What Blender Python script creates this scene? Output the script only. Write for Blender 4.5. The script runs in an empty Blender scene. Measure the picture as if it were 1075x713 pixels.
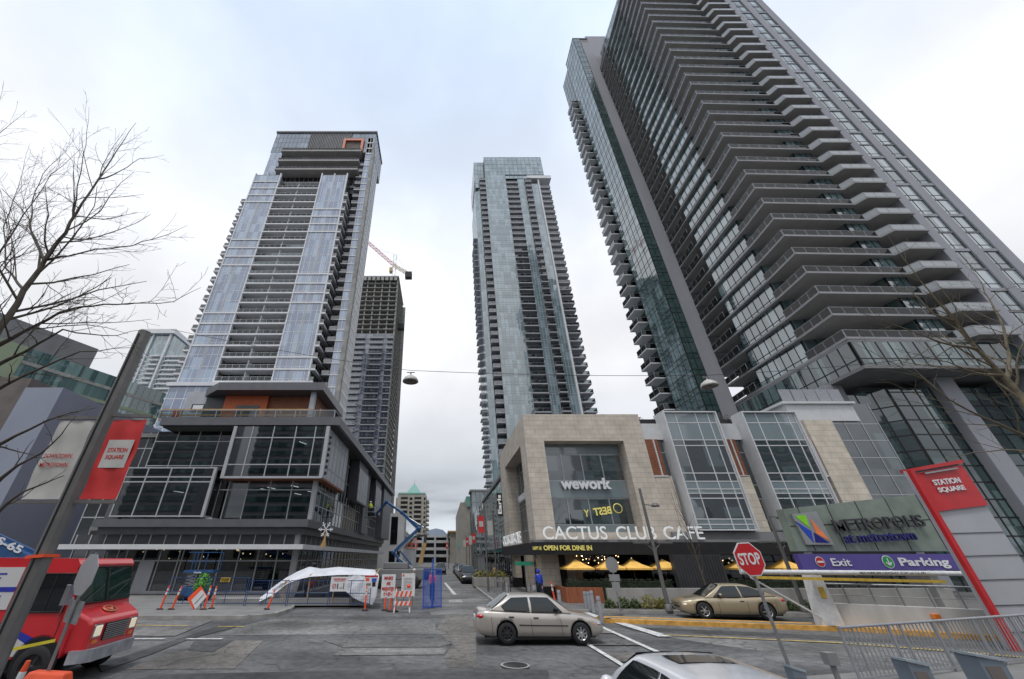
import bpy, bmesh, random, math
from math import sin, cos, tan, atan, radians, pi, sqrt, floor
from mathutils import Vector, Matrix
random.seed(7)
S = bpy.context.scene
COL = S.collection
V = Vector
# ------------------------------------------------------------------ camera maths (photo measured: 1075x713)
CF, CCX, CCY, PITCH, CAMH = 398.0, 465.0, 356.5, radians(29.86), 2.6
def _t(y): return tan(PITCH + atan((CCY - y) / CF))
def _r(x, y): return (x - CCX) / CF / (cos(PITCH) - (CCY - y) / CF * sin(PITCH))
def at(x, y, Y): return V((_r(x, y) * Y, Y, CAMH + _t(y) * Y))        # survey point at a known distance
def gr(x, y, z=0.0):
    Y = (z - CAMH) / _t(y); return V((_r(x, y) * Y, Y, z))

# ------------------------------------------------------------------ mesh builder
class MB:
    def __init__(s): s.v = []; s.f = []; s.m = []; s.sm = []
    def add(s, vs, fs, m=0, smooth=False):
        o = len(s.v); s.v += [tuple(v) for v in vs]
        for f in fs: s.f.append(tuple(i + o for i in f)); s.m.append(m); s.sm.append(smooth)
    def box(s, x0, y0, z0, x1, y1, z1, m=0):
        if x0 > x1: x0, x1 = x1, x0
        if y0 > y1: y0, y1 = y1, y0
        if z0 > z1: z0, z1 = z1, z0
        s.add([(x0,y0,z0),(x1,y0,z0),(x1,y1,z0),(x0,y1,z0),(x0,y0,z1),(x1,y0,z1),(x1,y1,z1),(x0,y1,z1)],
              [(0,3,2,1),(4,5,6,7),(0,1,5,4),(1,2,6,5),(2,3,7,6),(3,0,4,7)], m)
    def quad(s, a, b, c, d, m=0): s.add([a,b,c,d], [(0,1,2,3)], m)
    def extr(s, pts, vec, m=0, ms=None):
        n = len(pts); pts = [V(p) for p in pts]; vec = V(vec)
        nrm = V((0,0,0))
        for i in range(n): nrm += pts[i].cross(pts[(i+1) % n])
        if nrm.dot(vec) > 0: pts = pts[::-1]
        vs = pts + [p + vec for p in pts]
        s.add(vs, [tuple(range(n)), tuple(range(2*n-1, n-1, -1))], m)
        s.add(vs, [(i, i+n, (i+1) % n + n, (i+1) % n) for i in range(n)], m if ms is None else ms)
    def prism(s, poly, z0, z1, m=0, ms=None): s.extr([(p[0], p[1], z0) for p in poly], (0, 0, z1 - z0), m, ms)
    def beam(s, p, q, w, h, m=0, up=(0,0,1)):
        p = V(p); q = V(q); d = (q - p)
        if d.length < 1e-6: return
        d.normalize(); u = V(up)
        if abs(d.dot(u)) > .98: u = V((0,1,0))
        a = d.cross(u).normalized(); b = a.cross(d).normalized()
        vs = []
        for c in (p, q):
            for sa, sb in ((-1,-1),(1,-1),(1,1),(-1,1)): vs.append(c + a*sa*w/2 + b*sb*h/2)
        s.add(vs, [(3,2,1,0),(4,5,6,7),(0,1,5,4),(1,2,6,5),(2,3,7,6),(3,0,4,7)], m)
    def tube(s, pts, rs, n=8, m=0, smooth=True, cap=True):
        pts = [V(p) for p in pts]
        if not isinstance(rs, (list, tuple)): rs = [rs]*len(pts)
        vs = []; N = len(pts); u = None
        for i, p in enumerate(pts):
            d = (pts[min(i+1, N-1)] - pts[max(i-1, 0)]).normalized()
            if u is None:
                u = d.cross(V((0,0,1)) if abs(d.z) < .95 else V((1,0,0))).normalized()
            else:
                u = (u - d*u.dot(d)); u = u.normalized() if u.length > 1e-6 else d.orthogonal().normalized()
            w = d.cross(u)
            for k in range(n):
                a = 2*pi*k/n; vs.append(p + (u*cos(a) + w*sin(a))*rs[i])
        fs = [(i*n+k, i*n+(k+1) % n, (i+1)*n+(k+1) % n, (i+1)*n+k) for i in range(N-1) for k in range(n)]
        s.add(vs, fs, m, smooth)
        if cap: s.add(vs, [tuple(range(n-1, -1, -1)), tuple(range((N-1)*n, N*n))], m)
    def lathe(s, prof, n=20, c=(0,0,0), axis='z', m=0, smooth=True):
        vs = []; c = V(c)
        for (r, h) in prof:
            for k in range(n):
                a = 2*pi*k/n; x, y = r*cos(a), r*sin(a)
                vs.append(c + (V((x,y,h)) if axis == 'z' else V((x,h,y)) if axis == 'y' else V((h,x,y))))
        fs = []
        for i in range(len(prof)-1):
            for k in range(n):
                f = (i*n+k, i*n+(k+1) % n, (i+1)*n+(k+1) % n, (i+1)*n+k)
                fs.append(f if axis != 'y' else f[::-1])
        s.add(vs, fs, m, smooth)
    def ball(s, c, r, n=12, m=0, sc=(1,1,1)):
        prof = [(max(1e-4, sin(pi*i/(n//2)))*r, -cos(pi*i/(n//2))*r) for i in range(n//2+1)]
        o = len(s.v); s.lathe(prof, n, (0,0,0), 'z', m)
        for i in range(o, len(s.v)): v = s.v[i]; s.v[i] = (c[0]+v[0]*sc[0], c[1]+v[1]*sc[1], c[2]+v[2]*sc[2])
    def grid(s, P, m=0, smooth=True):
        R = len(P); C = len(P[0])
        s.add([p for row in P for p in row], [(i*C+j, i*C+j+1, (i+1)*C+j+1, (i+1)*C+j) for i in range(R-1) for j in range(C-1)], m, smooth)
    def xf(s, M):
        s.v = [tuple(M @ V(v)) for v in s.v]; return s
    def mesh(s, name, mats):
        me = bpy.data.meshes.new(name); me.from_pydata(s.v, [], s.f)
        for mt in (mats if isinstance(mats, (list, tuple)) else [mats]): me.materials.append(mt)
        me.polygons.foreach_set('material_index', s.m); me.polygons.foreach_set('use_smooth', s.sm)
        me.update(); return me

def tag(o, label=None, cat=None, group=None, kind=None):
    if label: o['label'] = label
    if cat: o['category'] = cat
    if group: o['group'] = group
    if kind: o['kind'] = kind
    return o
def thing(name, label, cat, loc=(0,0,0), rz=0, group=None):
    o = bpy.data.objects.new(name, None); o.empty_display_size = .3; COL.objects.link(o)
    o.location = loc; o.rotation_euler = (0, 0, rz)
    return tag(o, label, cat, group)
def link(name, me, parent=None, W=False, label=None):
    o = bpy.data.objects.new(name, me); COL.objects.link(o)
    if parent is not None:
        o.parent = parent
        if W:
            r = parent; off = V((0,0,0))
            while r is not None: off += r.location; r = r.parent
            o.location = -off
    if label: o['label'] = label
    return o
import numpy as np
def pieces(mb):
    n = len(mb.v); par = list(range(n))
    def find(a):
        while par[a] != a: par[a] = par[par[a]]; a = par[a]
        return a
    for f in mb.f:
        r0 = find(f[0])
        for i in f[1:]:
            r1 = find(i)
            if r1 != r0: par[r1] = r0
    roots = sorted(set(find(f[0]) for f in mb.f)); idx = {r: i for i, r in enumerate(roots)}; k = len(roots)
    if k < 2 or k > 700: return None
    lab = np.array([idx.get(find(i), 0) for i in range(n)]); pts = np.array([tuple(v) for v in mb.v])
    lo = np.full((k,3), 1e9); hi = np.full((k,3), -1e9); np.minimum.at(lo, lab, pts); np.maximum.at(hi, lab, pts)
    size = (hi-lo).max(axis=1); gap = np.maximum(0, np.maximum(lo[:,None]-hi[None], lo[None]-hi[:,None]))
    near = np.sqrt((gap**2).sum(axis=2)) <= np.maximum(.02, .5*np.maximum(size[:,None], size[None]))
    p2 = list(range(k))
    def f2(a):
        while p2[a] != a: a = p2[a]
        return a
    for a, c in zip(*np.nonzero(np.triu(near, 1))):
        ra, rc = f2(a), f2(c)
        if ra != rc: p2[rc] = ra
    g = [f2(i) for i in range(k)]; rs_ = sorted(set(g))
    if len(rs_) < 2 or len(rs_) > 60: return None
    out = []
    for r in rs_:
        m = MB(); mp = {}
        for f, mi, sm in zip(mb.f, mb.m, mb.sm):
            if g[lab[f[0]]] != r: continue
            nf = []
            for i in f:
                if i not in mp: mp[i] = len(m.v); m.v.append(mb.v[i])
                nf.append(mp[i])
            m.f.append(tuple(nf)); m.m.append(mi); m.sm.append(sm)
        out.append(m)
    return out
MATES = {}
NOSPLIT = ('crown', 'foliage', 'body', 'stem', 'rim')
def part(name, mb, mats, parent, W=False, label=None):
    ps = pieces(mb) if name not in NOSPLIT and len(mb.f) < 6000 else None
    if not ps: return link(name, mb.mesh(name, mats), parent, W, label)
    os_ = [link(name, m.mesh(name, mats), parent, W, label) for m in ps]
    MATES[os_[0].name] = os_[1:]; return os_[0]
def solo(name, mb, mats, label, cat, group=None, kind=None, loc=None):
    me = mb.mesh(name, mats)
    o = link(name, me)
    if loc is not None: o.location = loc
    return tag(o, label, cat, group, kind)
def kids(o): return [c for c in KID.get(o, [])]
def copy_tree(o, parent=None, dz=0.0, loc=None, rz=None, mates=True):
    if mates:
        for q in MATES.get(o.name, ()): copy_tree(q, parent, dz, loc, rz, False)
    c = o.copy(); COL.objects.link(c)
    if parent is not None: c.parent = parent
    for ch in [x for x in o.children]: copy_tree(ch, c, mates=False)
    if dz: c.location.z += dz
    if loc is not None: c.location = loc
    if rz is not None: c.rotation_euler.z = rz
    return c
def bevel(o, w=.02, seg=2):
    for q in MATES.get(o.name, ()): bevel(q, w, seg)
    md = o.modifiers.new('bevel', 'BEVEL'); md.width = w; md.segments = seg; md.limit_method = 'ANGLE'; md.angle_limit = radians(35)
    return o

# ------------------------------------------------------------------ materials
def newmat(name):
    m = bpy.data.materials.new(name); m.use_nodes = True; nt = m.node_tree
    return m, nt, nt.nodes['Principled BSDF'], nt.nodes['Material Output']
def nd(nt, t, **k):
    n = nt.nodes.new(t)
    for a, b in k.items():
        if a in n.inputs.keys() if hasattr(n.inputs, 'keys') else False: n.inputs[a].default_value = b
        else: setattr(n, a, b)
    return n
def c4(c): return (c[0], c[1], c[2], 1)
def plain(name, col, rough=.6, metal=0, var=.12, scale=3.0, bump=0, bscale=40, spec=.5, coat=0, streak=0):
    m, nt, b, out = newmat(name); L = nt.links
    g = nt.nodes.new('ShaderNodeNewGeometry')
    n = nt.nodes.new('ShaderNodeTexNoise'); n.inputs['Scale'].default_value = scale; n.inputs['Detail'].default_value = 5
    mp = nt.nodes.new('ShaderNodeMapping'); L.new(g.outputs['Position'], mp.inputs['Vector'])
    if streak: mp.inputs['Scale'].default_value = (1, 1, 1.0/streak)
    L.new(mp.outputs['Vector'], n.inputs['Vector'])
    r = nt.nodes.new('ShaderNodeMapRange'); r.inputs[1].default_value = .3; r.inputs[2].default_value = .7
    r.inputs[3].default_value = 1-var; r.inputs[4].default_value = 1+var
    L.new(n.outputs['Fac'], r.inputs[0])
    mx = nt.nodes.new('ShaderNodeMix'); mx.data_type = 'RGBA'; mx.blend_type = 'MULTIPLY'; mx.inputs[0].default_value = 1
    mx.inputs[6].default_value = c4(col); cb = nt.nodes.new('ShaderNodeCombineColor')
    for i in range(3): L.new(r.outputs[0], cb.inputs[i])
    L.new(cb.outputs[0], mx.inputs[7]); L.new(mx.outputs[2], b.inputs['Base Color'])
    b.inputs['Roughness'].default_value = rough; b.inputs['Metallic'].default_value = metal
    b.inputs['Specular IOR Level'].default_value = spec; b.inputs['Coat Weight'].default_value = coat; b.inputs['Coat Roughness'].default_value = .05
    if bump:
        n2 = nt.nodes.new('ShaderNodeTexNoise'); n2.inputs['Scale'].default_value = bscale; n2.inputs['Detail'].default_value = 4
        L.new(g.outputs['Position'], n2.inputs['Vector'])
        bp = nt.nodes.new('ShaderNodeBump'); bp.inputs['Strength'].default_value = bump; bp.inputs['Distance'].default_value = .02
        L.new(n2.outputs['Fac'], bp.inputs['Height']); L.new(bp.outputs[0], b.inputs['Normal'])
    return m
def glass(name, dark, light, ior=2.0, pw=1.3, fh=2.95, frac=.35, zoff=0.0, rough=.03, tilt=.012):
    """coated facade glass: every pane has its own blind / interior tone and a slightly different plane"""
    m, nt, b, out = newmat(name); L = nt.links
    g = nt.nodes.new('ShaderNodeNewGeometry')
    ad = nt.nodes.new('ShaderNodeVectorMath'); ad.operation = 'ADD'; ad.inputs[1].default_value = (.37, .41, -zoff); L.new(g.outputs['Position'], ad.inputs[0])
    dv = nt.nodes.new('ShaderNodeVectorMath'); dv.operation = 'DIVIDE'; dv.inputs[1].default_value = (pw, pw, fh); L.new(ad.outputs[0], dv.inputs[0])
    fl = nt.nodes.new('ShaderNodeVectorMath'); fl.operation = 'FLOOR'; L.new(dv.outputs[0], fl.inputs[0])
    w = nt.nodes.new('ShaderNodeTexWhiteNoise'); L.new(fl.outputs[0], w.inputs['Vector'])
    r = nt.nodes.new('ShaderNodeMapRange'); r.inputs[1].default_value = 1-frac-.12; r.inputs[2].default_value = 1-frac+.25; L.new(w.outputs['Value'], r.inputs[0])
    mx = nt.nodes.new('ShaderNodeMix'); mx.data_type = 'RGBA'; mx.inputs[6].default_value = c4(dark); mx.inputs[7].default_value = c4(light)
    L.new(r.outputs[0], mx.inputs[0]); L.new(mx.outputs[2], b.inputs['Base Color'])
    b.inputs['Roughness'].default_value = rough; b.inputs['IOR'].default_value = ior
    sb = nt.nodes.new('ShaderNodeVectorMath'); sb.operation = 'SUBTRACT'; sb.inputs[1].default_value = (.5,.5,.5); L.new(w.outputs['Color'], sb.inputs[0])
    sc = nt.nodes.new('ShaderNodeVectorMath'); sc.operation = 'SCALE'; sc.inputs['Scale'].default_value = tilt*2; L.new(sb.outputs[0], sc.inputs[0])
    nz = nt.nodes.new('ShaderNodeTexNoise'); nz.inputs['Scale'].default_value = .6; L.new(g.outputs['Position'], nz.inputs['Vector'])
    s2 = nt.nodes.new('ShaderNodeVectorMath'); s2.operation = 'SUBTRACT'; s2.inputs[1].default_value = (.5,.5,.5); L.new(nz.outputs['Color'], s2.inputs[0])
    s3 = nt.nodes.new('ShaderNodeVectorMath'); s3.operation = 'SCALE'; s3.inputs['Scale'].default_value = .02; L.new(s2.outputs[0], s3.inputs[0])
    a1 = nt.nodes.new('ShaderNodeVectorMath'); L.new(sc.outputs[0], a1.inputs[0]); L.new(s3.outputs[0], a1.inputs[1])
    a2 = nt.nodes.new('ShaderNodeVectorMath'); L.new(a1.outputs[0], a2.inputs[0]); L.new(g.outputs['Normal'], a2.inputs[1])
    nm = nt.nodes.new('ShaderNodeVectorMath'); nm.operation = 'NORMALIZE'; L.new(a2.outputs[0], nm.inputs[0]); L.new(nm.outputs[0], b.inputs['Normal'])
    return m
def clearglass(name, tint=(.55,.6,.62), ior=1.7, add=.06):
    m, nt, b, out = newmat(name); L = nt.links; nt.nodes.remove(b)
    tr = nt.nodes.new('ShaderNodeBsdfTransparent'); tr.inputs[0].default_value = c4(tint)
    gl = nt.nodes.new('ShaderNodeBsdfGlossy'); gl.inputs['Roughness'].default_value = .02
    fr = nt.nodes.new('ShaderNodeFresnel'); fr.inputs[0].default_value = ior
    ma = nt.nodes.new('ShaderNodeMath'); ma.operation = 'ADD'; ma.inputs[1].default_value = add; ma.use_clamp = True; L.new(fr.outputs[0], ma.inputs[0])
    mx = nt.nodes.new('ShaderNodeMixShader'); L.new(ma.outputs[0], mx.inputs[0]); L.new(tr.outputs[0], mx.inputs[1]); L.new(gl.outputs[0], mx.inputs[2])
    L.new(mx.outputs[0], out.inputs[0]); return m
def emit(name, col, st):
    m, nt, b, out = newmat(name); b.inputs['Base Color'].default_value = c4(col)
    b.inputs['Emission Color'].default_value = c4(col); b.inputs['Emission Strength'].default_value = st; return m
def tiled(name, c1, c2, mortar, sx, sz, rough=.7, msize=.01, bump=.2, offset=.5, rotx=True):
    """stone / brick courses on vertical walls, real metre sizes"""
    m, nt, b, out = newmat(name); L = nt.links
    g = nt.nodes.new('ShaderNodeNewGeometry'); sp = nt.nodes.new('ShaderNodeSeparateXYZ'); L.new(g.outputs['Position'], sp.inputs[0])
    ad = nt.nodes.new('ShaderNodeMath'); ad.operation = 'ADD'; L.new(sp.outputs[0], ad.inputs[0]); L.new(sp.outputs[1], ad.inputs[1])
    cb = nt.nodes.new('ShaderNodeCombineXYZ'); L.new(ad.outputs[0], cb.inputs[0]); L.new(sp.outputs[2], cb.inputs[1])
    if not rotx: L.new(sp.outputs[0], cb.inputs[0]); L.new(sp.outputs[1], cb.inputs[1])
    br = nt.nodes.new('ShaderNodeTexBrick'); br.inputs['Scale'].default_value = 1; br.inputs['Brick Width'].default_value = sx; br.inputs['Row Height'].default_value = sz
    br.inputs['Mortar Size'].default_value = msize; br.offset = offset
    br.inputs['Color1'].default_value = c4(c1); br.inputs['Color2'].default_value = c4(c2); br.inputs['Mortar'].default_value = c4(mortar)
    L.new(cb.outputs[0], br.inputs['Vector'])
    n = nt.nodes.new('ShaderNodeTexNoise'); n.inputs['Scale'].default_value = 1.2; n.inputs['Detail'].default_value = 8; L.new(g.outputs['Position'], n.inputs['Vector'])
    r = nt.nodes.new('ShaderNodeMapRange'); r.inputs[1].default_value = .3; r.inputs[2].default_value = .7; r.inputs[3].default_value = .85; r.inputs[4].default_value = 1.12; L.new(n.outputs['Fac'], r.inputs[0])
    mx = nt.nodes.new('ShaderNodeVectorMath'); mx.operation = 'SCALE'; L.new(br.outputs['Color'], mx.inputs[0]); L.new(r.outputs[0], mx.inputs['Scale'])
    L.new(mx.outputs[0], b.inputs['Base Color']); b.inputs['Roughness'].default_value = rough
    bp = nt.nodes.new('ShaderNodeBump'); bp.inputs['Strength'].default_value = bump; bp.inputs['Distance'].default_value = .01; L.new(br.outputs['Fac'], bp.inputs['Height']); bp.invert = True
    L.new(bp.outputs[0], b.inputs['Normal']); return m
def asphalt(name, col, crack=.6, seed=0, tint=(1,1,1)):
    m, nt, b, out = newmat(name); L = nt.links
    g = nt.nodes.new('ShaderNodeNewGeometry')
    def noise(sc, det, dx=0, mpsc=(1,1,1)):
        mp = nt.nodes.new('ShaderNodeMapping'); mp.inputs['Location'].default_value = (seed*3.1+dx, seed*1.7, 0); mp.inputs['Scale'].default_value = mpsc
        L.new(g.outputs['Position'], mp.inputs['Vector'])
        n = nt.nodes.new('ShaderNodeTexNoise'); n.inputs['Scale'].default_value = sc; n.inputs['Detail'].default_value = det; L.new(mp.outputs[0], n.inputs['Vector']); return n
    def rng(n, a, bb, c, d, o='Fac'):
        r = nt.nodes.new('ShaderNodeMapRange'); r.inputs[1].default_value = a; r.inputs[2].default_value = bb; r.inputs[3].default_value = c; r.inputs[4].default_value = d
        L.new(n.outputs[o], r.inputs[0]); return r
    a = rng(noise(.35, 8), .32, .68, .62, 1.35); bb = rng(noise(38, 3, 5), .3, .7, .55, 1.45); c = rng(noise(.5, 4, 9, (.12, 1.6, 1)), .35, .65, .78, 1.16)
    d = rng(noise(4, 8, 13), .33, .67, .74, 1.24)
    mu = None
    for q in (a, bb, c, d):
        if mu is None: mu = q.outputs[0]; continue
        mm = nt.nodes.new('ShaderNodeMath'); mm.operation = 'MULTIPLY'; L.new(mu, mm.inputs[0]); L.new(q.outputs[0], mm.inputs[1]); mu = mm.outputs[0]
    vo = nt.nodes.new('ShaderNodeTexVoronoi'); vo.feature = 'DISTANCE_TO_EDGE'; vo.inputs['Scale'].default_value = .33
    wn = noise(1.5, 5, 3); ws = nt.nodes.new('ShaderNodeVectorMath'); ws.operation = 'SCALE'; ws.inputs['Scale'].default_value = 1.1; L.new(wn.outputs['Color'], ws.inputs[0])
    wa = nt.nodes.new('ShaderNodeVectorMath'); L.new(g.outputs['Position'], wa.inputs[0]); L.new(ws.outputs[0], wa.inputs[1]); L.new(wa.outputs[0], vo.inputs['Vector'])
    cr = rng(vo, .002, .016, 1-crack, 1, 'Distance')
    mm = nt.nodes.new('ShaderNodeMath'); mm.operation = 'MULTIPLY'; L.new(mu, mm.inputs[0]); L.new(cr.outputs[0], mm.inputs[1])
    sc = nt.nodes.new('ShaderNodeVectorMath'); sc.operation = 'SCALE'; sc.inputs[0].default_value = [col*t for t in tint]; L.new(mm.outputs[0], sc.inputs['Scale'])
    L.new(sc.outputs[0], b.inputs['Base Color']); b.inputs['Roughness'].default_value = .82; b.inputs['Specular IOR Level'].default_value = .35
    bp = nt.nodes.new('ShaderNodeBump'); bp.inputs['Strength'].default_value = .5; bp.inputs['Distance'].default_value = .01
    n3 = noise(45, 4, 2); L.new(n3.outputs['Fac'], bp.inputs['Height']); L.new(bp.outputs[0], b.inputs['Normal'])
    return m

M = dict(
    asph=asphalt('asphalt', .13, .4, 1), asph2=asphalt('asphalt_old', .175, .5, 2, (1.02,1,.97)), asph3=asphalt('asphalt_new', .085, .1, 3),
    asphb=asphalt('asphalt_brown', .17, .5, 4, (1.07,1,.91)), asph4=asphalt('asphalt_pale', .21, .4, 5, (1.03,1,.97)),
    paint=plain('road_paint_white', (.62,.62,.6), .7, var=.35, scale=7), ypaint=plain('road_paint_yellow', (.52,.38,.12), .7, var=.45, scale=6),
    kerb=plain('kerb_concrete', (.33,.32,.3), .85, var=.25, scale=2, bump=.3), walk=tiled('sidewalk_concrete', (.25,.245,.235), (.21,.205,.195), (.1,.1,.1), 1.5, 1.5, .85, .012, .2, 0, False),
    paver=tiled('plaza_pavers', (.19,.185,.18), (.14,.135,.13), (.08,.08,.08), .6, .3, .8, .008, .2, .5, False),
    ykerb=plain('kerb_yellow', (.62,.33,.07), .65, var=.3, scale=4, bump=.2), conc=plain('concrete', (.36,.35,.33), .8, var=.2, scale=1.2, bump=.3, streak=4),
    conc_d=plain('concrete_raw', (.33,.325,.31), .85, var=.25, scale=.6), barrierc=plain('barrier_white', (.52,.51,.49), .75, var=.15, scale=2, streak=5),
    stone=tiled('stone_cladding', (.6,.535,.455), (.55,.49,.415), (.24,.21,.18), .75, .38, .75, .008, .25),
    stone2=tiled('limestone_panel', (.66,.59,.49), (.6,.54,.45), (.3,.27,.23), 1.0, .45, .75, .01, .25),
    grey=plain('grey_metal_panel', (.13,.13,.14), .42, .3, .1, 1), dgrey=plain('dark_fascia_panel', (.062,.062,.068), .45, .2, .15, 1.5), black=plain('black_paint', (.012,.012,.013), .45, 0, .2, 3),
    canopyb=plain('black_awning_fabric', (.012,.012,.013), .8, 0, .25, 2), white=plain('white_metal', (.6,.61,.62), .4, 0, .06, 2), offw=plain('pale_grey_panel', (.42,.43,.46), .5, 0, .1, .5),
    alu=plain('aluminium', (.42,.43,.44), .35, .6, .08, 2), gal=plain('galvanised_steel', (.3,.305,.31), .45, .6, .2, 6), pole=plain('painted_steel_grey', (.15,.145,.14), .5, .2, .15, 4),
    fence=plain('fence_grey_paint', (.33,.34,.36), .45, .3, .12, 5), gslab=plain('slab_grey', (.22,.22,.225), .75, 0, .12, .5, streak=3), rtsoff=plain('soffit_grey', (.4,.385,.375), .85, 0, .12, .4), rtedge=plain('slab_edge_paint', (.3,.305,.315), .6, 0, .1, .5),
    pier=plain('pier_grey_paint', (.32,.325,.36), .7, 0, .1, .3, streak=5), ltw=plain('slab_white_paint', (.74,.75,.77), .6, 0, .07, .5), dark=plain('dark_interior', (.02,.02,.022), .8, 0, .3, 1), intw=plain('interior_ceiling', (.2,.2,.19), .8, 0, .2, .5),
    wood=tiled('red_cedar_slats', (.3,.1,.045), (.24,.08,.035), (.05,.02,.01), 3.0, .14, .55, .012, .4), woodv=plain('red_cedar_post', (.33,.11,.05), .55, 0, .25, 6, streak=6),
    orange=plain('orange_panel', (.5,.11,.035), .55, 0, .12, 2), cone=plain('traffic_orange', (.85,.1,.03), .5, 0, .12, 5), refl=plain('reflective_white', (.7,.7,.7), .4, 0, .1, 8),
    red=plain('red_paint', (.55,.02,.025), .35, 0, .08, 2, coat=.3), banner=plain('red_banner_cloth', (.56,.035,.035), .7, 0, .15, 3), bannerw=plain('white_banner_cloth', (.5,.49,.46), .75, 0, .1, 3),
    textred=plain('red_lettering', (.5,.03,.03), .6, 0, .1, 5), textw=emit('lettering_white', (.85,.86,.85), .12), texty=emit('lettering_yellow', (.75,.66,.18), .12), purple=plain('purple_sign_face', (.1,.075,.3), .45, 0, .06, 2),
    greenw=plain('patinated_sign_panel', (.22,.26,.22), .55, .1, .18, 1.3), pwhite=plain('white_pipe_paint', (.66,.66,.66), .4, 0, .12, 6), pyellow=plain('yellow_steel_paint', (.6,.4,.05), .5, 0, .2, 6),
    amber=plain('umbrella_cloth', (.95,.56,.13), .75, 0, .1, 3), hedge=plain('hedge_leaf', (.016,.027,.011), .8, 0, .5, 9), shrub=plain('shrub_leaf', (.06,.085,.025), .8, 0, .5, 14), shruby=plain('shrub_leaf_yellow', (.19,.17,.035), .8, 0, .4, 14),
    bark=plain('bark', (.09,.075,.06), .9, 0, .3, 8, bump=.4, bscale=60), bark2=plain('bark_moss', (.14,.115,.075), .9, 0, .35, 8), mull=plain('mullion_grey', (.4,.41,.43), .4, .1, .08, 2), tarp=plain('white_tarpaulin', (.7,.71,.74), .5, 0, .12, 2, bump=1.0, bscale=3.5),
    blue=plain('lift_blue_paint', (.025,.085,.22), .4, 0, .12, 3), tan=plain('lift_tan_paint', (.5,.33,.14), .5, 0, .12, 3), bfence2=plain('blue_frame_paint', (.02,.06,.17), .5, 0, .2, 4), bfence=plain('blue_fence_paint', (.025,.1,.5), .45, 0, .15, 4),
    lime=plain('lime_cloth', (.2,.5,.08), .7), navy=plain('navy_cloth', (.02,.025,.05), .85, 0, .2, 8), bluej=plain('blue_jacket', (.015,.05,.42), .75, 0, .2, 9), orangej=plain('orange_workwear', (.75,.13,.03), .75), hiv=plain('hi_vis_yellow', (.6,.7,.06), .7),
    skin=plain('skin', (.42,.24,.17), .6, 0, .08, 10), hair=plain('hair', (.03,.02,.015), .7), greyc=plain('grey_cloth', (.13,.13,.14), .85), helmet=plain('white_helmet', (.7,.7,.66), .4),
    rubber=plain('tyre_rubber', (.018,.018,.019), .8, 0, .2, 20), rim=plain('wheel_silver', (.5,.5,.51), .3, .8, .08, 8), rimd=plain('wheel_dark', (.05,.05,.052), .5, .5, .1, 8), plast=plain('black_plastic', (.02,.02,.022), .55),
    lens=emit('headlight_lens', (.75,.68,.52), .35), amberl=plain('amber_lens', (.8,.22,.03), .3, coat=.5), redl=plain('red_lens', (.5,.01,.02), .25, coat=.6), chrome=plain('chrome', (.6,.6,.62), .15, 1, .03),
    clamp=plain('lamp_shell_white', (.5,.49,.46), .5, 0, .15, 4), warm=emit('warm_bulb', (1,.65,.3), 7), tube=emit('office_tube', (1,.93,.8), 4.5), teal=plain('copper_green_roof', (.18,.36,.31), .6, .1, .15, 1), beige=plain('beige_render', (.34,.32,.28), .85, 0, .15, .3), parkw=plain('parkade_white', (.5,.5,.5), .8, 0, .12, .3),
    brown=plain('brown_brick_wall', (.15,.13,.12), .85, 0, .2, .6), blwall=plain('blue_grey_panel_wall', (.27,.29,.36), .6, .1, .08, .15), hill=plain('distant_hazed_hill', (.1,.125,.16), .95, 0, .2, .002), roofd=plain('dark_roof', (.06,.06,.06), .9), sagepanel=plain('sage_green_panel', (.3,.36,.24), .6, 0, .12, .2),  # hill: distance haze is put into its blue-grey colour
    redroof=plain('red_roof_cloth', (.6,.03,.03), .6), seam=plain('seam_line', (.015,.015,.017), .6), yellowtape=plain('yellow_tape', (.75,.65,.05), .5), tanwood=plain('timber_formwork', (.45,.28,.12), .7, 0, .25, 2),
    g_rt=glass('tower_glass_teal', (.02,.045,.048), (.12,.19,.19), 2.3, 1.25, 2.95, .3, 22.7), g_rtw=glass('wing_glass_blue', (.06,.12,.13), (.2,.3,.32), 3.0, 1.5, 2.95, .35, 22.7), g_rtd=glass('wing_glass_green', (.045,.085,.083), (.075,.13,.125), 2.1, 1.5, 2.95, .25, 22.7),
    g_lt=glass('tower_glass_blue', (.12,.18,.3), (.28,.39,.54), 2.6, 1.25, 2.95, .45, 35.2), g_lt2=glass('crown_glass', (.09,.13,.18), (.24,.31,.38), 2.3, 1.5, 2.95, .35),
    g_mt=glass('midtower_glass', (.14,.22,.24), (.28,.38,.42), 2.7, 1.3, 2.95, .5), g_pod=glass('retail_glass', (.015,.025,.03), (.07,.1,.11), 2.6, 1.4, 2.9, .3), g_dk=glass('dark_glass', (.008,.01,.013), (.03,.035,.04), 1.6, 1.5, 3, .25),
    g_spand=glass('spandrel_glass', (.2,.25,.27), (.23,.28,.3), 2.0, 1.5, 3, .3), g_back=glass('office_glass_teal', (.05,.12,.12), (.2,.32,.31), 2.1, 1.6, 3.8, .4), g_win=glass('grid_window_glass', (.1,.15,.17), (.36,.43,.47), 3.0, 1.25, 2.95, .55, 22.7), g_rail=plain('balcony_glass_pale', (.3,.33,.35), .12, 0, .1, .7, coat=.6), g_con=glass('new_glass', (.08,.1,.15), (.26,.29,.35), 2.2, 1.4, 2.95, .45),
    clear=clearglass('storefront_glass', (.27,.31,.35), 1.75, .08), rail=clearglass('railing_glass', (.66,.72,.74), 1.35, .03), railw=clearglass('railing_glass_pale', (.55,.6,.62), 1.7, .12), carg=glass('car_glass', (.01,.014,.014), (.02,.03,.03), 1.6, 9, 9, .3, 0, .02, 0),
    cargg=glass('van_glass', (.012,.03,.025), (.015,.04,.03), 1.6, 9, 9, .3, 0, .02, 0),
)
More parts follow.
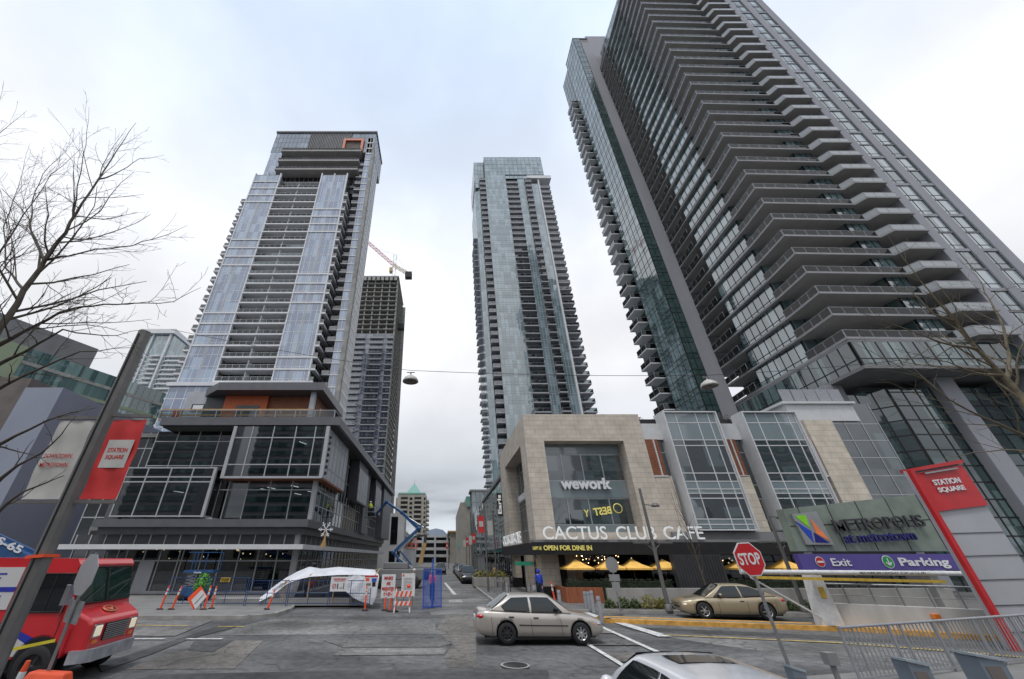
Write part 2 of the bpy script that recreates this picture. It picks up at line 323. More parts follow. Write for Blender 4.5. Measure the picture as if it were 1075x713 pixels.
def carpaint(name, col, metal=.5, rough=.3): return plain(name, col, rough, metal, .05, 1.2, coat=.8)

# ------------------------------------------------------------------ text
def text_mb(mb, s, org, w, h, xd=(1,0,0), ud=(0,0,1), ext=.03, bold=0.0, m=0, spacing=1.0, mirror=False):
    """lettering: lower-left corner at org, fitted to w x h"""
    cu = bpy.data.curves.new('t', 'FONT'); cu.body = s; cu.size = 1; cu.offset = bold; cu.extrude = .5; cu.space_character = spacing; cu.resolution_u = 4
    o = bpy.data.objects.new('t', cu); COL.objects.link(o)
    bpy.context.view_layer.update()
    me = o.evaluated_get(bpy.context.evaluated_depsgraph_get()).to_mesh()
    vs = [v.co.copy() for v in me.vertices]; fs = [tuple(p.vertices) for p in me.polygons]
    o.to_mesh_clear(); bpy.data.objects.remove(o); bpy.data.curves.remove(cu)
    x0 = min(v.x for v in vs); x1 = max(v.x for v in vs); y0 = min(v.y for v in vs); y1 = max(v.y for v in vs)
    xd = V(xd).normalized(); ud = V(ud).normalized(); n = xd.cross(ud); org = V(org); out = []
    for v in vs:
        a = (v.x-x0)/(x1-x0)
        if mirror: a = 1-a
        out.append(org + xd*a*w + ud*(v.y-y0)/(y1-y0)*h + n*(v.z+.5)*ext)
    mb.add(out, fs, m)
# ================================================================== glazing helpers
def ob(mb, c, d, L, W, z0, z1, m=0):
    d = V((d[0], d[1])).normalized(); n = V((-d.y, d.x)); c = V((c[0], c[1]))
    P = [c - d*L/2 - n*W/2, c + d*L/2 - n*W/2, c + d*L/2 + n*W/2, c - d*L/2 + n*W/2]
    mb.prism([(p.x, p.y) for p in P], z0, z1, m)
def gl(mb, p0, p1, z0, z1, nv, hs=(), mg=0, mf=1, fw=.06, fd=.12, ends=True):
    p0 = V((p0[0], p0[1])); p1 = V((p1[0], p1[1])); d = p1 - p0; L = d.length
    ob(mb, (p0+p1)/2, d, L, .05, z0, z1, mg)
    fr = nv if isinstance(nv, (list, tuple)) else [i/nv for i in range(0 if ends else 1, nv+1 if ends else nv)]
    for f in fr:
        f = min(max(f, fw/2/L), 1-fw/2/L); ob(mb, p0+d*f, d, fw, fd, z0, z1, mf)
    for h in hs: ob(mb, (p0+p1)/2, d, L-.002, fd-.014, h-fw/2, h+fw/2, mf)
def railing(mb, pts, z, h=1.05, mg=0, mf=1, post=1.5, inset=.05):
    for a, b in zip(pts[:-1], pts[1:]):
        a = V(a[:2]); b = V(b[:2]); d = b-a; L = d.length
        ob(mb, (a+b)/2, d, L-.04, .02, z+.06, z+h-.05, mg)
        ob(mb, (a+b)/2, d, L, .06, z+h-.05, z+h, mf)
        n = max(1, round(L/post))
        for i in range(n+1): ob(mb, a+d*min(max(i/n, .03/L), 1-.03/L), d, .045, .05, z, z+h-.05, mf)

# ================================================================== RIGHT TOWER (zigzag balconies)
FH = 2.95
RT = thing('residential_tower', 'huge grey residential tower with zigzag stacks of balconies, filling the upper right of the picture', 'tower', (52, 45, 0))
Z0 = 22.7
C1, Dp, Ep, Fp = (42.5,34.5), (54.75,34.75), (55.3,33.6), (59.6,33.6)
slab = [C1, Dp, Ep, Fp, (59.6,54.6), (43.95,54.6), (43.0,39.0)]
b = MB(); zt = Z0
b.prism(slab, zt-.2, zt, 0)
sl = part('balcony_slab', b, [M['rtsoff']], RT, True)
e = MB()
for a, c in ((C1, Dp), (Dp, Ep), (Ep, Fp), ((43.0,39.0), C1), ((43.95,54.6), (43.0,39.0))):
    a = V(a); c = V(c); d = (c-a); n = V((d.y, -d.x)).normalized()
    ob(e, (a+c)/2 + n*.02, d, d.length+.04, .05, zt-.22, zt+.04, 0)
ed = part('slab_edge', e, [M['rtedge']], sl, True)
r = MB(); railing(r, [(43.12,48.6), (43.95,54.5)], zt+.02, .95)
rl = part('railing', r, [M['rail'], M['fence']], sl, True)
r = MB(); railing(r, [(43.1,40.0), (42.58,34.58)], zt+.02, .95); part('railing', r, [M['rail'], M['fence']], sl, True)
r = MB(); railing(r, [(42.58,34.58), (54.7,34.83)], zt+.02, .95, post=1.5); part('railing', r, [M['rail'], M['fence']], sl, True)
r = MB(); railing(r, [(54.7,34.83), (55.34,33.7)], zt+.02, .95, post=1.5); railing(r, [(55.34,33.7), (59.55,33.7)], zt+.02, .95, post=1.4); part('corner_railing', r, [M['g_rail'], M['fence']], sl, True)
for o in (sl, ed, rl): o.data.update()
for k in range(1, 34):
    copy_tree(sl, RT, k*FH)
# glazing behind the balconies, one window wall per floor
b = MB(); z = Z0
gl(b, (46.4,54.4), (46.4,48.6), z, z+2.74, 4, (z+.9,), fw=.09)
gl(b, (46.4,48.6), (44.0,48.6), z, z+2.74, 2, (z+.9,), fw=.09)
gl(b, (44.0,48.6), (43.65,40.2), z, z+2.74, 7, (z+.75,), fw=.09)
gl(b, (43.65,40.2), (46.4,39.4), z, z+2.74, 2, (z+.75,), fw=.09)
gl(b, (46.4,39.4), (51.9,39.4), z, z+2.74, 4, (z+.75,), fw=.09)
gl(b, (51.9,39.4), (52.3,35.35), z, z+2.74, 3, (z+.75,), fw=.09)
gl(b, (52.3,35.35), (54.9,35.35), z, z+2.74, 3, (z+.75,), fw=.09)
gl(b, (54.9,35.35), (56.0,37.6), z, z+2.74, 2, (z+.75,), fw=.09)
gl(b, (56.0,37.6), (59.6,37.6), z, z+2.74, 3, (z+.75,), fw=.09)
ww = part('window_wall', b, [M['g_rtw'], M['black']], RT, True)
for k in range(1, 33): copy_tree(ww, RT, k*FH)
top = Z0 + 33*FH
b = MB(); b.box(46.6, 39.6, 0, 59.5, 54.3, top-.3); part('tower_core', b, [M['gslab']], RT, True)
# right grid: piers, spandrels, paired windows
b = MB(); b.box(59.65, 33.9, 12, 60.9, 56, top+2.2); pr = part('concrete_pier', b, [M['pier']], RT, True)
b = MB(); b.box(63.05, 33.9, 12, 64.3, 56, top+2.2); part('concrete_pier', b, [M['pier']], RT, True)
b = MB(); b.box(66.3, 33.9, 0, 67.7, 56, top+2.2); part('concrete_pier', b, [M['pier']], RT, True)
for x0, x1 in ((60.9,63.05), (64.3,66.3)):
    b = MB(); b.box(x0+.01, 33.98, Z0-.22, x1-.01, 36, Z0+.2, 0); sp = part('spandrel', b, [M['pier']], RT, True)
    b = MB(); b.box(x0+.01, 34.02, Z0+FH-.1, x1-.01, 36, Z0+FH+.1, 0); sp2 = part('spandrel', b, [M['gslab']], RT, True)
    b = MB(); gl(b, (x0,34.12), (x1,34.12), Z0+.2, Z0+FH-.1, [0,.33,1], (Z0+.85,), fw=.09, fd=.1)
    w1 = part('window', b, [M['g_win'], M['black']], RT, True)
    for k in range(0, 34):
        if k % 2 == 0:
            if k: copy_tree(sp, RT, k*FH)
        elif k > 1: copy_tree(sp2, RT, (k-1)*FH)
        if k: copy_tree(w1, RT, k*FH)
b = MB(); b.box(59.7, 33.95, top+.2, 67.65, 50, top+2.1); part('parapet', b, [M['pier']], RT, True)
b = MB(); b.box(60.95, 35.2, 12, 66.25, 55.9, top); part('tower_core', b, [M['gslab']], RT, True)
# transfer level: glazed band and soffit
b = MB(); band = [(42.5,34.5), (54.75,34.6), (62.5,34.6), (62.5,54.4), (44,54.4)]
b.prism(band, 19.1, 19.45, 1); b.prism(band, 22.15, 22.45, 1)
gl(b, (42.55,34.55), (62.4,34.66), 19.45, 22.15, 15, (20.2,), 0, 2, fw=.1); gl(b, (44,54.3), (42.56,34.7), 19.45, 22.15, 14, (20.2,), 0, 2, fw=.1)
part('transfer_band', b, [M['g_rt'], M['gslab'], M['black']], RT, True)
for x, y in ((42.1,38.8), (51.7,36.6)):
    b = MB(); b.box(x, y, 0, x+1.9, y+1.9, 19.1); bevel(part('column', b, [M['pier']], RT, True), .08)
b = MB()
gl(b, (41,43.5), (47,37.5), 0, 18.2, 7, [1.2+i*1.5 for i in range(11)], 0, 1, fw=.12); gl(b, (47,37.5), (60.5,37.5), 0, 18.2, 9, [1.2+i*1.5 for i in range(12)], 0, 1, fw=.12)
part('podium_glazing', b, [M['g_rt'], M['black']], RT, True)
b = MB(); b.box(60.2, 37, 0, 60.9, 46, 19); b.box(60.9, 36, 0, 62.9, 50, 19, 1); part('podium_fin', b, [M['ltw'], M['g_rt']], RT, True)
b = MB()
gl(b, (60.95,35.9), (66.2,35.9), 0, 22.5, 4, [1.2+i*1.47 for i in range(14)], 0, 1, fw=.12); part('podium_glazing', b, [M['g_rt'], M['black']], RT, True)
# wing
WT = 139.5
b = MB(); b.box(39.62, 54.62, 0, 43.9, 61.5, WT-.3, 0); b.box(40.42, 61.4, 0, 43.9, 67.9, WT-.3, 0); part('wing_core', b, [M['gslab']], RT, True)
n = int((WT-3)//FH)
zb = WT - 44*FH
b = MB(); gl(b, (39.5,61.6), (39.5,54.5), zb, zb+FH-.002, 5, (zb+.08, zb+1.0), fw=.08); w1 = part('wing_window_wall', b, [M['g_rtw'], M['black']], RT, True)
b = MB(); gl(b, (39.5,54.5), (41.45,54.5), zb, zb+FH-.002, 2, (zb+.08, zb+1.0), fw=.08); w2 = part('window_panel', b, [M['g_rtd'], M['black']], RT, True)
b = MB(); b.box(38.0, 62.3, zb, 40.4, 66, zb+.2); bal = part('balcony', b, [M['ltw']], RT, True)
b = MB(); railing(b, [(40.3,62.35), (38.06,62.35), (38.06,65.9)], zb+.2); part('railing', b, [M['railw'], M['alu']], bal, True)
b = MB(); gl(b, (40.3,68), (40.3,61.65), zb, zb+FH-.002, 4, (zb+.08,), fw=.08); w3 = part('rear_window_wall', b, [M['g_rtd'], M['black']], RT, True)
for k in range(1, 44):
    copy_tree(w1, RT, k*FH); copy_tree(w2, RT, k*FH)
    if k < 38: copy_tree(bal, RT, k*FH)
    copy_tree(w3, RT, k*FH)
b = MB(); b.box(41.47, 54.3, 0, 43.95, 55.5, WT-3); part('wing_pier', b, [M['pier']], RT, True)
b = MB(); b.box(43.95, 55, 30, 50.2, 61, 142.3); part('lift_tower', b, [M['pier']], RT, True)
b = MB(); b.box(39.4, 54.4, WT-.1, 44, 61.7, WT+.25); part('wing_roof', b, [M['pier']], RT, True)
b = MB(); gl(b, (45.9,54.4), (45.9,38), top+.2, top+10, 11, [top+1+i*2.6 for i in range(4)], fw=.16); gl(b, (45.9,38), (58.5,38), top+.2, top+10, 8, [top+1+i*2.6 for i in range(4)], fw=.16)
b.box(46, 38.1, top+.1, 58.5, 54.3, top+9.8, 1); part('penthouse', b, [M['g_rtw'], M['fence']], RT, True)

# ================================================================== MIDDLE TOWER
YM = 106.0
def mx_(r): return r*YM
MT = thing('residential_tower', 'slim pale glass residential tower in the middle, rising above the stone shop corner', 'tower', (mx_(.27), YM+10, 0))
mt_top = 2.6 + 1.456*YM; zb = mt_top - 3 - 52*FH
X = dict(a=mx_(.1305), b=mx_(.147), c=mx_(.170), d=mx_(.2515), e=mx_(.298), f=mx_(.3255), g=mx_(.350), h=mx_(.3775), i=mx_(.3825), j=mx_(.4228))
b = MB(); b.box(X['c']+.1, YM+2.6, 0, X['i']-.1, YM+20, mt_top-8, 0); b.box(X['b']+.1, YM+3.4, 0, X['c'], YM+20, mt_top-15); b.box(X['i'], YM+3, 0, X['j']-2, YM+18, mt_top-17); part('tower_core', b, [M['gslab']], MT, True)
def col_part(nm, fn, mats, k0, k1, parent=MT, child=None):
    b = MB(); fn(b, zb); o = part(nm, b, mats, parent, True)
    if child: c = MB(); child[1](c, zb); part(child[0], c, child[2], o, True)
    base = o; 
    for k in range(k0, k1): copy_tree(base, parent, k*FH)
    bpy.data.objects.remove(o) if False else None
    return o
gm = [M['g_mt'], M['offw']]
def f1(b, z):
    gl(b, (X['c'],YM), (X['d'],YM), z, z+FH-.002, 7, (z+.1, z+.9), fw=.09)
def f2(b, z):
    gl(b, (X['e'],YM), (X['f'],YM), z, z+FH-.002, 3, (z+.1, z+.9), fw=.09)
def f3(b, z):
    gl(b, (X['g'],YM), (X['h'],YM), z, z+FH-.002, 3, (z+.1,), fw=.09)
def west(b, z):
    gl(b, (X['a'],YM+22), (X['a'],YM+4.2), z, z+FH-.002, 8, (z+.1,), fw=.09); gl(b, (X['a'],YM+4.2), (X['b'],YM+2.2), z, z+FH-.002, 2, (z+.1,), fw=.09)
col_part('window_wall', f1, gm, 1, 49); col_part('window_panel', f2, gm, 1, 48); col_part('window_bay', f3, gm, 1, 47); col_part('side_window_wall', west, gm, 1, 47)
def balc(x0, x1, y0, y1):
    def f(b, z): b.box(x0, y0, z, x1, y1, z+.35, 0)
    def g(b, z): railing(b, [(x0+.05, y1-.1), (x0+.05, y0+.05), (x1-.05, y0+.05), (x1-.05, y1-.1)], z+.35, post=2)
    return f, g
for nm, (x0, x1, y0, y1), k1 in (('balcony', (X['d'], X['e'], YM-.4, YM+2.5), 48), ('corner_balcony', (X['i']+.1, X['j'], YM-.5, YM+6), 47), ('small_balcony', (X['f'], X['g'], YM-1.1, YM+2.5), 48), ('recessed_balcony', (X['b'], X['c'], YM+.2, YM+3.3), 49)):
    f, g = balc(x0, x1, y0, y1); col_part(nm, f, [M['offw']], 1, k1, MT, ('railing', g, [M['railw'], M['alu']]))
def wb(b, z): b.box(X['a']-1.4, YM+8, z, X['a']+.02, YM+12, z+.35); b.box(X['a']-1.2, YM+15, z, X['a']+.02, YM+19, z+.35)
col_part('side_balcony', wb, [M['offw']], 1, 40)
b = MB()
for x0, x1, y in ((X['d'], X['e'], YM+2.45), (X['i'], X['j']-2, YM+2.9), (X['f'], X['g'], YM+2.45), (X['b'], X['c'], YM+3.3)):
    gl(b, (x0, y), (x1, y), 10, mt_top-14, max(2, round((x1-x0)/1.4)), (), fw=.1)
part('recess_glazing', b, [M['g_mt'], M['gslab']], MT, True)
b = MB(); b.box(X['h'], YM-.5, 0, X['i'], YM+3, mt_top-15.3); b.box(X['g'], YM-.9, mt_top-15.2, X['j']+1, YM+7, mt_top-13.4); b.box(X['f']+1, YM-.9, mt_top-15, X['g'], YM+3, mt_top-13.5); part('frame', b, [M['ltw']], MT, True)
b = MB(); gl(b, (X['c'],YM), (mx_(.4085),YM), mt_top-11.8, mt_top, 14, [mt_top-10+i*2.5 for i in range(5)], fw=.12); gl(b, (mx_(.4085),YM), (mx_(.4085),YM+18), mt_top-12, mt_top, 8, [mt_top-10+i*2.5 for i in range(5)], fw=.12)
gl(b, (X['d'],YM+.3), (mx_(.4085),YM+.3), mt_top-14, mt_top-9.9, 9, (mt_top-12,), fw=.12)
b.box(X['c']+.1, YM+.5, mt_top-11.8, mx_(.4085)-.1, YM+18, mt_top-.5, 1); part('crown', b, [M['g_mt'], M['gslab']], MT, True)
b = MB(); gl(b, (X['a'],YM+2), (X['c'],YM+2), mt_top-17.7, mt_top-.8, 3, [mt_top-15+i*2.95 for i in range(5)], fw=.12); gl(b, (X['a'],YM+20), (X['a'],YM+2), mt_top-12, mt_top-.8, 7, (), fw=.12); b.box(X['a']+.1, YM+2.2, mt_top-17.7, X['c'], YM+18, mt_top-1.2, 1)
part('crown', b, [M['g_mt'], M['gslab']], MT, True)

# ================================================================== LEFT TOWER
YL = 75.0
def lx(r): return r*YL
LT = thing('residential_tower', 'blue glass residential tower with an orange framed opening near its top', 'tower', (lx(-.57), YL+6, 0))
lt_t = 104.0; zb = 35.2 - 7*FH
xa, xb_, xc, xd_ = lx(-.757), lx(-.657), lx(-.489), lx(-.388)
b = MB(); b.box(xa+.1, YL+2.6, 0, xd_-.1, YL+10, lt_t-.5); b.box(xa+.1, YL+.1, 0, xb_-.1, YL+3, lt_t-.5); b.box(xc+.1, YL+.1, 0, xd_-.1, YL+3, lt_t-.5); part('tower_core', b, [M['gslab']], LT, True)
nf = int(round((lt_t - 2.9 - zb)/FH))
glm = [M['g_lt'], M['ltw']]
for (x0, x1, off) in ((xa, xb_, 0), (xc, xd_, 4)):
    b = MB(); gl(b, (x0,YL), (x1,YL), zb, zb+FH-.002, [0,.12,.3,.47,.53,.7,.88,1], (zb+.7,), fw=.1); ww = part('window_wall', b, glm, LT, True)
    b = MB(); b.box(x0-.05, YL-.2, zb-.22, x1+.05, YL+.5, zb+.22); bd = part('slab_band', b, [M['ltw']], LT, True)
    for k in range(1, nf+1):
        copy_tree(ww, LT, k*FH)
        if (nf - k + off) % 8 in (0, 1, 2, 3): copy_tree(bd, LT, k*FH)
    b = MB(); b.box(x0-.2, YL-.15, 5, x0+.12, YL+.5, lt_t); b.box(x1-.12, YL-.15, 5, x1+.2, YL+.5, lt_t); b.box((x0+x1)/2-.2, YL-.1, 5, (x0+x1)/2+.2, YL+.3, lt_t, 1); part('edge_fin', b, [M['ltw'], M['offw']], LT, True)
b = MB(); b.box(xb_, YL-.2, zb-.2, xc, YL+2.5, zb+.2); bal = part('balcony', b, [M['ltw']], LT, True)
b = MB(); railing(b, [(xb_+.2,YL-.1), ((xb_+xc)/2-.1,YL-.1)], zb+.2, .95); railing(b, [((xb_+xc)/2+.1,YL-.1), (xc-.2,YL-.1)], zb+.2, .95); ob(b, ((xb_+xc)/2, YL+1.1), (0,1), 2.2, .1, zb+.2, zb+2.3, 1); part('railing', b, [M['rail'], M['ltw']], bal, True)
for k in range(1, nf): copy_tree(bal, LT, k*FH)
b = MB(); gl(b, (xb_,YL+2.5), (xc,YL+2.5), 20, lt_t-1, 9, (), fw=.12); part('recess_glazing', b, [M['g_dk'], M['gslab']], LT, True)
# wrap balconies to the right, receding
xr = -27.9
P = [(xd_+.2,YL-.1), (xr,YL-.1), (xr,YL+10), (xd_+.2,YL+10)]
b = MB(); b.prism(P, zb-.22, zb+.22); bal = part('corner_balcony', b, [M['ltw']], LT, True)
b = MB(); railing(b, [(xd_+.3,YL), (xr-.06,YL), (xr-.06,YL+9.9)], zb+.22, .95); part('railing', b, [M['railw'], M['alu']], bal, True)
for k in range(1, nf-1): copy_tree(bal, LT, k*FH)
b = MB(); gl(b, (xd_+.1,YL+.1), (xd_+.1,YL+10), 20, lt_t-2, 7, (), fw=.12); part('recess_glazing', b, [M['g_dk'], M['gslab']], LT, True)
# left protruding balconies
b = MB(); b.box(xa-3.4, YL+2.2, zb-.22, xa+.05, YL+6, zb+.22); bal = part('side_balcony', b, [M['ltw']], LT, True)
b = MB(); railing(b, [(xa,YL+2.3), (xa-3.3,YL+2.3), (xa-3.3,YL+5.9)], zb+.22, .95); part('railing', b, [M['railw'], M['alu']], bal, True)
for k in range(3, nf-1): copy_tree(bal, LT, k*FH)
# corner shaft at right (B block)
xs0, xs1, ys = -25.5, -22.9, 78.0
B_T = 129.7
b = MB(); b.box(xd_-.05, YL+8.5, 0, xs0, YL+16, 118); b.box(xs0+.1, ys+.1, 0, xs1-.1, 86, B_T-.5); part('rear_core', b, [M['gslab']], LT, True)
b = MB(); gl(b, (xs0,ys), (xs1-.7,ys), zb, zb+FH-.002, 2, (zb+.5,), fw=.1); b.box(xs0-.02, ys-.15, zb-.15, xs1-.75, ys+.1, zb+.15, 1); s1 = part('shaft_window', b, glm, LT, True)
b = MB(); gl(b, (xs1,ys+.9), (xs1,86), zb+.45, zb+FH-.45, 6, (), fw=.1); b.box(xs1-.1, ys+.8, zb-.45, xs1+.06, 86, zb+.45, 1); s2 = part('side_window', b, [M['g_dk'], M['ltw']], LT, True)
b = MB(); b.box(xs0-1.9, ys-.3, zb-.15, xs0-.02, ys+1.6, zb+.15); b.box(xs0-1.9, ys-.3, zb+.15, xs0-1.84, ys+1.6, zb+1.05, 1); b.box(xs0-1.84, ys-.3, zb+.15, xs0-.05, ys-.24, zb+1.05, 1); s3 = part('shaft_balcony', b, [M['offw'], M['railw']], LT, True)
for k in range(1, 38):
    copy_tree(s1, LT, k*FH); copy_tree(s2, LT, k*FH)
    if k < 34: copy_tree(s3, LT, k*FH)
b = MB(); b.box(xs1-.75, ys-.25, 0, xs1+.25, ys+.9, B_T-9); part('concrete_pier', b, [M['conc_d']], LT, True)
# upper setback and crown
b = MB(); b.box(-53, YL+5, lt_t-3, -27, YL+12, 119, 0); b.box(-57, 79, lt_t-3, -53, 86, 129, 0); part('crown_core', b, [M['gslab']], LT, True)
b = MB(); gl(b, (-56.8,78), (-53,78), lt_t-3, 118.6, 3, [lt_t+i*2.95 for i in range(5)], fw=.12); part('crown_window', b, [M['g_lt'], M['ltw']], LT, True)
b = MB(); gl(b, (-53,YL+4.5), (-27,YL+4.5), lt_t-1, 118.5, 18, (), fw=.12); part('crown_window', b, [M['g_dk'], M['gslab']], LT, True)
for i, z in enumerate((108.3, 112.6, 117.6)):
    b = MB(); b.box(-52.8, YL+1.5, z-.35, -26.8, YL+8, z+.35, 0); o = part('terrace_slab', b, [M['rtsoff']], LT, True)
    b = MB(); railing(b, [(-52.7,YL+1.6), (-26.9,YL+1.6), (-26.9,YL+7.9)], z+.35, 1.0, post=1.3); part('railing', b, [M['rail'], M['gslab']], o, True)
b = MB(); gl(b, (-27.3,YL+8), (-25.2,YL+8), 60, 118.5, 2, [62+i*2.95 for i in range(19)], fw=.12); part('crown_window', b, [M['g_lt'], M['ltw']], LT, True)
b = MB(); b.box(-57, 78.2, 118.6, -22.9, 90, 129.4, 2)
gl(b, (-57,78), (-45.4,78), 118.7, 129.4, 9, [118.7+i*2.65 for i in range(5)], 0, 1, fw=.12)
gl(b, (-31,78), (-22.85,78), 118.7, 129.4, 6, [118.7+i*2.65 for i in range(5)], 0, 1, fw=.12)
gl(b, (-22.85,78), (-22.85,86), 118.7, 129.4, 6, [118.7+i*2.65 for i in range(5)], 0, 1, fw=.12); gl(b, (-57,86), (-57,78), 118.7, 129.4, 6, (), 0, 1, fw=.12)
for i in range(26): b.box(-45.3+i*.55, 77.85, 118.7, -45.05+i*.55, 78.18, 129.4, 1)
b.box(-57.3, 77.6, 129.4, -22.6, 90, 130.1, 1); part('crown', b, [M['g_lt2'], M['gslab'], M['offw']], LT, True)
ox0, ox1, oz0, oz1 = -33.4, -26.6, 118.4, 125.2
b = MB(); 
for q in ((ox0, oz0, ox1, oz0+1), (ox0, oz1-1, ox1, oz1), (ox0, oz0+1, ox0+.8, oz1-1), (ox1-.8, oz0+1, ox1, oz1-1)): b.box(q[0], 77.2, q[1], q[2], 78.1, q[3])
o = part('orange_frame', b, [M['orange']], LT, True); b = MB(); b.box(ox0+.8, 77.75, oz0+1, ox1-.8, 77.95, oz1-1); part('opening', b, [M['brown']], o, True)
# amenity storeys under the tower
YA = 60.0
b = MB(); b.box(-41.5, YA+3, 13.9, -23.5, YL+2, 27.2, 0); b.box(-30.3+.0, YA+2.9, 13.9, -22, YL-1, 27.1, 4)
b.box(-37.9, YA+2.4, 13.9, -30.4, YA+3.1, 27.1, 1); b.box(-35.5, YA+2.3, 20.3, -31.6, YA+2.39, 25.3, 2)
b.box(-45.5, YA+3.5, 13.9, -37.95, YL+1, 28.3, 3); b.box(-44, YA+3.38, 24.7, -41.6, YA+3.49, 25.9, 2); b.box(-43.7, YA+3.3, 24.9, -41.9, YA+3.37, 25.7, 5)
part('amenity_wall', b, [M['dgrey'], M['orange'], M['g_dk'], M['offw'], M['wood'], M['ltw']], LT, True)
b = MB(); b.prism([(-38.3,YA), (-20.3,YA), (-20.3,YL-1), (-23,YL+3), (-42,YL+3), (-42,YA+3)], 27.2, 28.6); part('canopy_slab', b, [M['grey']], LT, True)
b = MB(); b.box(-22.6, YA+1, 13.9, -21.8, YA+1.8, 27.2); part('column', b, [M['offw']], LT, True)
b = MB(); gl(b, (-57,YL-1.5), (-45.6,YL-1.5), 13.9, 33.5, 6, [16+i*2.95 for i in range(6)], fw=.15); b.box(-57.5, YL-2, 33.5, -45.6, YL+1, 34.3, 1); part('base_window_wall', b, glm, LT, True)

# ================================================================== TOWER UNDER CONSTRUCTION
YC = 165.0
CT = thing('unfinished_tower', 'concrete tower under construction, bare upper floors above half-glazed lower ones', 'tower', (-34, YC+12, 0))
x0, x1, xe, ct = -46.0, -24.9, -21.5, 138.0
b = MB(); b.box(x0, YC+3, 0, x1-.5, YC+26, ct-.4); part('tower_core', b, [M['conc_d']], CT, True)
b = MB(); b.box(x0, YC, 6, x1, YC+27, 6.35); b.box(x1, YC+2, 6, x1+.8, YC+25, 6.3); sl = part('floor_slab', b, [M['conc_d']], CT, True)
nfl = int((ct-6)/FH)
for k in range(1, nfl+1): copy_tree(sl, CT, k*FH)
for i in range(6):
    xx = x0 + .4 + i*4.05; b = MB(); b.box(xx, YC+.5, 0, xx+.6, YC+1.3, ct); part('concrete_column', b, [M['conc']], CT, True)
for i in range(5):
    b = MB(); b.box(x1-.4, YC+2+i*5, 0, x1+.2, YC+3+i*5, ct); part('concrete_column', b, [M['conc_d']], CT, True)
b = MB()
gl(b, (x0, YC-.1), (x1, YC-.1), 6.3, 8.9, 12, (7.2,), 0, 1, fw=.14); w = part('window_wall', b, [M['g_con'], M['offw']], CT, True)
b = MB(); b.box(x0+2, YC-1.4, 5.95, x0+7, YC-.1, 6.3); b.box(x0+9.5, YC-1.4, 5.95, x1-5, YC-.1, 6.3); b.box(x1-3, YC-1.4, 5.95, x1, YC-.1, 6.3)
for q in ((x0+2,x0+7), (x0+9.5,x1-5), (x1-3,x1)): b.box(q[0], YC-1.4, 6.3, q[1], YC-1.33, 7.2, 1)
bl = part('balcony', b, [M['offw'], M['railw']], CT, True)
for k in range(1, 32):
    copy_tree(w, CT, k*FH); copy_tree(bl, CT, k*FH)
for k in range(32, nfl):
    b = MB(); z = 6+k*FH
    b.box(x0, YC+1.4, z+.35, x0+3.5, YC+1.6, z+1.5); b.box(x1-6, YC+1.4, z+.35, x1-1.5, YC+1.6, z+1.4+.3*(k % 2)); part('guard_mesh', b, [M['conc_d']], CT, True)
b = MB(); b.box(x0-.4, YC-.6, ct-1.2, x1+.6, YC+27, ct-.3)
for i in range(9): b.box(x0+i*2.4, YC-.9, ct-3.6, x0+1.6+i*2.4, YC-.6, ct-1.2, 1)
part('formwork', b, [M['conc_d'], M['conc']], CT, True)
b = MB(); b.box(-24.4, YC+8, ct-29, -21, YC+11, ct-26); part('loading_platform', b, [M['roofd']], CT, True)
b = MB(); b.box(x1, YC+26, 0, x1+2, YC+27, ct-3); part('scaffold', b, [M['conc_d']], CT, True)
# crane
YK = 178.0
ctr = at(414, 279, YK)
CR = thing('tower_crane', 'tower crane with a red and white lattice jib rising above the unfinished concrete tower', 'crane', (ctr.x, YK, 0))
def lattice(mb, p, q, w, n, m=0, r=.12):
    p = V(p); q = V(q); d = (q-p); L = d.length; d.normalize(); u = V((0,0,1)) if abs(d.z) < .9 else V((1,0,0))
    a = d.cross(u).normalized(); c = a.cross(d).normalized(); cs = [(-1,-1),(1,-1),(1,1),(-1,1)]
    for sa, sb in cs: mb.beam(p+a*sa*w/2+c*sb*w/2, q+a*sa*w/2+c*sb*w/2, r, r, m)
    for i in range(n):
        for j in range(4):
            s0, s1 = cs[j], cs[(j+1) % 4]
            if i % 2: s0, s1 = s1, s0
            mb.beam(p+d*L*i/n+a*s0[0]*w/2+c*s0[1]*w/2, p+d*L*(i+1)/n+a*s1[0]*w/2+c*s1[1]*w/2, r*.7, r*.7, m)
b = MB(); lattice(b, (ctr.x,YK,100), (ctr.x,YK,ctr.z+9), 1.8, 30); part('mast', b, [M['white']], CR, True)
b = MB(); pL = at(380, 249, YK); lattice(b, (ctr.x,YK,ctr.z), pL, 1.5, 22, 0, .16); part('jib', b, [M['red']], CR, True)
pR = at(429, 288, YK); b = MB(); lattice(b, (ctr.x,YK,ctr.z), pR, 1.5, 8, 0, .2); part('counter_jib', b, [M['tan']], CR, True)
b = MB(); b.box(pR.x-2, YK-1.5, pR.z-3, pR.x+2, YK+1.5, pR.z+1); part('counterweight', b, [M['roofd']], CR, True)
b = MB(); b.box(ctr.x-2.6, YK-1.6, ctr.z-5.5, ctr.x-.9, YK+1, ctr.z-2.5); part('cab', b, [M['tan']], CR, True)
b = MB(); b.beam((ctr.x,YK,ctr.z+9), ctr.lerp(pL,.6), .1, .1); b.beam((ctr.x,YK,ctr.z+9), pR, .1, .1); part('stay_cable', b, [M['pole']], CR, True)

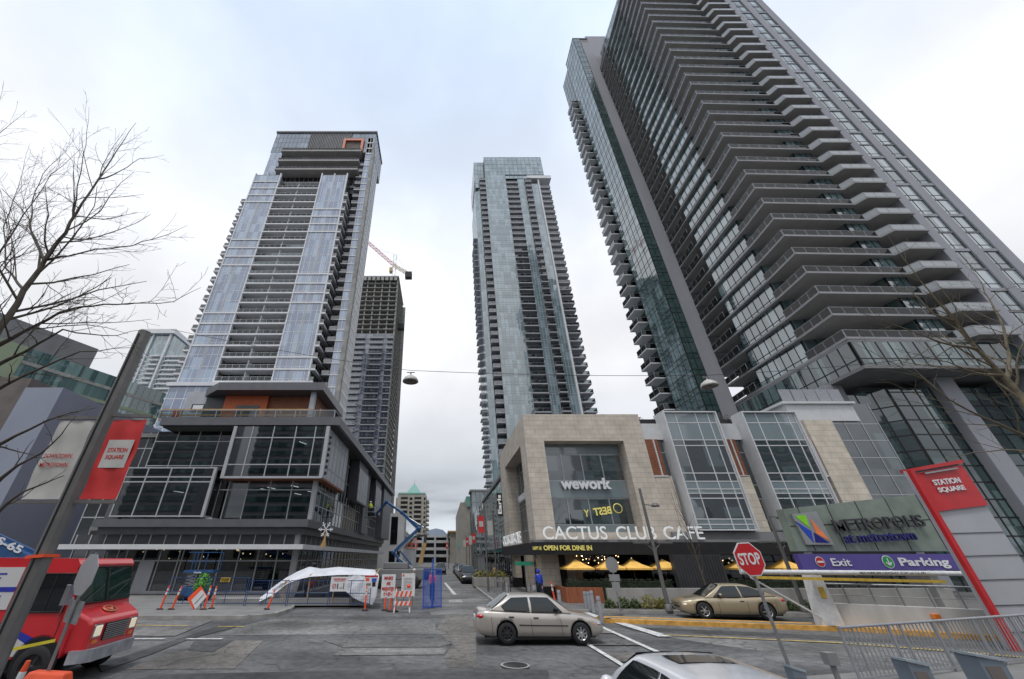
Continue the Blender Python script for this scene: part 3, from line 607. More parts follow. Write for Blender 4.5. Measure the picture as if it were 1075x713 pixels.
# ================================================================== OTHER BACKGROUND BUILDINGS
WH = thing('residential_tower', 'white balconied residential tower far away, left of the blue glass tower', 'tower', (-170, 206, 0))
Yw = 200.0
b = MB(); b.box(-186, Yw+2, 0, -166, Yw+20, 123, 0); b.box(-166, Yw+3, 0, -155, Yw+24, 108); part('tower_core', b, [M['g_mt']], WH, True)
b = MB(); gl(b, (-186,Yw+1.9), (-166,Yw+1.9), 1, 3.7, 10, (), fw=.15); gl(b, (-165.9,Yw+2.9), (-155,Yw+2.9), 1, 3.7, 6, (), fw=.15); w = part('window_wall', b, [M['g_mt'], M['ltw']], WH, True)
b = MB(); b.box(-186.5, Yw, 0, -179, Yw+20, .7); b.box(-174, Yw, 0, -168.5, Yw+20, .7); b.box(-186.5, Yw+1.7, 0, -165.7, Yw+20, .5); b.box(-165, Yw+1, 0, -154.5, Yw+24, .7); bl = part('balcony', b, [M['ltw']], WH, True)
for k in range(1, 41):
    if k < 36 or True: copy_tree(bl, WH, k*FH) if k < 37 else None
    copy_tree(w, WH, k*FH) if k < 36 else None
b = MB(); b.box(-187, Yw, 122, -165, Yw+20, 125); b.box(-178.5, Yw+1, 0, -177.7, Yw+3, 123); b.box(-168, Yw+.8, 0, -167, Yw+3, 123); part('frame', b, [M['ltw']], WH, True)

def rot2(o, d, a, b_): return (o[0]+d[0]*a-d[1]*b_, o[1]+d[1]*a+d[0]*b_)
OB = thing('office_building', 'teal glass office building with a grey rooftop box at far left', 'office', (-92, 80, 0))
o0 = (-103.0, 68.5); dd = V((8.8,18)).normalized(); Lw = 46; dn = (dd.x, dd.y)
def wallq(mb, a0, a1, off0, off1, z0, z1, m): 
    mb.prism([rot2(o0, dn, a0, off0), rot2(o0, dn, a1, off0), rot2(o0, dn, a1, off1), rot2(o0, dn, a0, off1)], z0, z1, m)
b = MB(); wallq(b, -30, Lw, .2, 20, 0, 45.5, 0); part('core', b, [M['gslab']], OB, True)
for k in range(11):
    z = 45.6-(k+1)*3.9
    b = MB(); gl(b, rot2(o0,dn,-30,0), rot2(o0,dn,Lw,0), z+.7, z+3.9, 46, (), fw=.12); part('window_band', b, [M['g_back'], M['gslab']], OB, True)
    b = MB(); wallq(b, -30, Lw+.1, -.15, .3, z-.1, z+.7, 0); part('spandrel', b, [M['sagepanel'] if k % 2 else M['conc']], OB, True)
b = MB(); wallq(b, -30, 11.5, -.35, .1, 37.5, 45.6, 0); part('green_panel', b, [M['sagepanel']], OB, True)
b = MB(); wallq(b, -30, 24, 1.0, 18, 45.5, 51.5, 0); part('rooftop_box', b, [M['gslab']], OB, True)
b = MB(); b.prism([(-55,46.5), (-50,46.5), (-50,75), (-55,75)], 0, 22.0); t_ = solo('panel_building', b, [M['blwall']], 'plain blue-grey panelled wall block behind the white banner', 'building')
b = MB(); b.prism([(-90,44), (-56.6,48), (-56.6,75), (-90,75)], 0, 24); solo('brown_building', b, [M['brown']], 'dark brown windowless block at the left edge behind the bare branches', 'building')

# green pyramid apartment block
PY = 300.0
GP = thing('apartment_building', 'beige apartment block with a green pyramid roof at the end of the street', 'building', (-24, PY+12, 0))
x0, x1, zt = -33.5, -12.5, 43.0
b = MB(); b.box(x0, PY+1, 0, x1, PY+22, zt); b.box(x0-1.5, PY+4, 0, x0, PY+18, zt-2); part('wall', b, [M['beige']], GP, True)
for k in range(13):
    z = 1+k*3.1
    b = MB()
    for q in ((x0+2.5, x0+7.5), (x1-8.5, x1-3.5)): b.box(q[0], PY, z, q[1], PY+1.2, z+1.15); b.box(q[0], PY+.8, z+1.15, q[1], PY+.98, z+3.0, 1)
    part('balcony', b, [M['beige'], M['dark']], GP, True)
    b = MB(); b.box(x1, PY+3, z, x1+2, PY+9, z+1.2); b.box(x1, PY+12, z, x1+2, PY+18, z+1.2); b.box(x1-1.5, PY+.75, z+1.1, x1-.4, PY+.98, z+2.6, 1); b.box(-24.5, PY+.75, z+1.1, -22.5, PY+.98, z+2.6, 1); part('side_balcony', b, [M['beige'], M['g_dk']], GP, True)
b = MB(); cx, cy = (-22.0, PY+11)
ap = (cx, cy, 52.5); bs = [(cx-6,cy-6,zt+1), (cx+6,cy-6,zt+1), (cx+6,cy+6,zt+1), (cx-6,cy+6,zt+1)]
b.add(bs+[ap], [(0,1,4),(1,2,4),(2,3,4),(3,0,4)]); b.box(x0+.5, PY+.8, zt, x1-.5, PY+20, zt+1.1); part('roof', b, [M['teal']], GP, True)
b = MB(); b.beam((cx,cy,50), (cx,cy,55), .4, .4); part('finial', b, [M['white']], GP, True)

PK = thing('parking_garage', 'white open-decked parking garage closing the far end of the street', 'garage', (-15, 255, 0))
Yp = 245.0
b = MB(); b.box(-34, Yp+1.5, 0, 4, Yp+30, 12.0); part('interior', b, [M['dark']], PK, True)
for z in (2.6, 6.0, 9.6): 
    b = MB(); b.box(-34, Yp, z, 4, Yp+1.6, z+1.4); part('deck', b, [M['parkw']], PK, True)
b = MB(); b.box(-34, Yp-.3, 12.4, 4, Yp+30, 13.5); part('roof', b, [M['parkw']], PK, True)
for i in range(6):
    b = MB(); b.box(-33+i*7, Yp-.4, 0, -32+i*7, Yp+.5, 12.4); part('column', b, [M['parkw']], PK, True)
SB = thing('shop_building', 'white and black panelled low building just beyond the dark podium', 'building', (-14, 104, 0))
b = MB(); b.box(-22, 100, 0, -9.2, 150, 11.8, 0); part('wall', b, [M['parkw']], SB, True)
for x0, x1, z0, z1 in ((-12.3,-10.7,5.2,11), (-10.6,-9.9,1,4), (-12.4,-11,1,3.8)):
    b = MB(); b.box(x0, 99.9, z0, x1, 100.2, z1); part('window', b, [M['g_dk']], SB, True)
b = MB(); b.box(-9.3, 104, 4.5, -9.12, 140, 7); b.box(-9.3, 104, 8, -9.12, 140, 10.8); part('window', b, [M['g_dk']], SB, True)

# right-hand street row beyond the stone corner
RS = thing('glass_shop_building', 'glass fronted two-storey shop building right behind the stone corner along the side street', 'building', (12, 60, 0))
b = MB(); b.box(7.6, 46.5, 0, 20, 76, 9.9, 0); part('core', b, [M['gslab']], RS, True)
for k in range(6):
    y0 = 46.6+k*4.9
    b = MB(); gl(b, (7.45,y0+4.8), (7.45,y0), 3.6, 11.3, 3, (4.4, 6.6, 8.0, 10.3), fw=.1); part('window', b, [M['g_rtw'], M['alu']], RS, True)
    b = MB(); gl(b, (7.3,y0+4.8), (7.3,y0), 0, 3.0, 3, (2.4,), fw=.1); part('shop_window', b, [M['g_dk'], M['black']], RS, True)
b = MB(); b.box(5.4, 46.5, 3.05, 7.6, 76, 3.3); part('glass_canopy', b, [M['g_back']], RS, True)
b = MB(); b.box(7.2, 46.4, 11.3, 21, 76.2, 11.7); part('roof', b, [M['gslab']], RS, True)
GT = thing('glass_lift_tower', 'small square glass tower with a flat roof on the right side of the street', 'building', (10, 110, 0))
b = MB(); b.box(7.7, 107.2, 0, 12, 112, 17, 2); gl(b, (7.5,112), (7.5,107), 0, 17.6, 4, [2+i*2.6 for i in range(6)], 0, 1, fw=.14); gl(b, (7.5,107), (12,107), 0, 17.6, 4, [2+i*2.6 for i in range(6)], 0, 1, fw=.14); part('glazing', b, [M['g_rtw'], M['gslab'], M['gslab']], GT, True)
b = MB(); b.box(7.1, 106.5, 17.6, 12.4, 112.5, 18.1); part('roof', b, [M['gslab']], GT, True)
b = MB(); b.box(7.9, 77, 0, 20, 106.4, 12.3); gl(b, (7.8,106), (7.8,77), 3, 12, 9, (6,9), 1, 2, fw=.12); solo('glass_shop_block', b, [M['gslab'], M['g_rtw'], M['gslab']], 'low glazed shop block between the small glass tower and the nearer shops', 'building')
b = MB(); b.box(6.4, 150, 0, 14, 210, 20.0); b.box(8.6, 149.5, 18.5, 14, 200, 22, 1); b.box(6.3, 160, 6, 6.42, 200, 8, 1); solo('concrete_building', b, [M['beige'], M['teal']], 'beige concrete block with dark top storey on the right side of the street', 'building')
b = MB(); b.box(3.6, 215, 0, 14, 300, 13.5); b.box(2.4, 214, 13.5, 14.5, 300, 14.2, 1)
for i in range(8): b.box(3.45, 217+i*10, 3, 3.62, 223+i*10, 11, 2)
solo('brown_roof_building', b, [M['beige'], M['tan'], M['g_dk']], 'low building with a tan overhanging roof at the far end on the right', 'building')
# unseen buildings added behind the camera for the shop glass to mirror
b = MB(); b.box(-75, -46, 0, 60, -32, 11, 0)
for i in range(17):
    for k in range(2): b.box(-72+i*7.6, -32.02, 2.5+k*5, -67+i*7.6, -31.8, 5.6+k*5, 1)
solo('mall_building', b, [M['beige'], M['g_dk']], 'unseen long low mall building added behind the viewer for the shop glass to mirror', 'building')

for (x0, x1, y0, y1, h, lb) in ((-108,-84,-90,-70,62,'unseen tall slab block added behind the viewer for reflections, farthest to the left'), (-68,-44,-92,-70,46,'unseen mid-height slab block added behind the viewer for reflections, left of the street'), (50,66,-90,-70,44,'unseen narrow slab block added behind the viewer for reflections, right of the street'), (98,122,-95,-70,52,'unseen broad slab block added behind the viewer for reflections, farthest to the right')):
    t_ = thing('reflection_block', lb, 'building', ((x0+x1)/2, (y0+y1)/2, 0)); b = MB(); b.box(x0, y0, 0, x1, y1, h); part('wall', b, [M['offw']], t_, True)  # unseen block, added to give the facade glass dark reflections
    for i in range(int(h/3)-1): b = MB(); b.box(x0-.2, y1-.4, 4+i*3, x1+.2, y1+.3, 5.7+i*3); part('window_band', b, [M['g_back']], t_, True)
# ================================================================== GROUND
def sheet(name, poly, z, mat, kind='structure'):
    b = MB(); 
    P = [(p[0], p[1], z) for p in poly]
    b.extr(P, (0,0,-.004), 0)
    o = link(name, b.mesh(name, [mat])); return tag(o, kind=kind)
b = MB(); N = 24; R_ = 6000
b.add([(-R_,-R_,0),(R_,-R_,0),(R_,R_,0),(-R_,R_,0)], [(0,1,2,3)]); tag(link('ground', b.mesh('ground', [M['asph']])), kind='structure')
def G2(x, y): p = gr(x, y); return (p.x, p.y)
# resurfacing patches surveyed on the crossing
pt = lambda L, ox=140, oy=640, s=2.986: [G2(ox+x/s, oy+y/s) for x, y in L]
k = 0
for nm, L, m in (
    ('road_patch', [(980,14),(1075,14),(1075,185),(985,182),(975,150),(1002,112),(948,66)], 'asphb'),
    ('road_patch', [(255,82),(380,35),(465,30),(945,40),(948,64),(990,78),(420,80)], 'asph2'),
    ('road_patch', [(-30,190),(130,135),(320,98),(408,98),(390,115),(315,187),(100,188)], 'asphb'),
    ('road_patch', [(595,97),(1000,97),(1004,108),(960,118),(655,120)], 'asph2'),
    ('road_patch', [(660,122),(985,122),(975,143),(625,146)], 'asph4'),
    ('road_patch', [(-120,168),(-60,158),(330,32),(425,30),(180,92),(60,140),(-100,196)], 'asph3'),
    ('road_patch', [(190,100),(315,98),(250,135),(170,130)], 'asph3'),
    ('road_patch', [(-200,40),(250,35),(130,85),(-200,82)], 'asph4'),
    ('road_patch', [(60,207),(1100,187),(1300,193),(1300,230),(0,230)], 'asph3')):
    k += 1; sheet(nm, pt(L), .004+.0025*k, M[m])
sheet('side_street', [(-.6,24),(3.2,24),(3.2,46.5),(4.9,48.6),(4.9,240),(-9,240),(-9,80),(-1.2,32)], .006, M['asph2'])
sheet('east_road', [(9.5,24.5),(40,12),(60,12),(60,2),(20,2),(8.6,17.5),(8.0,21)], .0045, M['asph2'])
sheet('east_road_strip', [(7.6,20.3),(13.5,18.6),(20,15.6),(19.6,14.9),(13.2,17.6),(7.8,19.2)], .0095, M['asph3'])
for i in range(5):     # tyre-darkened and worn bands on the crossing
    y = 19.6-i*2.3; sheet('road_patch', [(4.95,y),(6.65,y),(6.65,y-1.1),(4.95,y-1.1)], .031, M['asph2' if i % 2 else 'asphb'])
# painted markings
def stripe(poly, m='paint', nm='road_marking', z=.036): sheet(nm, poly, z, M[m])
stripe([(6.66,21.0),(6.84,21.0),(6.78,12.0),(6.6,12.0)]); stripe([(4.86,16.5),(5.02,16.5),(5.0,9.5),(4.84,9.5)]); stripe([(4.9,24),(5.0,24),(5.0,18.6),(4.9,18.6)])
stripe([(7.35,24.8),(7.85,24.8),(7.9,22.0),(7.45,22.0)]); stripe([(7.75,21.3),(8.2,21.3),(8.55,17.8),(8.05,17.8)])
stripe([(8.4,18.25),(13.7,16.7),(16.0,15.4),(22,11),(21.9,10.85),(15.9,15.25),(13.6,16.58),(8.4,18.13)], 'ypaint')
stripe([(-20,21.0),(-11,20.4),(-11,20.28),(-20,20.88)], 'ypaint'); stripe([(-9.6,20.2),(-8.5,20.2),(-8.5,20.08),(-9.6,20.08)], 'ypaint')
for x in (-11.4, -9.3): stripe([(x,17.4),(x+1.3,17.4),(x+1.3,17.25),(x,17.25)])
for y in (30.5, 31.6): stripe([(.4,y),(1.3,y+.1),(1.3,y-.3),(.4,y-.4)], 'paint')
stripe([(.1,52),(.35,52),(1.1,36),(.8,36)]);
b = MB(); b.lathe([(0.001,.012),(.3,.012),(.33,.004)], 24, (1.98,13.45,.036)); b.lathe([(.34,.01),(.4,.004)], 24, (1.98,13.45,.034), m=1)
solo('manhole_cover', b, [M['black'], M['conc_d']], 'round dark manhole cover in the road in front of the silver sedan', 'manhole')
# kerbs and walks
def kerbed(name, poly, h, mat, kmat, kw=.16):
    sheet(name, poly, h, M[mat]); b = MB()
    n = len(poly)
    for i in range(n):
        a = V(poly[i]); c = V(poly[(i+1) % n]); d = c-a; ob(b, (a+c)/2, d, d.length+kw, kw, -.05, h+.012)
    tag(link('kerb', b.mesh('kerb', [M[kmat]])), kind='structure')
kerbed('sidewalk', [(-60,24.6),(-60,22.9),(-20,22.6),(-9.4,22.6),(-8.5,23.4),(-8.5,26),(-9.6,30),(-11.2,34.2),(-60,34.2)], .14, 'walk', 'kerb')
kerbed('sidewalk', [(4.75,110),(4.7,48.6),(3.15,47.2),(3.3,34),(3.4,29),(4.6,26.2),(6.4,25.3),(9.6,24.9),(14,24.4),(26,22),(40,17),(40,31),(9.9,31),(7.5,31),(7.4,110)], .13, 'paver', 'kerb')
kerbed('median', [(7.55,22.25),(7.35,21.9),(7.55,21.45),(15.9,19.25),(16.3,19.5),(15.9,20.0)], .15, 'walk', 'ykerb', .28)
# planting strip along the concrete wall
sheet('planting_bed', [(9.8,25.9),(24,23.6),(24,26.7),(9.8,26.7)], .16, plain('soil', (.05,.035,.025), .95, 0, .4, 8))
b = MB(); b.prism([(9.7,26.75),(30,26.75),(30,27.05),(9.7,27.05)], 0, 1.0); bevel(solo('planter_wall', b, [M['conc']], 'long low concrete wall between the patio and the parked gold coupe', 'wall'), .02)

def bush(name, c, r, h, mat, label, cat='shrub', group=None, n=260, seed=1, lf=.07):
    rnd = random.Random(seed); b = MB()
    for i in range(n):
        th = rnd.uniform(0, 2*pi); ph = math.acos(rnd.uniform(-.2, 1)); rr = rnd.uniform(.55, 1)**.6
        p = V((cos(th)*sin(ph)*r[0]*rr, sin(th)*sin(ph)*r[1]*rr, cos(ph)*h*rr)) * (1+.18*sin(th*5+seed))
        a = V((rnd.uniform(-1,1), rnd.uniform(-1,1), rnd.uniform(-1,1))).normalized(); c2 = a.orthogonal().normalized()
        l = lf*rnd.uniform(.6,1.4); b.add([p-a*l, p+c2*l*.5, p+a*l, p-c2*l*.5], [(0,1,2,3)])
    th_ = thing(name, label, cat, c, 0, group); part('foliage', b, [mat], th_)
    s = MB()
    for i in range(5): a = i*1.3; s.tube([(0,0,-.02), (cos(a)*r[0]*.5, sin(a)*r[1]*.5, h*.6)], [.012,.006], 5)
    part('stem', s, [M['bark']], th_); return th_
for i, (px, w, mm, lb) in enumerate(((641,.3,'shrub','small dark green shrub right beside the back-to-front stop sign post'), (656,.38,'shrub','dark green shrub, second from the left in the bed under the wall'), (668,.3,'shrub','low dark shrub between the two bigger ones left of the bed'), (683,.5,'shruby','biggest yellow-green shrub in the bed left of the leaning lamp post'), (696,.34,'shruby','yellow-green shrub touching the lamp post foot'), (712,.3,'shrub','small shrub right of the lamp post, against the coupe nose'), (800,.4,'shrub','dark shrub just right of the stop sign post behind the coupe tail'), (818,.5,'shrub','wide green shrub behind the coupe, nearest the second lamp post'), (832,.3,'shrub','small green shrub left of the second lamp post foot'), (848,.34,'shrub','green shrub behind the white barrier post'))):
    y = 25.9 - (px-641)*.006; x = _r(px, 640)*y; bush('shrub', (x,y,.15), (w,w*.8), w*1.05+.1, M[mm], lb, 'shrub', 'shrubs in the bed under the patio wall', 330, i+3)

# ================================================================== RIGHT RETAIL BUILDING (stone corner)
SH = thing('retail_building', 'stone corner building with a big framed window, glass bays and black restaurant awning', 'building', (15, 38, 0))
XF, XE, YF = 6.73, 36.0, 31.0
b = MB()
b.box(XF, YF, 2.75, 8.25, YF+1.6, 13.1); b.box(14.75, YF, 2.75, 16.5, YF+1.6, 13.1); b.box(8.25, YF, 10.85, 14.75, YF+1.6, 13.1); b.box(16.5, YF+.05, 2.75, 17.9, YF+1.6, 8.12)
b.box(8.25, YF+.1, 3.4, 14.75, YF+1.3, 4.2)
o = part('stone_frame', b, [M['stone']], SH, True)
b = MB(); b.box(XF+.002, 32.6, 2.75, XF+1.6, 33.3, 13.1); b.box(XF+.002, 42.6, 2.75, XF+1.6, 46.3, 13.1); b.box(XF+.002, 33.3, 11.0, XF+1.6, 42.6, 13.1); b.box(XF+1.5, 45, 2.75, 12, 46.3, 13.0)
part('stone_frame', b, [M['stone']], SH, True)
hsF = (10.0, 7.95, 7.5, 7.0, 6.6, 4.75)
b = MB(); gl(b, (8.25,YF+1.25), (14.75,YF+1.25), 4.2, 10.85, [0,.235,.49,.74,1], hsF, 0, 1, fw=.08, fd=.16); b.box(8.3, YF+1.12, 6.65, 14.7, YF+1.2, 7.92, 2); b.box(8.3, YF+1.12, 10.05, 14.7, YF+1.2, 10.8, 2); b.box(8.3, YF+1.12, 4.22, 14.7, YF+1.2, 4.7, 2)
part('framed_window', b, [M['g_pod'], M['alu'], M['g_spand']], SH, True)
b = MB(); gl(b, (XF+1.25,42.6), (XF+1.25,33.3), 3.2, 11.0, [0,.2,.4,.6,.8,1], hsF, 0, 1, fw=.08, fd=.16); part('framed_window', b, [M['g_pod'], M['alu']], SH, True)
b = MB(); text_mb(b, 'wework', (9.35,YF+.95,7.25), 4.0, .85, ext=.16, bold=.035); part('lettering', b, [M['ltw']], SH, True)
b = MB(); text_mb(b, 'wework', (XF+.9,40.6,7.2), 4.0, .85, xd=(0,-1,0), ext=.16, bold=.035); part('lettering', b, [M['ltw']], SH, True)
b = MB(); text_mb(b, 'BEST', (11.7,YF+1.1,5.35), 1.4, .55, xd=(1,0,.12), ud=(-.12,0,1), ext=.012, bold=.03, mirror=True); text_mb(b, 'Y', (10.9,YF+1.1,5.3), .4, .5, ext=.012, bold=.02)
b.lathe([(.3,0),(.36,0),(.36,.012),(.3,.012)], 20, (13.6,YF+1.1,5.9), 'y'); part('neon_lettering', b, [M['texty']], SH, True)
# body / roof
b = MB(); b.box(8.3, YF+2.6, 2.9, XE, 46, 12.9); b.box(16.4, YF+.9, 12.3, XE, 46, 12.95); b.box(16.6, YF+1.05, 3.4, XE, YF+2.6, 8); part('body', b, [M['dark']], SH, True)
b = MB(); b.box(8.3, 32.6, 12.95, XE, 46, 13.02); part('roof_deck', b, [M['gslab']], SH, True)
# bays
for x0, x1 in ((18.2,22.6), (24.7,29.2)):
    b = MB(); gl(b, (x0+.12,30.4), (x1-.12,30.4), 4.35, 13.0, [0,.22,.62,.86,1] if x0 < 20 else [0,.25,.62,.86,1], (12.15,10.75,10.3,8.2,7.6,7.05,6.75,6.4,5.0,4.65), 0, 1, fw=.07, fd=.14)
    pass
    gl(b, (x0+.05,31.6), (x0+.05,30.4), 4.35, 13.0, 1, (10.75,8.2,6.4), 0, 1, fw=.08); gl(b, (x1-.05,30.4), (x1-.05,31.6), 4.35, 13.0, 1, (10.75,8.2,6.4), 0, 1, fw=.08)
    b.box(x0+.13, 30.36, 10.8, x1-.13, 30.372, 12.95, 2); b.box(x0+.13, 30.36, 6.8, x1-.13, 30.372, 7.55, 2); b.box(x0+.13, 30.36, 4.4, x1-.13, 30.372, 4.98, 2)
    o = part('glass_bay', b, [M['g_pod'], M['white'], M['g_spand']], SH, True)
    b = MB(); b.box(x0, 30.2, 4.3, x0+.1, 31.5, 13.1); b.box(x1-.1, 30.2, 4.3, x1, 31.5, 13.1); b.box(x0+.1, 30.2, 13.0, x1-.1, 31.5, 13.1); b.box(x0+.1, 30.2, 4.25, x1-.1, 31.5, 4.35); part('bay_frame', b, [M['white']], o, True)
for x0, x1 in ((16.55,18.2), (22.62,24.68), (29.22,30.9)):
    b = MB(); b.box(x0, YF+.2, 11.0, x1, YF+.9, 12.35); part('white_band', b, [M['white']], SH, True)
for x0, x1 in ((22.85,23.97),):
    b = MB(); b.box(x0, YF, 2.75, x1, YF+.8, 8.1); part('stone_pillar', b, [M['stone2']], SH, True)
b = MB(); b.box(30.2, YF-.05, 2.75, 32.6, YF+1, 12.6); part('stone_pillar', b, [M['stone2']], SH, True)
for x0 in (16.55, 22.9, 29.4):
    b = MB(); b.box(x0, YF+.1, 8.15, x0+1.05, YF+.4, 11.0, 0); b.box(x0+.62, YF+.02, 8.15, x0+.72, YF+.12, 11.0, 1); b.box(x0-.03, YF+.0, 8.05, x0+1.1, YF+.42, 8.15, 1); part('wood_louvre', b, [M['wood'], M['white']], SH, True)
b = MB(); gl(b, (17.6,YF+.5), (18.2,YF+.5), 3.7, 11, 1, (10,7.5,6.5,5), fw=.08); gl(b, (22.6,YF+.5), (24.7,YF+.5), 3.7, 11, 3, (10,7.5,6.5,5), fw=.08); gl(b, (29.2,YF+.5), (30.3,YF+.5), 3.7, 11, 2, (10,7.5,6.5,5), fw=.08); gl(b, (32.6,YF+.5), (XE+1,YF+.5), 3, 14.2, 3, [4+i*1.4 for i in range(7)], fw=.08)
part('slot_window', b, [M['g_pod'], M['alu']], SH, True)
b = MB(); b.box(29.6, YF+.3, 12.62, 35.4, YF+6, 14.1, 0); b.box(29.3, YF+.1, 14.1, 35.6, YF+6, 14.3, 0)
for i in range(5): b.box(29.9+i*1.1, YF+.6, 14.3, 30.9+i*1.1, YF+.65, 15.6, 1)
part('rooftop_box', b, [M['white'], M['fence']], SH, True)
b = MB(); b.box(6.3, 29.7, 3.5, 33.5, 31.0, 3.66); b.box(16.6, 30.7, 3.66, 33.5, 30.98, 4.2); part('grey_cornice', b, [M['gslab']], SH, True)
# awning, soffit & letters
b = MB(); b.prism([(6.1,29.5),(33.5,29.5),(33.5,31.0),(6.71,31.0),(6.71,45),(6.1,45)], 2.75, 3.48); aw = part('awning', b, [M['canopyb']], SH, True)
b = MB(); y = 29.6
for wd, x, w in (('CACTUS', 6.95, 4.45), ('CLUB', 12.05, 2.75), ('CAFE', 15.35, 2.75)): text_mb(b, wd, (x,y,3.66), w, .82, ext=.07, bold=.004)
part('lettering', b, [M['textw']], SH, True)
b = MB(); text_mb(b, 'OPEN FOR DINE IN', (6.85,29.47,3.0), 3.3, .3, ext=.02, bold=.03); text_mb(b, 'HAPPY HR', (6.12,29.47,3.02), .6, .22, ext=.02, bold=.02); part('lettering', b, [M['texty']], aw, True)
b = MB()
for wd, yy, w in (('CACTUS', 43.5, 3.9), ('CLUB', 39.1, 2.5), ('CAFE', 36.1, 2.5)): text_mb(b, wd, (6.15,yy,3.55), w, .85, xd=(0,-1,0), ext=.07, bold=.012)
part('lettering', b, [M['textw']], SH, True)
# ground floor
b = MB(); b.box(6.95, YF+.1, .1, 8.2, YF+1.5, 2.75); b.box(10.0, YF+2.5, .1, 10.5, YF+3, 2.75); b.box(8.75, YF+.4, .1, 9.35, YF+1, 2.75); b.box(7.0, 36.8, .1, 7.6, 37.8, 2.75); b.box(7.0, 42.8, .1, 7.6, 44.8, 2.75); part('stone_pier', b, [M['stone']], SH, True)
b = MB(); b.box(6.93, YF+.08, .1, 8.22, YF+1.52, .85); b.box(6.98, 42.78, .1, 7.62, 44.82, .9); b.box(8.3, YF+.3, .1, 8.72, YF+.7, 2.75); part('black_plinth', b, [M['black']], SH, True)
b = MB(); gl(b, (8.7,YF+2.9), (34,YF+2.9), .1, 2.9, 18, (2.3,), 0, 1, fw=.07); gl(b, (7.9,45), (7.9,33), .1, 2.9, 9, (2.3,), 0, 1, fw=.07); part('shop_window', b, [M['clear'], M['black']], SH, True)
b = MB(); b.box(8.0, 31.5, 2.9, 34, 45, 3.0, 0); b.box(9, 40, .1, 34, 40.2, 2.9, 1); b.box(8, 33, .1, 34, 45, .16, 1); part('restaurant_room', b, [M['intw'], M['dark']], SH, True)
b = MB()
for i in range(26): x = 9.2+(i*.93) % 23; b.ball((x, YF+3.6+(i*1.7) % 5, 2.35+.2*sin(i*2.1)), .07, 6)
part('pendant_lamp', b, [M['warm']], SH, True)
b = MB(); b.prism([(14.9,28.4),(18.2,28.6),(18.2,29),(14.9,28.8)], .1, 2.75); b2 = MB()
for i in range(17): b.box(14.95+i*.19, 28.36+i*.011, .1, 15.0+i*.19, 28.4+i*.012, 2.74)
part('dark_panel', b, [M['dgrey']], SH, True)
# interior tables hints: amber drapes in the side windows
b = MB()
for i in range(5): b.box(7.82, 33.5+i*.75, 1.3, 7.86, 33.9+i*.75, 2.5)
part('amber_drape', b, [M['amber']], SH, True)
# rooftop plants along the bays
for i in range(7):
    bush('roof_shrub', (17.2+i*1.9, YF+1.6, 13.02), (.6,.35), .5+.25*(i % 3), M['bark'], ['thin bare shrub at the left end of the roof edge row','low twiggy roof shrub above the first glass bay, left side','low twiggy roof shrub above the first glass bay, right side','taller twiggy roof shrub between the two glass bays','sparse roof shrub above the left part of the second glass bay','bushier roof shrub above the middle of the second glass bay','last roof shrub on the right, next to the white rooftop box'][i], 'shrub', 'shrubs along the roof edge', 60, 40+i, .12)
b = MB(); b.box(12.4, 33.5, 12.99, 16.3, 34.2, 13.2, 0); b.box(11.5, 33.4, 13.2, 16.5, 34.4, 13.32, 0); solo('roof_umbrella', b, [M['redroof']], 'flat red awning just showing over the stone roof edge', 'awning')
# blade sign
b = MB(); b.box(6.15, 46.6, 6.6, 6.75, 46.75, 9.0, 0); text_mb(b, 'Earls', (6.62,46.58,6.8), 2.0, .42, xd=(0,0,1), ud=(-1,0,0), ext=.03, bold=.03, m=1); solo('blade_sign', b, [M['black'], M['textw']], 'narrow black blade sign with white vertical lettering', 'sign')
b = MB(); b.box(5.0, 30.6, 2.1, 6.3, 30.66, 2.32, 0); b.box(5.6, 30.6, 0.1, 5.66, 30.66, 2.1, 1); solo('green_street_sign', b, [plain('sign_green', (.02,.25,.15), .5), M['black']], 'green name plate on a thin black post outside the stone corner', 'sign')

# patio
PF = thing('patio_fence', 'low orange wood slat fence at the patio corner', 'fence', (9, 28.5, .13))
b = MB(); 
for i in range(22): b.box(7.75+i*.105, 28.48, .14, 7.84+i*.105, 28.52, .92, 0)
b.box(7.7, 28.52, .14, 10.05, 28.58, .95, 0); b.box(7.7, 28.55, .14, 7.78, 31, .95, 0); part('slats', b, [M['woodv']], PF, True)
H_ = MB(); rnd = random.Random(5)
for i in range(5200):
    x = rnd.uniform(7.9, 25); y = rnd.uniform(28.75, 29.2) ; z = rnd.uniform(.75, 1.38); p = V((x,y,z))
    if 14.8 < x < 18.3: continue
    a = V((rnd.uniform(-1,1), rnd.uniform(-1,1), rnd.uniform(-1,1))).normalized(); c2 = a.orthogonal().normalized(); l = rnd.uniform(.03,.075); H_.add([p-a*l, p+c2*l*.6, p+a*l, p-c2*l*.6], [(0,1,2,3)])
H_.box(7.95, 28.85, .14, 14.7, 29.1, 1.25); H_.box(18.4, 28.85, .14, 25, 29.1, 1.25)
solo('hedge', H_, [M['hedge']], 'clipped dark hedge behind the patio wall and fence', 'hedge')
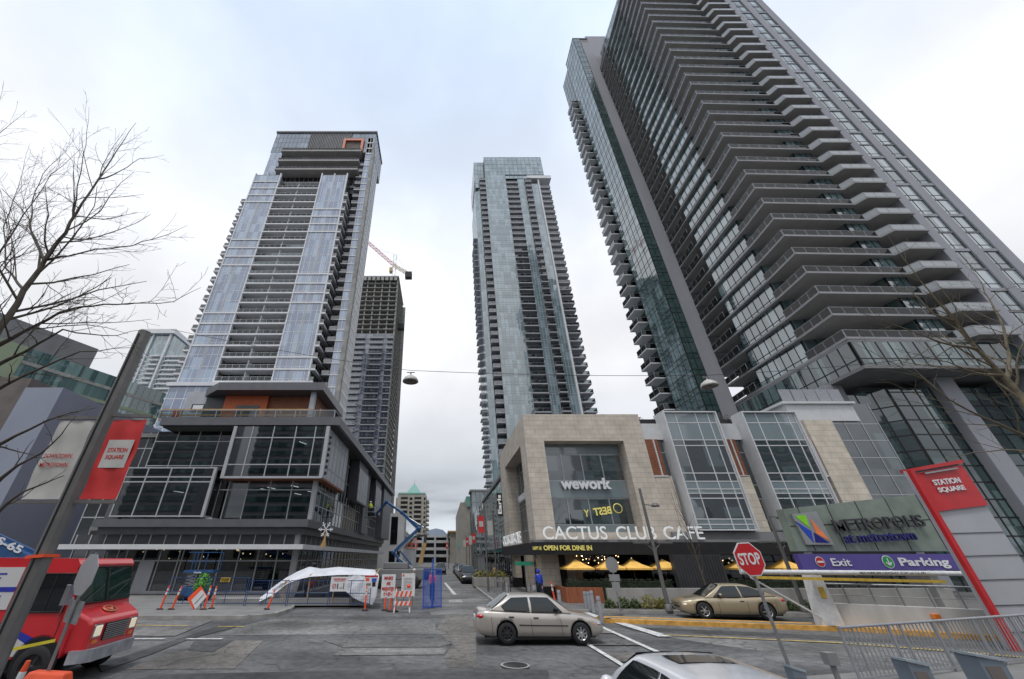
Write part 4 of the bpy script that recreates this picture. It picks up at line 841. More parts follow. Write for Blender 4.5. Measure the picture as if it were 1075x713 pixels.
def umbrella():
    u = thing('patio_umbrella', '', 'umbrella', (0,0,0), 0, 'amber patio umbrellas'); b = MB(); n = 6
    ring = [(1.28*cos(2*pi*i/4+pi/4)*1.0, 1.28*sin(2*pi*i/4+pi/4), 1.98) for i in range(4)]
    mid = [(p[0]*.5, p[1]*.5, 2.19) for p in ring]
    b.add(ring+mid+[(0,0,2.5)], [(i, (i+1) % 4, 4+(i+1) % 4, 4+i) for i in range(4)]+[(4+i, 4+(i+1) % 4, 8) for i in range(4)])
    b.add([(p[0],p[1],p[2]) for p in ring]+[(p[0],p[1],p[2]-.1) for p in ring], [(i, (i+1) % 4, 4+(i+1) % 4, 4+i) for i in range(4)])
    part('canopy', b, [M['amber']], u); b = MB(); b.tube([(0,0,.13),(0,0,2.5)], .022, 8); b.box(-.25,-.25,.13,.25,.25,.2); part('pole', b, [M['woodv']], u)
    b = MB()
    for p in ring: b.tube([(0,0,2.35), (p[0]*.97,p[1]*.97,1.99)], .01, 5)
    part('ribs', b, [M['woodv']], u); return u
U0 = umbrella()
ul = ['first amber umbrella from the left, over the corner of the patio', 'second amber umbrella, half behind the stop sign back', 'third amber umbrella from the left, in the middle of the patio', 'fourth amber umbrella, cut by the leaning lamp post', 'amber umbrella left of the red stop sign, past the dark panel', 'amber umbrella just right of the red stop sign', 'last amber umbrella on the right, beside the purple sign']
for i, px in enumerate((604, 637, 663, 695, 776, 822, 842)):
    p = at(px, 588, 29.9); o = U0 if i == 0 else copy_tree(U0); o.location = (p.x, 29.9, 0); o['label'] = ul[i]
# hanging bulbs
b = MB(); rnd = random.Random(3)
for i in range(24):
    c = rnd.choice((10.4, 12.0, 12.9, 19.8)); b.ball((c+rnd.gauss(0,.45), 31.6+rnd.uniform(0,1), 2.45+rnd.uniform(-.25,.25)), .026, 6)
part('bulb_cluster', b, [M['warm']], SH, True)

# ================================================================== LEFT DARK PODIUM
LP = thing('podium_building', 'dark three-storey glass podium with deep grey eaves and projecting window boxes', 'building', (-20, 40, 0))
b = MB(); b.prism([(-26,34.0),(-9.5,34.0),(-9.5,80),(-26,80)], 13.1, 13.85); part('roof_eave', b, [M['grey']], LP, True)
b = MB(); b.prism([(-25.8,34.3),(-9.9,34.3),(-9.9,79.8),(-25.8,79.8)], 12.95, 13.1); part('soffit', b, [M['roofd']], LP, True)
b = MB(); railing(b, [(-27,34.5), (-10.2,34.5), (-10.2,60)], 13.85, .85, post=1.9); part('terrace_railing', b, [M['rail'], M['mull']], LP, True)
b = MB(); 
for i in range(9): b.beam((-27+i*1.9,35.1,13.85), (-27+i*1.9,35.1,15.0), .09, .09)
b.beam((-27,35.1,14.95), (-12.5,35.1,14.95), .05, .14); b.beam((-27,35.1,14.4), (-12.5,35.1,14.4), .05, .12); b.box(-25.9, 35.05, 14.2, -25.3, 35.12, 14.9, 1)
part('timber_guard', b, [M['tanwood'], M['orange']], LP, True)
# floors inside (seen through the glass)
b = MB()
for z in (4.75, 8.75, 12.7): b.box(-30, 35.9, z-.2, -11.6, 79, z+.15, 0)
b.box(-30, 44, .2, -18, 44.2, 12.6, 1); b.box(-18, 46, .2, -17.8, 79, 12.6, 1); b.box(-30, 36, 0.02, -11.5, 79, .16, 2)
for i in range(4): b.box(-27.5+i*4.3, 38.3, .16, -27.1+i*4.3, 38.7, 12.7, 0)
part('floors', b, [M['intw'], M['dark'], M['conc_d']], LP, True)
b = MB()
for (x, y, z) in ((-24.9,36.6,12.3),(-20.4,36.4,12.3),(-24.9,37.4,7.9),(-13.8,36.6,12.25),(-16.2,37.2,8.2),(-13.8,36.5,8.25),(-17.2,38,8.2),(-13.2,39.5,8.2),(-15,41,8.2)): b.beam((x,y,z), (x+.35,y+.9,z), .1, .05)
part('tube_light', b, [M['tube']], LP, True)
b = MB(); rnd = random.Random(9)
for i in range(22): b.ball((rnd.uniform(-26,-12), rnd.uniform(37,41), rnd.uniform(2.4,3.6)), rnd.uniform(.03,.07), 6)
part('pendant_lamp', b, [M['warm']], LP, True)
W_ = [M['clear'], M['mull']]
# upper left recess
b = MB(); gl(b, (-27,35.6), (-18.9,35.6), 9.3, 12.95, [0,.25,.5,.74,1], (12.0,9.8), fw=.08); part('recessed_window', b, W_, LP, True)
b = MB(); b.box(-26.4, 34.3, 5.2, -18.95, 35.8, 5.42, 1); gl(b, (-27.2,34.0), (-19.6,34.0), 5.42, 9.35, [0,.24,.5,.75,1], (9.3,8.55,8.15,5.5), fw=.1, fd=.16); gl(b, (-19.6,34.0), (-19.6,35.7), 5.42, 9.35, 1, (9.3,5.5), fw=.14)
b.box(-19.75, 33.9, 5.42, -19.5, 34.15, 9.35, 1); b.box(-27.2, 34.1, 9.3, -19.6, 35.6, 9.38, 1); part('window_box', b, W_, LP, True)
b = MB(); gl(b, (-18.9,34.1), (-10.5,34.1), 8.6, 12.98, [0,.19,.42,.66,.87,1], (11.95,9.6), fw=.09, fd=.16); b.box(-18.95, 33.98, 8.45, -10.3, 34.2, 8.62, 1); b.box(-10.62, 33.95, 8.45, -10.3, 34.25, 12.98, 1); b.box(-19.05, 33.95, 8.45, -18.75, 34.25, 12.98, 1)
gl(b, (-10.45,34.2), (-10.45,42.4), 8.6, 12.98, 6, (11.95,9.6), 2, 1, fw=.09, fd=.16); b.prism([(-18.9,34.2),(-10.4,34.2),(-10.4,42.4),(-18.9,42.4)], 8.44, 8.6, 3); part('window_box', b, [M['clear'], M['mull'], M['offw'], M['wood']], LP, True)
b = MB()
for i in range(7): b.ball((-10.36, 34.7, 9.0+i*.52), .17, 8)
part('dark_studs', b, [M['roofd']], LP, True)
b = MB(); gl(b, (-19.6,35.3), (-11.2,35.3), 5.3, 8.45, [0,.1,.3,.53,.76,1], (7.7,), fw=.08, fd=.14); b.box(-11.4, 35.1, 5.3, -11.05, 35.45, 8.45, 1); gl(b, (-11.1,35.4), (-11.1,79), 5.3, 8.45, 34, (7.7,6.5), fw=.08, fd=.14); part('middle_window', b, [M['clear'], M['mull']], LP, True)
b = MB(); gl(b, (-11.3,42.5), (-11.3,79), 8.45, 13, 26, (12,10), 0, 1, fw=.1, fd=.14); part('upper_window', b, [M['g_pod'], M['mull']], LP, True)
for y0, y1, zz in ((47.5,53.5,8.4), (60.5,66,8.4)):
    b = MB(); b.box(-11.2, y0, zz, -10.1, y1, 12.9, 0); gl(b, (-10.05,y0), (-10.05,y1), zz, 12.0, 4, (9.4,), 2, 1, fw=.1); b.box(-10.6, y0-.1, zz-.2, -10.0, y1+.1, zz, 0); part('window_box', b, [M['dgrey'], M['mull'], M['offw']], LP, True)
b = MB(); b.box(-11.15, 69, 5.3, -10.0, 79, 13, 0); b.box(-11.2, 55, 5.3, -10.6, 58.5, 13, 0); part('grey_panel', b, [M['grey']], LP, True)
b = MB(); gl(b, (-29,36.2), (-27.2,36.2), 4.7, 13, 2, (11.5,8.5,7.5), fw=.08); gl(b, (-31.5,36.4), (-29,36.4), 3.5, 7.4, 2, (5.6,), fw=.1); part('window', b, [M['g_dk'], M['mull'], M['grey']], LP, True)
# fascias, clerestory, canopy
b = MB(); b.prism([(-28.3,33.9),(-10.9,33.9),(-10.9,79),(-28.3,79)], 4.72, 5.28); b.box(-28.1, 34.6, 5.1, -26.9, 35.3, 9.0); part('fascia', b, [M['grey']], LP, True)
b = MB(); b.prism([(-28,34.3),(-11.2,34.3),(-11.2,79),(-28,79)], 4.2, 4.72); part('fascia', b, [M['dgrey']], LP, True)
b = MB(); gl(b, (-30,35.0), (-11.7,35.0), 3.45, 4.2, 15, (), fw=.09); gl(b, (-11.7,35), (-11.7,79), 3.45, 4.2, 30, (), fw=.09); part('clerestory', b, [M['dgrey'], M['mull']], LP, True)
b = MB(); b.prism([(-30,32.7),(-10.6,32.7),(-10.6,78.5),(-11.8,78.5),(-11.8,34.8),(-30,34.8)], 3.12, 3.45); o = part('entrance_canopy', b, [M['white']], LP, True); bevel(o, .04)
b = MB(); gl(b, (-30,35.2), (-11.9,35.2), .14, 3.12, [0,.07,.15,.21,.25,.33,.4,.485,.5,.585,.67,.75,.835,.92,1], (2.35,), fw=.09, fd=.16); gl(b, (-11.9,35.2), (-11.9,79), .14, 3.12, 28, (2.35,), fw=.09, fd=.16); b.box(-12.1, 34.95, 0, -11.7, 35.35, 4.7, 1); b.box(-30, 35.05, .14, -12, 35.18, .34, 1); part('storefront', b, [M['clear'], M['mull']], LP, True)
b = MB(); b.box(-15.5, 35.3, 1.4, -14.6, 35.33, 2.5, 0); b.box(-24.2, 35.1, .2, -23.0, 35.16, 2.3, 1); part('poster', b, [M['lime'], M['offw']], LP, True)
# lower end of the podium ground: rubble, seating wall
b = MB(); b.prism([(-13.5,27.2),(-4.6,27.6),(-4.6,28.4),(-13.5,28.2)], .1, .45); b.prism([(-11,29.2),(-5,29.4),(-5,30),(-11,29.8)], .1, .6); bevel(solo('rubble_kerb', b, [M['conc_d']], 'rough new concrete kerb under the white sheet', 'kerb'), .05)
# ================================================================== CARS
def interp(tab, x):
    if x <= tab[0][0]: return tab[0][1]
    for (a, va), (b_, vb) in zip(tab[:-1], tab[1:]):
        if x <= b_:
            t = (x-a)/(b_-a); t = t*t*(3-2*t)*.5 + t*.5; return va+(vb-va)*t
    return tab[-1][1]
def apply_mods(o):
    bpy.context.view_layer.update(); dg = bpy.context.evaluated_depsgraph_get()
    me = bpy.data.meshes.new_from_object(o.evaluated_get(dg)); o.modifiers.clear(); o.data = me
def make_wheel(parent, x, y, r, wd, mat, spokes=7, label=None, side=1, steel=False):
    b = MB(); b.lathe([(r*.62,-wd/2),(r*.9,-wd/2),(r,-wd*.36),(r,wd*.36),(r*.9,wd/2),(r*.62,wd/2)], 28, (0,0,0), 'y')
    b.lathe([(r*.62,-wd/2),(r*.6,0),(r*.62,wd/2)], 28, (0,0,0), 'y')
    w = part('wheel', b, [M['rubber']], parent); w.location = (x, y, r)
    if label: w['label'] = label
    c = MB(); s = side; R = r*.64
    c.lathe([(R,s*wd*.44),(R*.93,s*wd*.36),(R*.86,s*wd*.30)], 28, (0,0,0), 'y'); c.lathe([(.001,s*wd*.1),(R*.95,s*wd*.1)], 24, (0,0,0), 'y', 1)
    c.lathe([(.001,s*wd*.42),(R*.24,s*wd*.4),(R*.28,s*wd*.3)], 16, (0,0,0), 'y')
    for k in range(spokes):
        a = 2*pi*k/spokes; a2 = a+.16
        for aa in ((a-.1, a+.1),): c.beam((cos(a)*R*.2, s*wd*.36, sin(a)*R*.2), (cos(a)*R*.92, s*wd*.34, sin(a)*R*.92), R*.26, wd*.1, 0, up=(0,1,0))
    part('rim', c, [M[mat], M['black']], w); return w
def car(label, cat, loc, rz, paint, L, W, top, zb, cab, wheels, r=.31, group=None, name='parked_car', wmat='rim', spokes=7, side_win=None, sunroof=None, doors=(), trim=False, wh=None, handles=(), mirror_x=None, taillight=True, hubdark=False, rough=False):
    """x forward, centred; top = shoulder height table, cab = (x_ws_base, x_ws_top, x_rw_top, x_rw_base, z_roof, roof half width)"""
    o = thing(name, label, cat, loc, rz, group); hw = W/2
    wt = wh or [(-L/2, hw*.74), (-L/2+.08, hw*.86), (-L/2+.4, hw*.96), (-L/2+1.0, hw), (L/2-1.1, hw), (L/2-.45, hw*.95), (L/2-.1, hw*.84), (L/2, hw*.7)]
    N = 56 if not rough else 24; P = []
    for i in range(N+1):
        x = -L/2 + L*i/N; w = interp(wt, x); zt = interp(top, x); zl = interp(zb, x); h = zt-zl
        half = [(0,zl),(.84*w,zl),(.955*w,zl+.07*h),(.99*w,zl+.25*h),(1.0*w,zl+.5*h),(.985*w,zl+.72*h),(.955*w,zl+.86*h),(.9*w,zl+.955*h),(.78*w,zt),(.4*w,zt+.018),(0,zt+.022)]
        P.append([(x,y,z) for y, z in half] + [(x,-y,z) for y, z in half[-2:0:-1]])
    b = MB(); n = len(P[0]); vs = [p for row in P for p in row]
    b.add(vs, [(i*n+j, i*n+(j+1) % n, (i+1)*n+(j+1) % n, (i+1)*n+j) for i in range(N) for j in range(n)], 0, True)
    b.add([], [])
    o_ = len(b.v); b.f.append(tuple(range(n-1,-1,-1))); b.m.append(0); b.sm.append(True); b.f.append(tuple(range(N*n,(N+1)*n))); b.m.append(0); b.sm.append(True)
    body = part('body', b, [paint, M['black']], o)
    cut = MB()
    for wx in wheels:
        for s in (-1, 1): cut.lathe([(.0005,s*(hw-.26)),(r+.055,s*(hw-.26)),(r+.055,s*(hw+.2)),(.0005,s*(hw+.2))], 28, (wx,0,r+.01), 'y', 0, False)
    cm = cut.mesh('c', [M['black']]); bm = bmesh.new(); bm.from_mesh(cm); bmesh.ops.remove_doubles(bm, verts=bm.verts, dist=.002); bmesh.ops.recalc_face_normals(bm, faces=bm.faces); bm.to_mesh(cm); bm.free()
    bm = bmesh.new(); bm.from_mesh(body.data); bmesh.ops.recalc_face_normals(bm, faces=bm.faces); bm.to_mesh(body.data); bm.free()
    if not rough:
        co = bpy.data.objects.new('c', cm); COL.objects.link(co); co.parent = o
        md = body.modifiers.new('b', 'BOOLEAN'); md.object = co; md.operation = 'DIFFERENCE'; md.solver = 'EXACT'
        apply_mods(body); bpy.data.objects.remove(co)
    x0, x1, x2, x3, zr, wr = cab
    def beltw(x): return interp(wt, x)*.915
    def beltz(x): return interp(top, x)-.015
    rt = [(x3, 0), (x2-(x2-x3)*.06, .965), (x2+.25, .995), ((x1+x2)/2, 1.0), (x1-.2, .985), (x1+.04, .955), (x0, 0)]
    def rs(x):
        for (a, va), (b_, vb) in zip(rt[:-1], rt[1:]):
            if x <= b_+1e-9: return va+(vb-va)*(x-a)/(b_-a)
        return 0
    xs = sorted(set([round(x3+(x0-x3)*i/36, 4) for i in range(37)]))
    def sp(x, s, off=0):
        z0 = beltz(x); y = beltw(x)*(1-s)+wr*s + .045*sin(pi*min(1, s))*1.0
        return (x, y+off, z0+(zr-.045-z0)*s+off*.25)
    P = []
    for x in xs:
        s = max(rs(x), .02); half = [sp(x, s*q) for q in (0, .25, .5, .75, 1)]
        y, z = half[-1][1], half[-1][2]; half += [(x, y*.93, z+.03*s+.002), (x, y*.7, z+.05*s+.004), (x, 0, z+.065*s+.006)]
        P.append(half + [(x, -q[1], q[2]) for q in half[-2::-1]])
    b = MB(); b.grid(P); part('roof', b, [paint], o)
    # windows
    for poly in side_win:
        for s in (-1, 1):
            b = MB(); pts = []
            m_ = len(poly)
            q = [sp(px, ps, .012) for px, ps in poly]
            # densify: fan of the polygon following the curve of the side
            lo = [p for p in poly if p[1] < .5]; xsA = min(p[0] for p in poly); xsB = max(p[0] for p in poly)
            K = 10; rows = []
            def edge(x, upper):
                best = None
                for i in range(m_):
                    a, c = poly[i], poly[(i+1) % m_]
                    if (a[0]-x)*(c[0]-x) <= 0 and abs(a[0]-c[0]) > 1e-9:
                        t = (x-a[0])/(c[0]-a[0]); v = a[1]+(c[1]-a[1])*t
                        if best is None or (v > best if upper else v < best): best = v
                return best
            for i in range(K+1):
                x = xsA+(xsB-xsA)*(i/K*.998+.001); u0, u1 = edge(x, False), edge(x, True)
                rows.append([tuple(c*(s if k == 1 else 1) for k, c in enumerate(sp(x, u0+(u1-u0)*j/4, .012))) for j in range(5)])
            b.grid(rows); sw = part('side_window', b, [M['carg']], o)
            if not rough:
                lp = [r_[0] for r_ in rows] + [r_[-1] for r_ in rows[::-1]] + [rows[0][0]]; b = MB(); b.tube(lp, .011, 4); part('window_trim', b, [M['black']], sw)
    for (xa, xb2, nm) in ((x0-.06, x1+.06, 'windshield'), (x3+.05, x2-.03, 'rear_window')):
        rows = []
        for i in range(6):
            x = xa+(xb2-xa)*i/5; s = max(rs(x), .02); z = sp(x, s)[2]; y = sp(x, s)[1]
            nx = .014 if nm == 'windshield' else -.014
            rows.append([(x+nx, y*.88*j/4, z+(.05*s+.03)*1.0 - .012*abs(j/4)**2) for j in range(-4, 5)])
        b = MB(); b.grid(rows); part(nm, b, [M['carg']], o)
    if sunroof:
        rows = []
        for i in range(6):
            x = sunroof[0]+(sunroof[1]-sunroof[0])*i/5; z = sp(x, rs(x))[2]; y = sp(x, rs(x))[1]
            rows.append([(x, y*.62*j/4, z+.065*rs(x)+.012-.006*(j/4)**2) for j in range(-4, 5)])
        b = MB(); b.grid(rows); part('sunroof', b, [plain('sunroof_glass', (.01,.01,.012), .08, 0, .1, 2)], o)
    k = 0
    for wx in wheels:
        for s in (-1, 1):
            make_wheel(o, wx, s*(hw-.12), r, .2, wmat if not (hubdark and k >= 2) else 'rimd', spokes, None, s); k += 1
    def surf(x, f):   # side surface of lower body
        w = interp(wt, x); zt = interp(top, x); zl = interp(zb, x); 
        tb = [(0,.955),(.25,.99),(.5,1.0),(.72,.985),(.86,.955),(.955,.9),(1,.8)]
        return (x, w*interp(tb, f), zl+(zt-zl)*f)
    for s in (-1, 1):
        for dx in doors + ((L/2-.5, -L/2+.55) if not rough else ()):
            b = MB(); b.tube([tuple(c*(s if k == 1 else 1) for k, c in enumerate(surf(dx+ddx, f))) for f, ddx in ((.06,.04),(.25,.01),(.5,0),(.72,-.01),(.93,-.03))], .006, 4, 0)
            part('door_seam', b, [M['seam']], o)
        for hx in handles:
            p = surf(hx, .76); b = MB(); b.box(p[0]-.09, s*(p[1]-.01), p[2]-.018, p[0]+.09, s*(p[1]+.028), p[2]+.018); bevel(part('door_handle', b, [M['plast']], o), .01)
        if trim:
            b = MB(); b.tube([tuple(c*(s if k == 1 else 1) for k, c in enumerate(surf(x, .47))) for x in [wheels[1]+r+.12+(wheels[0]-wheels[1]-2*r-.24)*i/8 for i in range(9)]], .018, 5); part('side_trim', b, [M['plast']], o)
        mx = mirror_x if mirror_x is not None else x0-.35
        p = sp(mx, .1); b = MB(); b.ball((p[0], s*(p[1]+.12), p[2]+.06), .1, 10, 0, (.75,1.0,.72)); b.beam((p[0],s*(p[1]-.02),p[2]), (p[0],s*(p[1]+.1),p[2]+.04), .05, .04, 1); part('mirror', b, [M['plast'] if trim else paint, M['plast']], o)
        p = surf(L/2-.22, .68); b = MB(); b.ball((L/2-.2, s*interp(wt, L/2-.2)*.8, p[2]), .17, 12, 0, (1.0,.95,.45)); part('headlight', b, [M['lens'] if group or 'gold' in label else M['chrome'], ], o)
        b = MB(); b.ball((L/2-.42, s*interp(wt, L/2-.42)*.93, p[2]), .11, 10, 0, (1,.45,.5)); part('turn_signal', b, [M['amberl']], o)
        if taillight:
            p = surf(-L/2+.18, .76); b = MB(); b.ball((-L/2+.22, s*interp(wt, -L/2+.22)*.84, p[2]), .17, 12, 0, (1.15,.8,.5)); part('taillight', b, [M['redl']], o)
    zf = interp(zb, L/2-.05); ztf = interp(top, L/2-.05)
    b = MB(); b.box(L/2-.06, -hw*.42, zf+.3*(ztf-zf), L/2+.012, hw*.42, zf+.5*(ztf-zf)); b.box(L/2-.06, -hw*.3, zf+.62*(ztf-zf), L/2-.0, hw*.3, zf+.74*(ztf-zf)); part('grille', b, [M['black']], o)
    b = MB(); b.box(-L/2-.012, -.2, interp(zb,-L/2)+.28, -L/2+.05, .2, interp(zb,-L/2)+.4); part('number_plate', b, [M['refl']], o)
    b = MB(); b.box(wheels[1]+r+.05, -hw+.1, .14, wheels[0]-r-.05, hw-.1, .3); b.box(-L/2+.3, -hw+.25, .17, L/2-.3, hw-.25, .3); part('underbody', b, [M['black']], o)
    return o
# silver sedan crossing
sil = carpaint('silver_beige_paint', (.47,.43,.385), .45, .3)
car('silver beige four-door sedan turning across the crossing, in the middle of the road', 'car', (3.35,17.0,.036), radians(0), sil, 4.42, 1.72,
    [(-2.21,.66),(-2.12,.92),(-1.9,.97),(-1.2,.95),(0,.91),(.75,.9),(1.2,.87),(1.8,.78),(2.12,.68),(2.21,.54)], [(-2.21,.36),(-2.0,.24),(-1.6,.2),(1.6,.2),(2.0,.22),(2.21,.34)],
    (1.12,.38,-.98,-1.68,1.40,.54), (1.37,-1.16), .31, None, 'sedan_car', 'rim', 8,
    [[(.80,.03),(.38,.88),(-.25,.9),(-.25,.03)], [(-.33,.03),(-.33,.9),(-.92,.86),(-1.3,.3),(-1.22,.03)]], None, (.72,-.31,-1.2), True, None, (-.13,-.98), .6, True, True)
gold = carpaint('gold_paint', (.4,.33,.22), .4, .32)
car('gold two-door coupe with its headlights on, facing left behind the yellow kerb', 'car', (14.15,22.95,.02), radians(180-9), gold, 4.7, 1.78,
    [(-2.35,.7),(-2.27,.93),(-2.0,.98),(-1.2,.96),(0,.9),(.75,.9),(1.2,.88),(1.85,.8),(2.24,.74),(2.35,.66)], [(-2.35,.4),(-2.1,.26),(-1.7,.2),(1.6,.18),(2.1,.2),(2.35,.32)],
    (1.25,.28,-.8,-1.95,1.42,.53), (1.42,-1.32), .34, None, 'coupe_car', 'rim', 6,
    [[(.85,.03),(.28,.88),(-.38,.92),(-.38,.03)], [(-.45,.03),(-.45,.92),(-.95,.84),(-1.5,.3),(-1.35,.03)]], None, (.72,-.55), False, None, (-.35,), .55, True)
wht = carpaint('white_car_paint', (.66,.67,.7), .1, .25)
car('white car with a dark sunroof, cut off by the bottom edge', 'car', (3.35,6.55,0), radians(90), wht, 4.7, 1.82,
    [(-2.35,.66),(-2.25,.95),(-1.9,1.02),(-1.2,1.0),(0,.95),(.75,.94),(1.2,.88),(1.85,.76),(2.2,.62),(2.35,.48)], [(-2.35,.4),(-2.1,.26),(-1.7,.2),(1.6,.18),(2.1,.2),(2.35,.32)],
    (1.2,.38,-1.15,-1.95,1.42,.6), (1.42,-1.4), .34, None, 'sedan_car', 'rim', 6,
    [[(.85,.05),(.36,.9),(-.35,.93),(-.35,.05)], [(-.42,.05),(-.42,.93),(-1.1,.8),(-1.5,.25),(-1.4,.06)]], (.08,-.38), (.85,-.38), False, None, (-.2,-1.1), .75)
# row of parked cars and a moving one up the street
cg = 'cars parked along the right kerb of the side street'
pc = {}
def suv(label, x, y, rz, colname, col, tall=False, group=cg, nm='parked_car', metal=.4):
    p = carpaint(colname, col, metal, .3)
    if tall: top = [(-2.3,.8),(-2.2,1.1),(-1.9,1.15),(0,1.1),(.8,1.08),(1.3,1.02),(1.9,.95),(2.2,.8),(2.3,.6)]; cab = (1.2,.5,-1.6,-2.15,1.72,.58)
    else: top = [(-2.3,.66),(-2.2,.95),(-1.9,1.0),(0,.95),(.8,.93),(1.3,.86),(1.9,.78),(2.2,.66),(2.3,.5)]; cab = (1.1,.35,-1.05,-1.75,1.43,.54)
    return car(label, 'car', (x,y,.02), rz, p, 4.6, 1.82, top, [(-2.3,.4),(-2.0,.25),(2.0,.22),(2.3,.35)], cab, (1.4,-1.35), .34, group, nm, 'rim', 6,
        [[(cab[0]-.35,.06),(cab[1]-.03,.87),(-.4,.9),(-.4,.06)], [(-.5,.06),(-.5,.9),(cab[2]+.1,.86),(cab[3]+.5,.1)]], None, (.6,-.45), False, None, (-.1,-1.0), .7, rough=True)
suv('black parked car nearest the planter in the row at the right kerb', 2.95, 52.0, radians(-90), 'black_car_paint', (.012,.013,.016), True)
suv('dark red parked car, second from the planter in the kerb row', 2.95, 58.0, radians(-90), 'maroon_paint', (.1,.012,.015))
suv('silver parked SUV, third from the planter in the kerb row', 2.9, 64.2, radians(-90), 'silver_paint', (.36,.37,.38), True, metal=.6)
suv('white parked car, fourth from the planter in the kerb row', 2.9, 70.5, radians(-90), 'pale_paint', (.5,.5,.5))
suv('dark grey parked SUV, fifth from the planter in the kerb row', 2.85, 77, radians(-90), 'charcoal_paint', (.04,.042,.047), True)
suv('navy blue parked car at the far end of the kerb row', 2.8, 84, radians(-90), 'navy_paint', (.02,.03,.07))
suv('black SUV driving in the middle of the side street towards the crossing', -.35, 78, radians(-90), 'black_suv_paint', (.01,.01,.012), True, None, 'driving_car')

# ---- red delivery van
TR = thing('delivery_van', 'red and white boxy delivery van with lit headlights entering from the left edge', 'van', (-8.72,12.5,0), radians(5))
red = carpaint('van_red', (.6,.022,.03), .0, .3); vw = plain('van_white', (.6,.6,.6), .35, 0, .05, 1, coat=.5); vb = plain('van_blue_stripe', (.03,.04,.35), .4)
hw = 1.12; F_ = .42
b = MB()
pro = [(-7.2,.55),(-.75+F_,.55),(-.75+F_,1.1),(-.93+F_,1.58),(-1.14+F_,2.36),(-1.1+F_,2.42),(-1.22+F_,2.57),(-7.2,2.62)]
b.extr([(x,-hw,z) for x, z in pro], (0,2*hw,0)); bevel(part('cargo_body', b, [red], TR), .06, 3)
b = MB(); hp = [(-.6,.6),(-.6,1.5),(-.42,1.46),(-.06,1.28),(.04,1.17),(.06,.6)]
def hy(x): return 1.1-(x+.6)*.22
vsL = [(x,-hy(x),z) for x, z in hp]; vsR = [(x,hy(x),z) for x, z in hp]; n_ = len(hp)
b.add(vsL+vsR, [tuple(range(n_)), tuple(range(2*n_-1,n_-1,-1))]+[(i, i+n_, (i+1)%n_+n_, (i+1)%n_) for i in range(n_)]); bevel(part('hood', b, [red], TR), .06, 3)
b = MB(); b.extr([(-.18,-1.12,.42),(.02,-1.02,.42),(.2,-.8,.42),(.2,.8,.42),(.02,1.02,.42),(-.18,1.12,.42)], (0,0,.25)); bevel(part('bumper', b, [plain('bumper_grey', (.36,.37,.4), .5, .2, .25, 4)], TR), .025)
b = MB(); b.add([(-.90,-1.02,1.6),(-.90,1.02,1.6),(-1.12,1.02,2.34),(-1.12,-1.02,2.34)], [(0,1,2,3)]); b.xf(Matrix.Translation((F_+.03,0,0))); part('windshield', b, [M['cargg']], TR)
b = MB(); b.tube([(-.885+F_,-1.03,1.58),(-.885+F_,1.03,1.58),(-1.115+F_,1.03,2.37),(-1.115+F_,-1.03,2.37),(-.885+F_,-1.03,1.58)], .022, 5); b.beam((-.85+F_,0,1.6), (-1.08+F_,0,2.36), .05, .03); part('window_seal', b, [M['black']], TR)
b = MB(); b.beam((-.81+F_,.1,1.62), (-.91+F_,.8,1.95), .022, .022); b.beam((-.81+F_,-.85,1.62), (-.91+F_,-.2,1.95), .022, .022); part('wiper', b, [M['black']], TR)
b = MB(); b.box(-1.6,-hw-.014,1.44,-.66,-hw+.01,2.24); w = bevel(part('side_window', b, [M['g_dk']], TR), .01); b = MB(); b.box(-1.12,-hw-.024,1.44,-1.08,-hw-.01,2.24); b.tube([(-1.6,-hw-.014,1.44),(-.66,-hw-.014,1.44),(-.66,-hw-.014,2.24),(-1.6,-hw-.014,2.24),(-1.6,-hw-.014,1.44)], .018, 5); part('window_frame', b, [M['black']], w)
for x in (-.62, -1.72):
    b = MB(); b.box(x-.008,-hw-.006,.62,x+.008,-hw+.002,2.4); part('door_seam', b, [M['seam']], TR)
b = MB(); b.box(-1.66,-hw-.04,1.2,-1.58,-hw,1.34); part('door_handle', b, [M['black']], TR)
for s in (-1, 1):
    b = MB(); b.box(.0,s*.7-.12,.9,.085,s*.7+.12,1.12,0); b.box(-.01,s*.7-.15,.87,.068,s*.7+.15,1.15,1); bevel(part('headlight', b, [M['lens'], M['chrome']], TR), .02)
    b = MB(); b.box(.02,s*.7-.1,.76,.078,s*.7+.08,.83); part('turn_signal', b, [M['amberl']], TR)
    b = MB(); b.lathe([(.001,-.985),(.04,-.985)], 12, (-.22,0,.86), 'y'); part('side_marker', b, [M['amberl']], TR) if s < 0 else None
b = MB(); b.box(.03,-.45,.78,.075,.45,1.14,1)
for i in range(8): b.box(.068,-.44,.8+i*.042,.1,.44,.818+i*.042,0)
part('grille', b, [M['alu'], M['black']], TR)
EM = Matrix.Translation((-.26,0,1.40)) @ Matrix.Rotation(.47, 4, 'Y') @ Matrix.Diagonal((.62,1.1,1,1))
b = MB(); b.lathe([(.001,.014),(.2,.014),(.2,-.01)], 24, (0,0,0)); b.xf(EM); em = part('round_emblem', b, [M['red']], TR)
b = MB(); b.lathe([(.19,.018),(.215,.018),(.215,0)], 24, (0,0,0)); b.add([(-.1,-.13,.022),(.02,0,.022),(-.1,.13,.022),(.13,0,.022)], [(0,1,3),(2,3,1)]); b.xf(EM); part('emblem_mark', b, [M['tan']], em)
def side_poly(pts, off, m): b.add([(x, -hw-off, z) for x, z in pts], [tuple(range(len(pts)))], m)
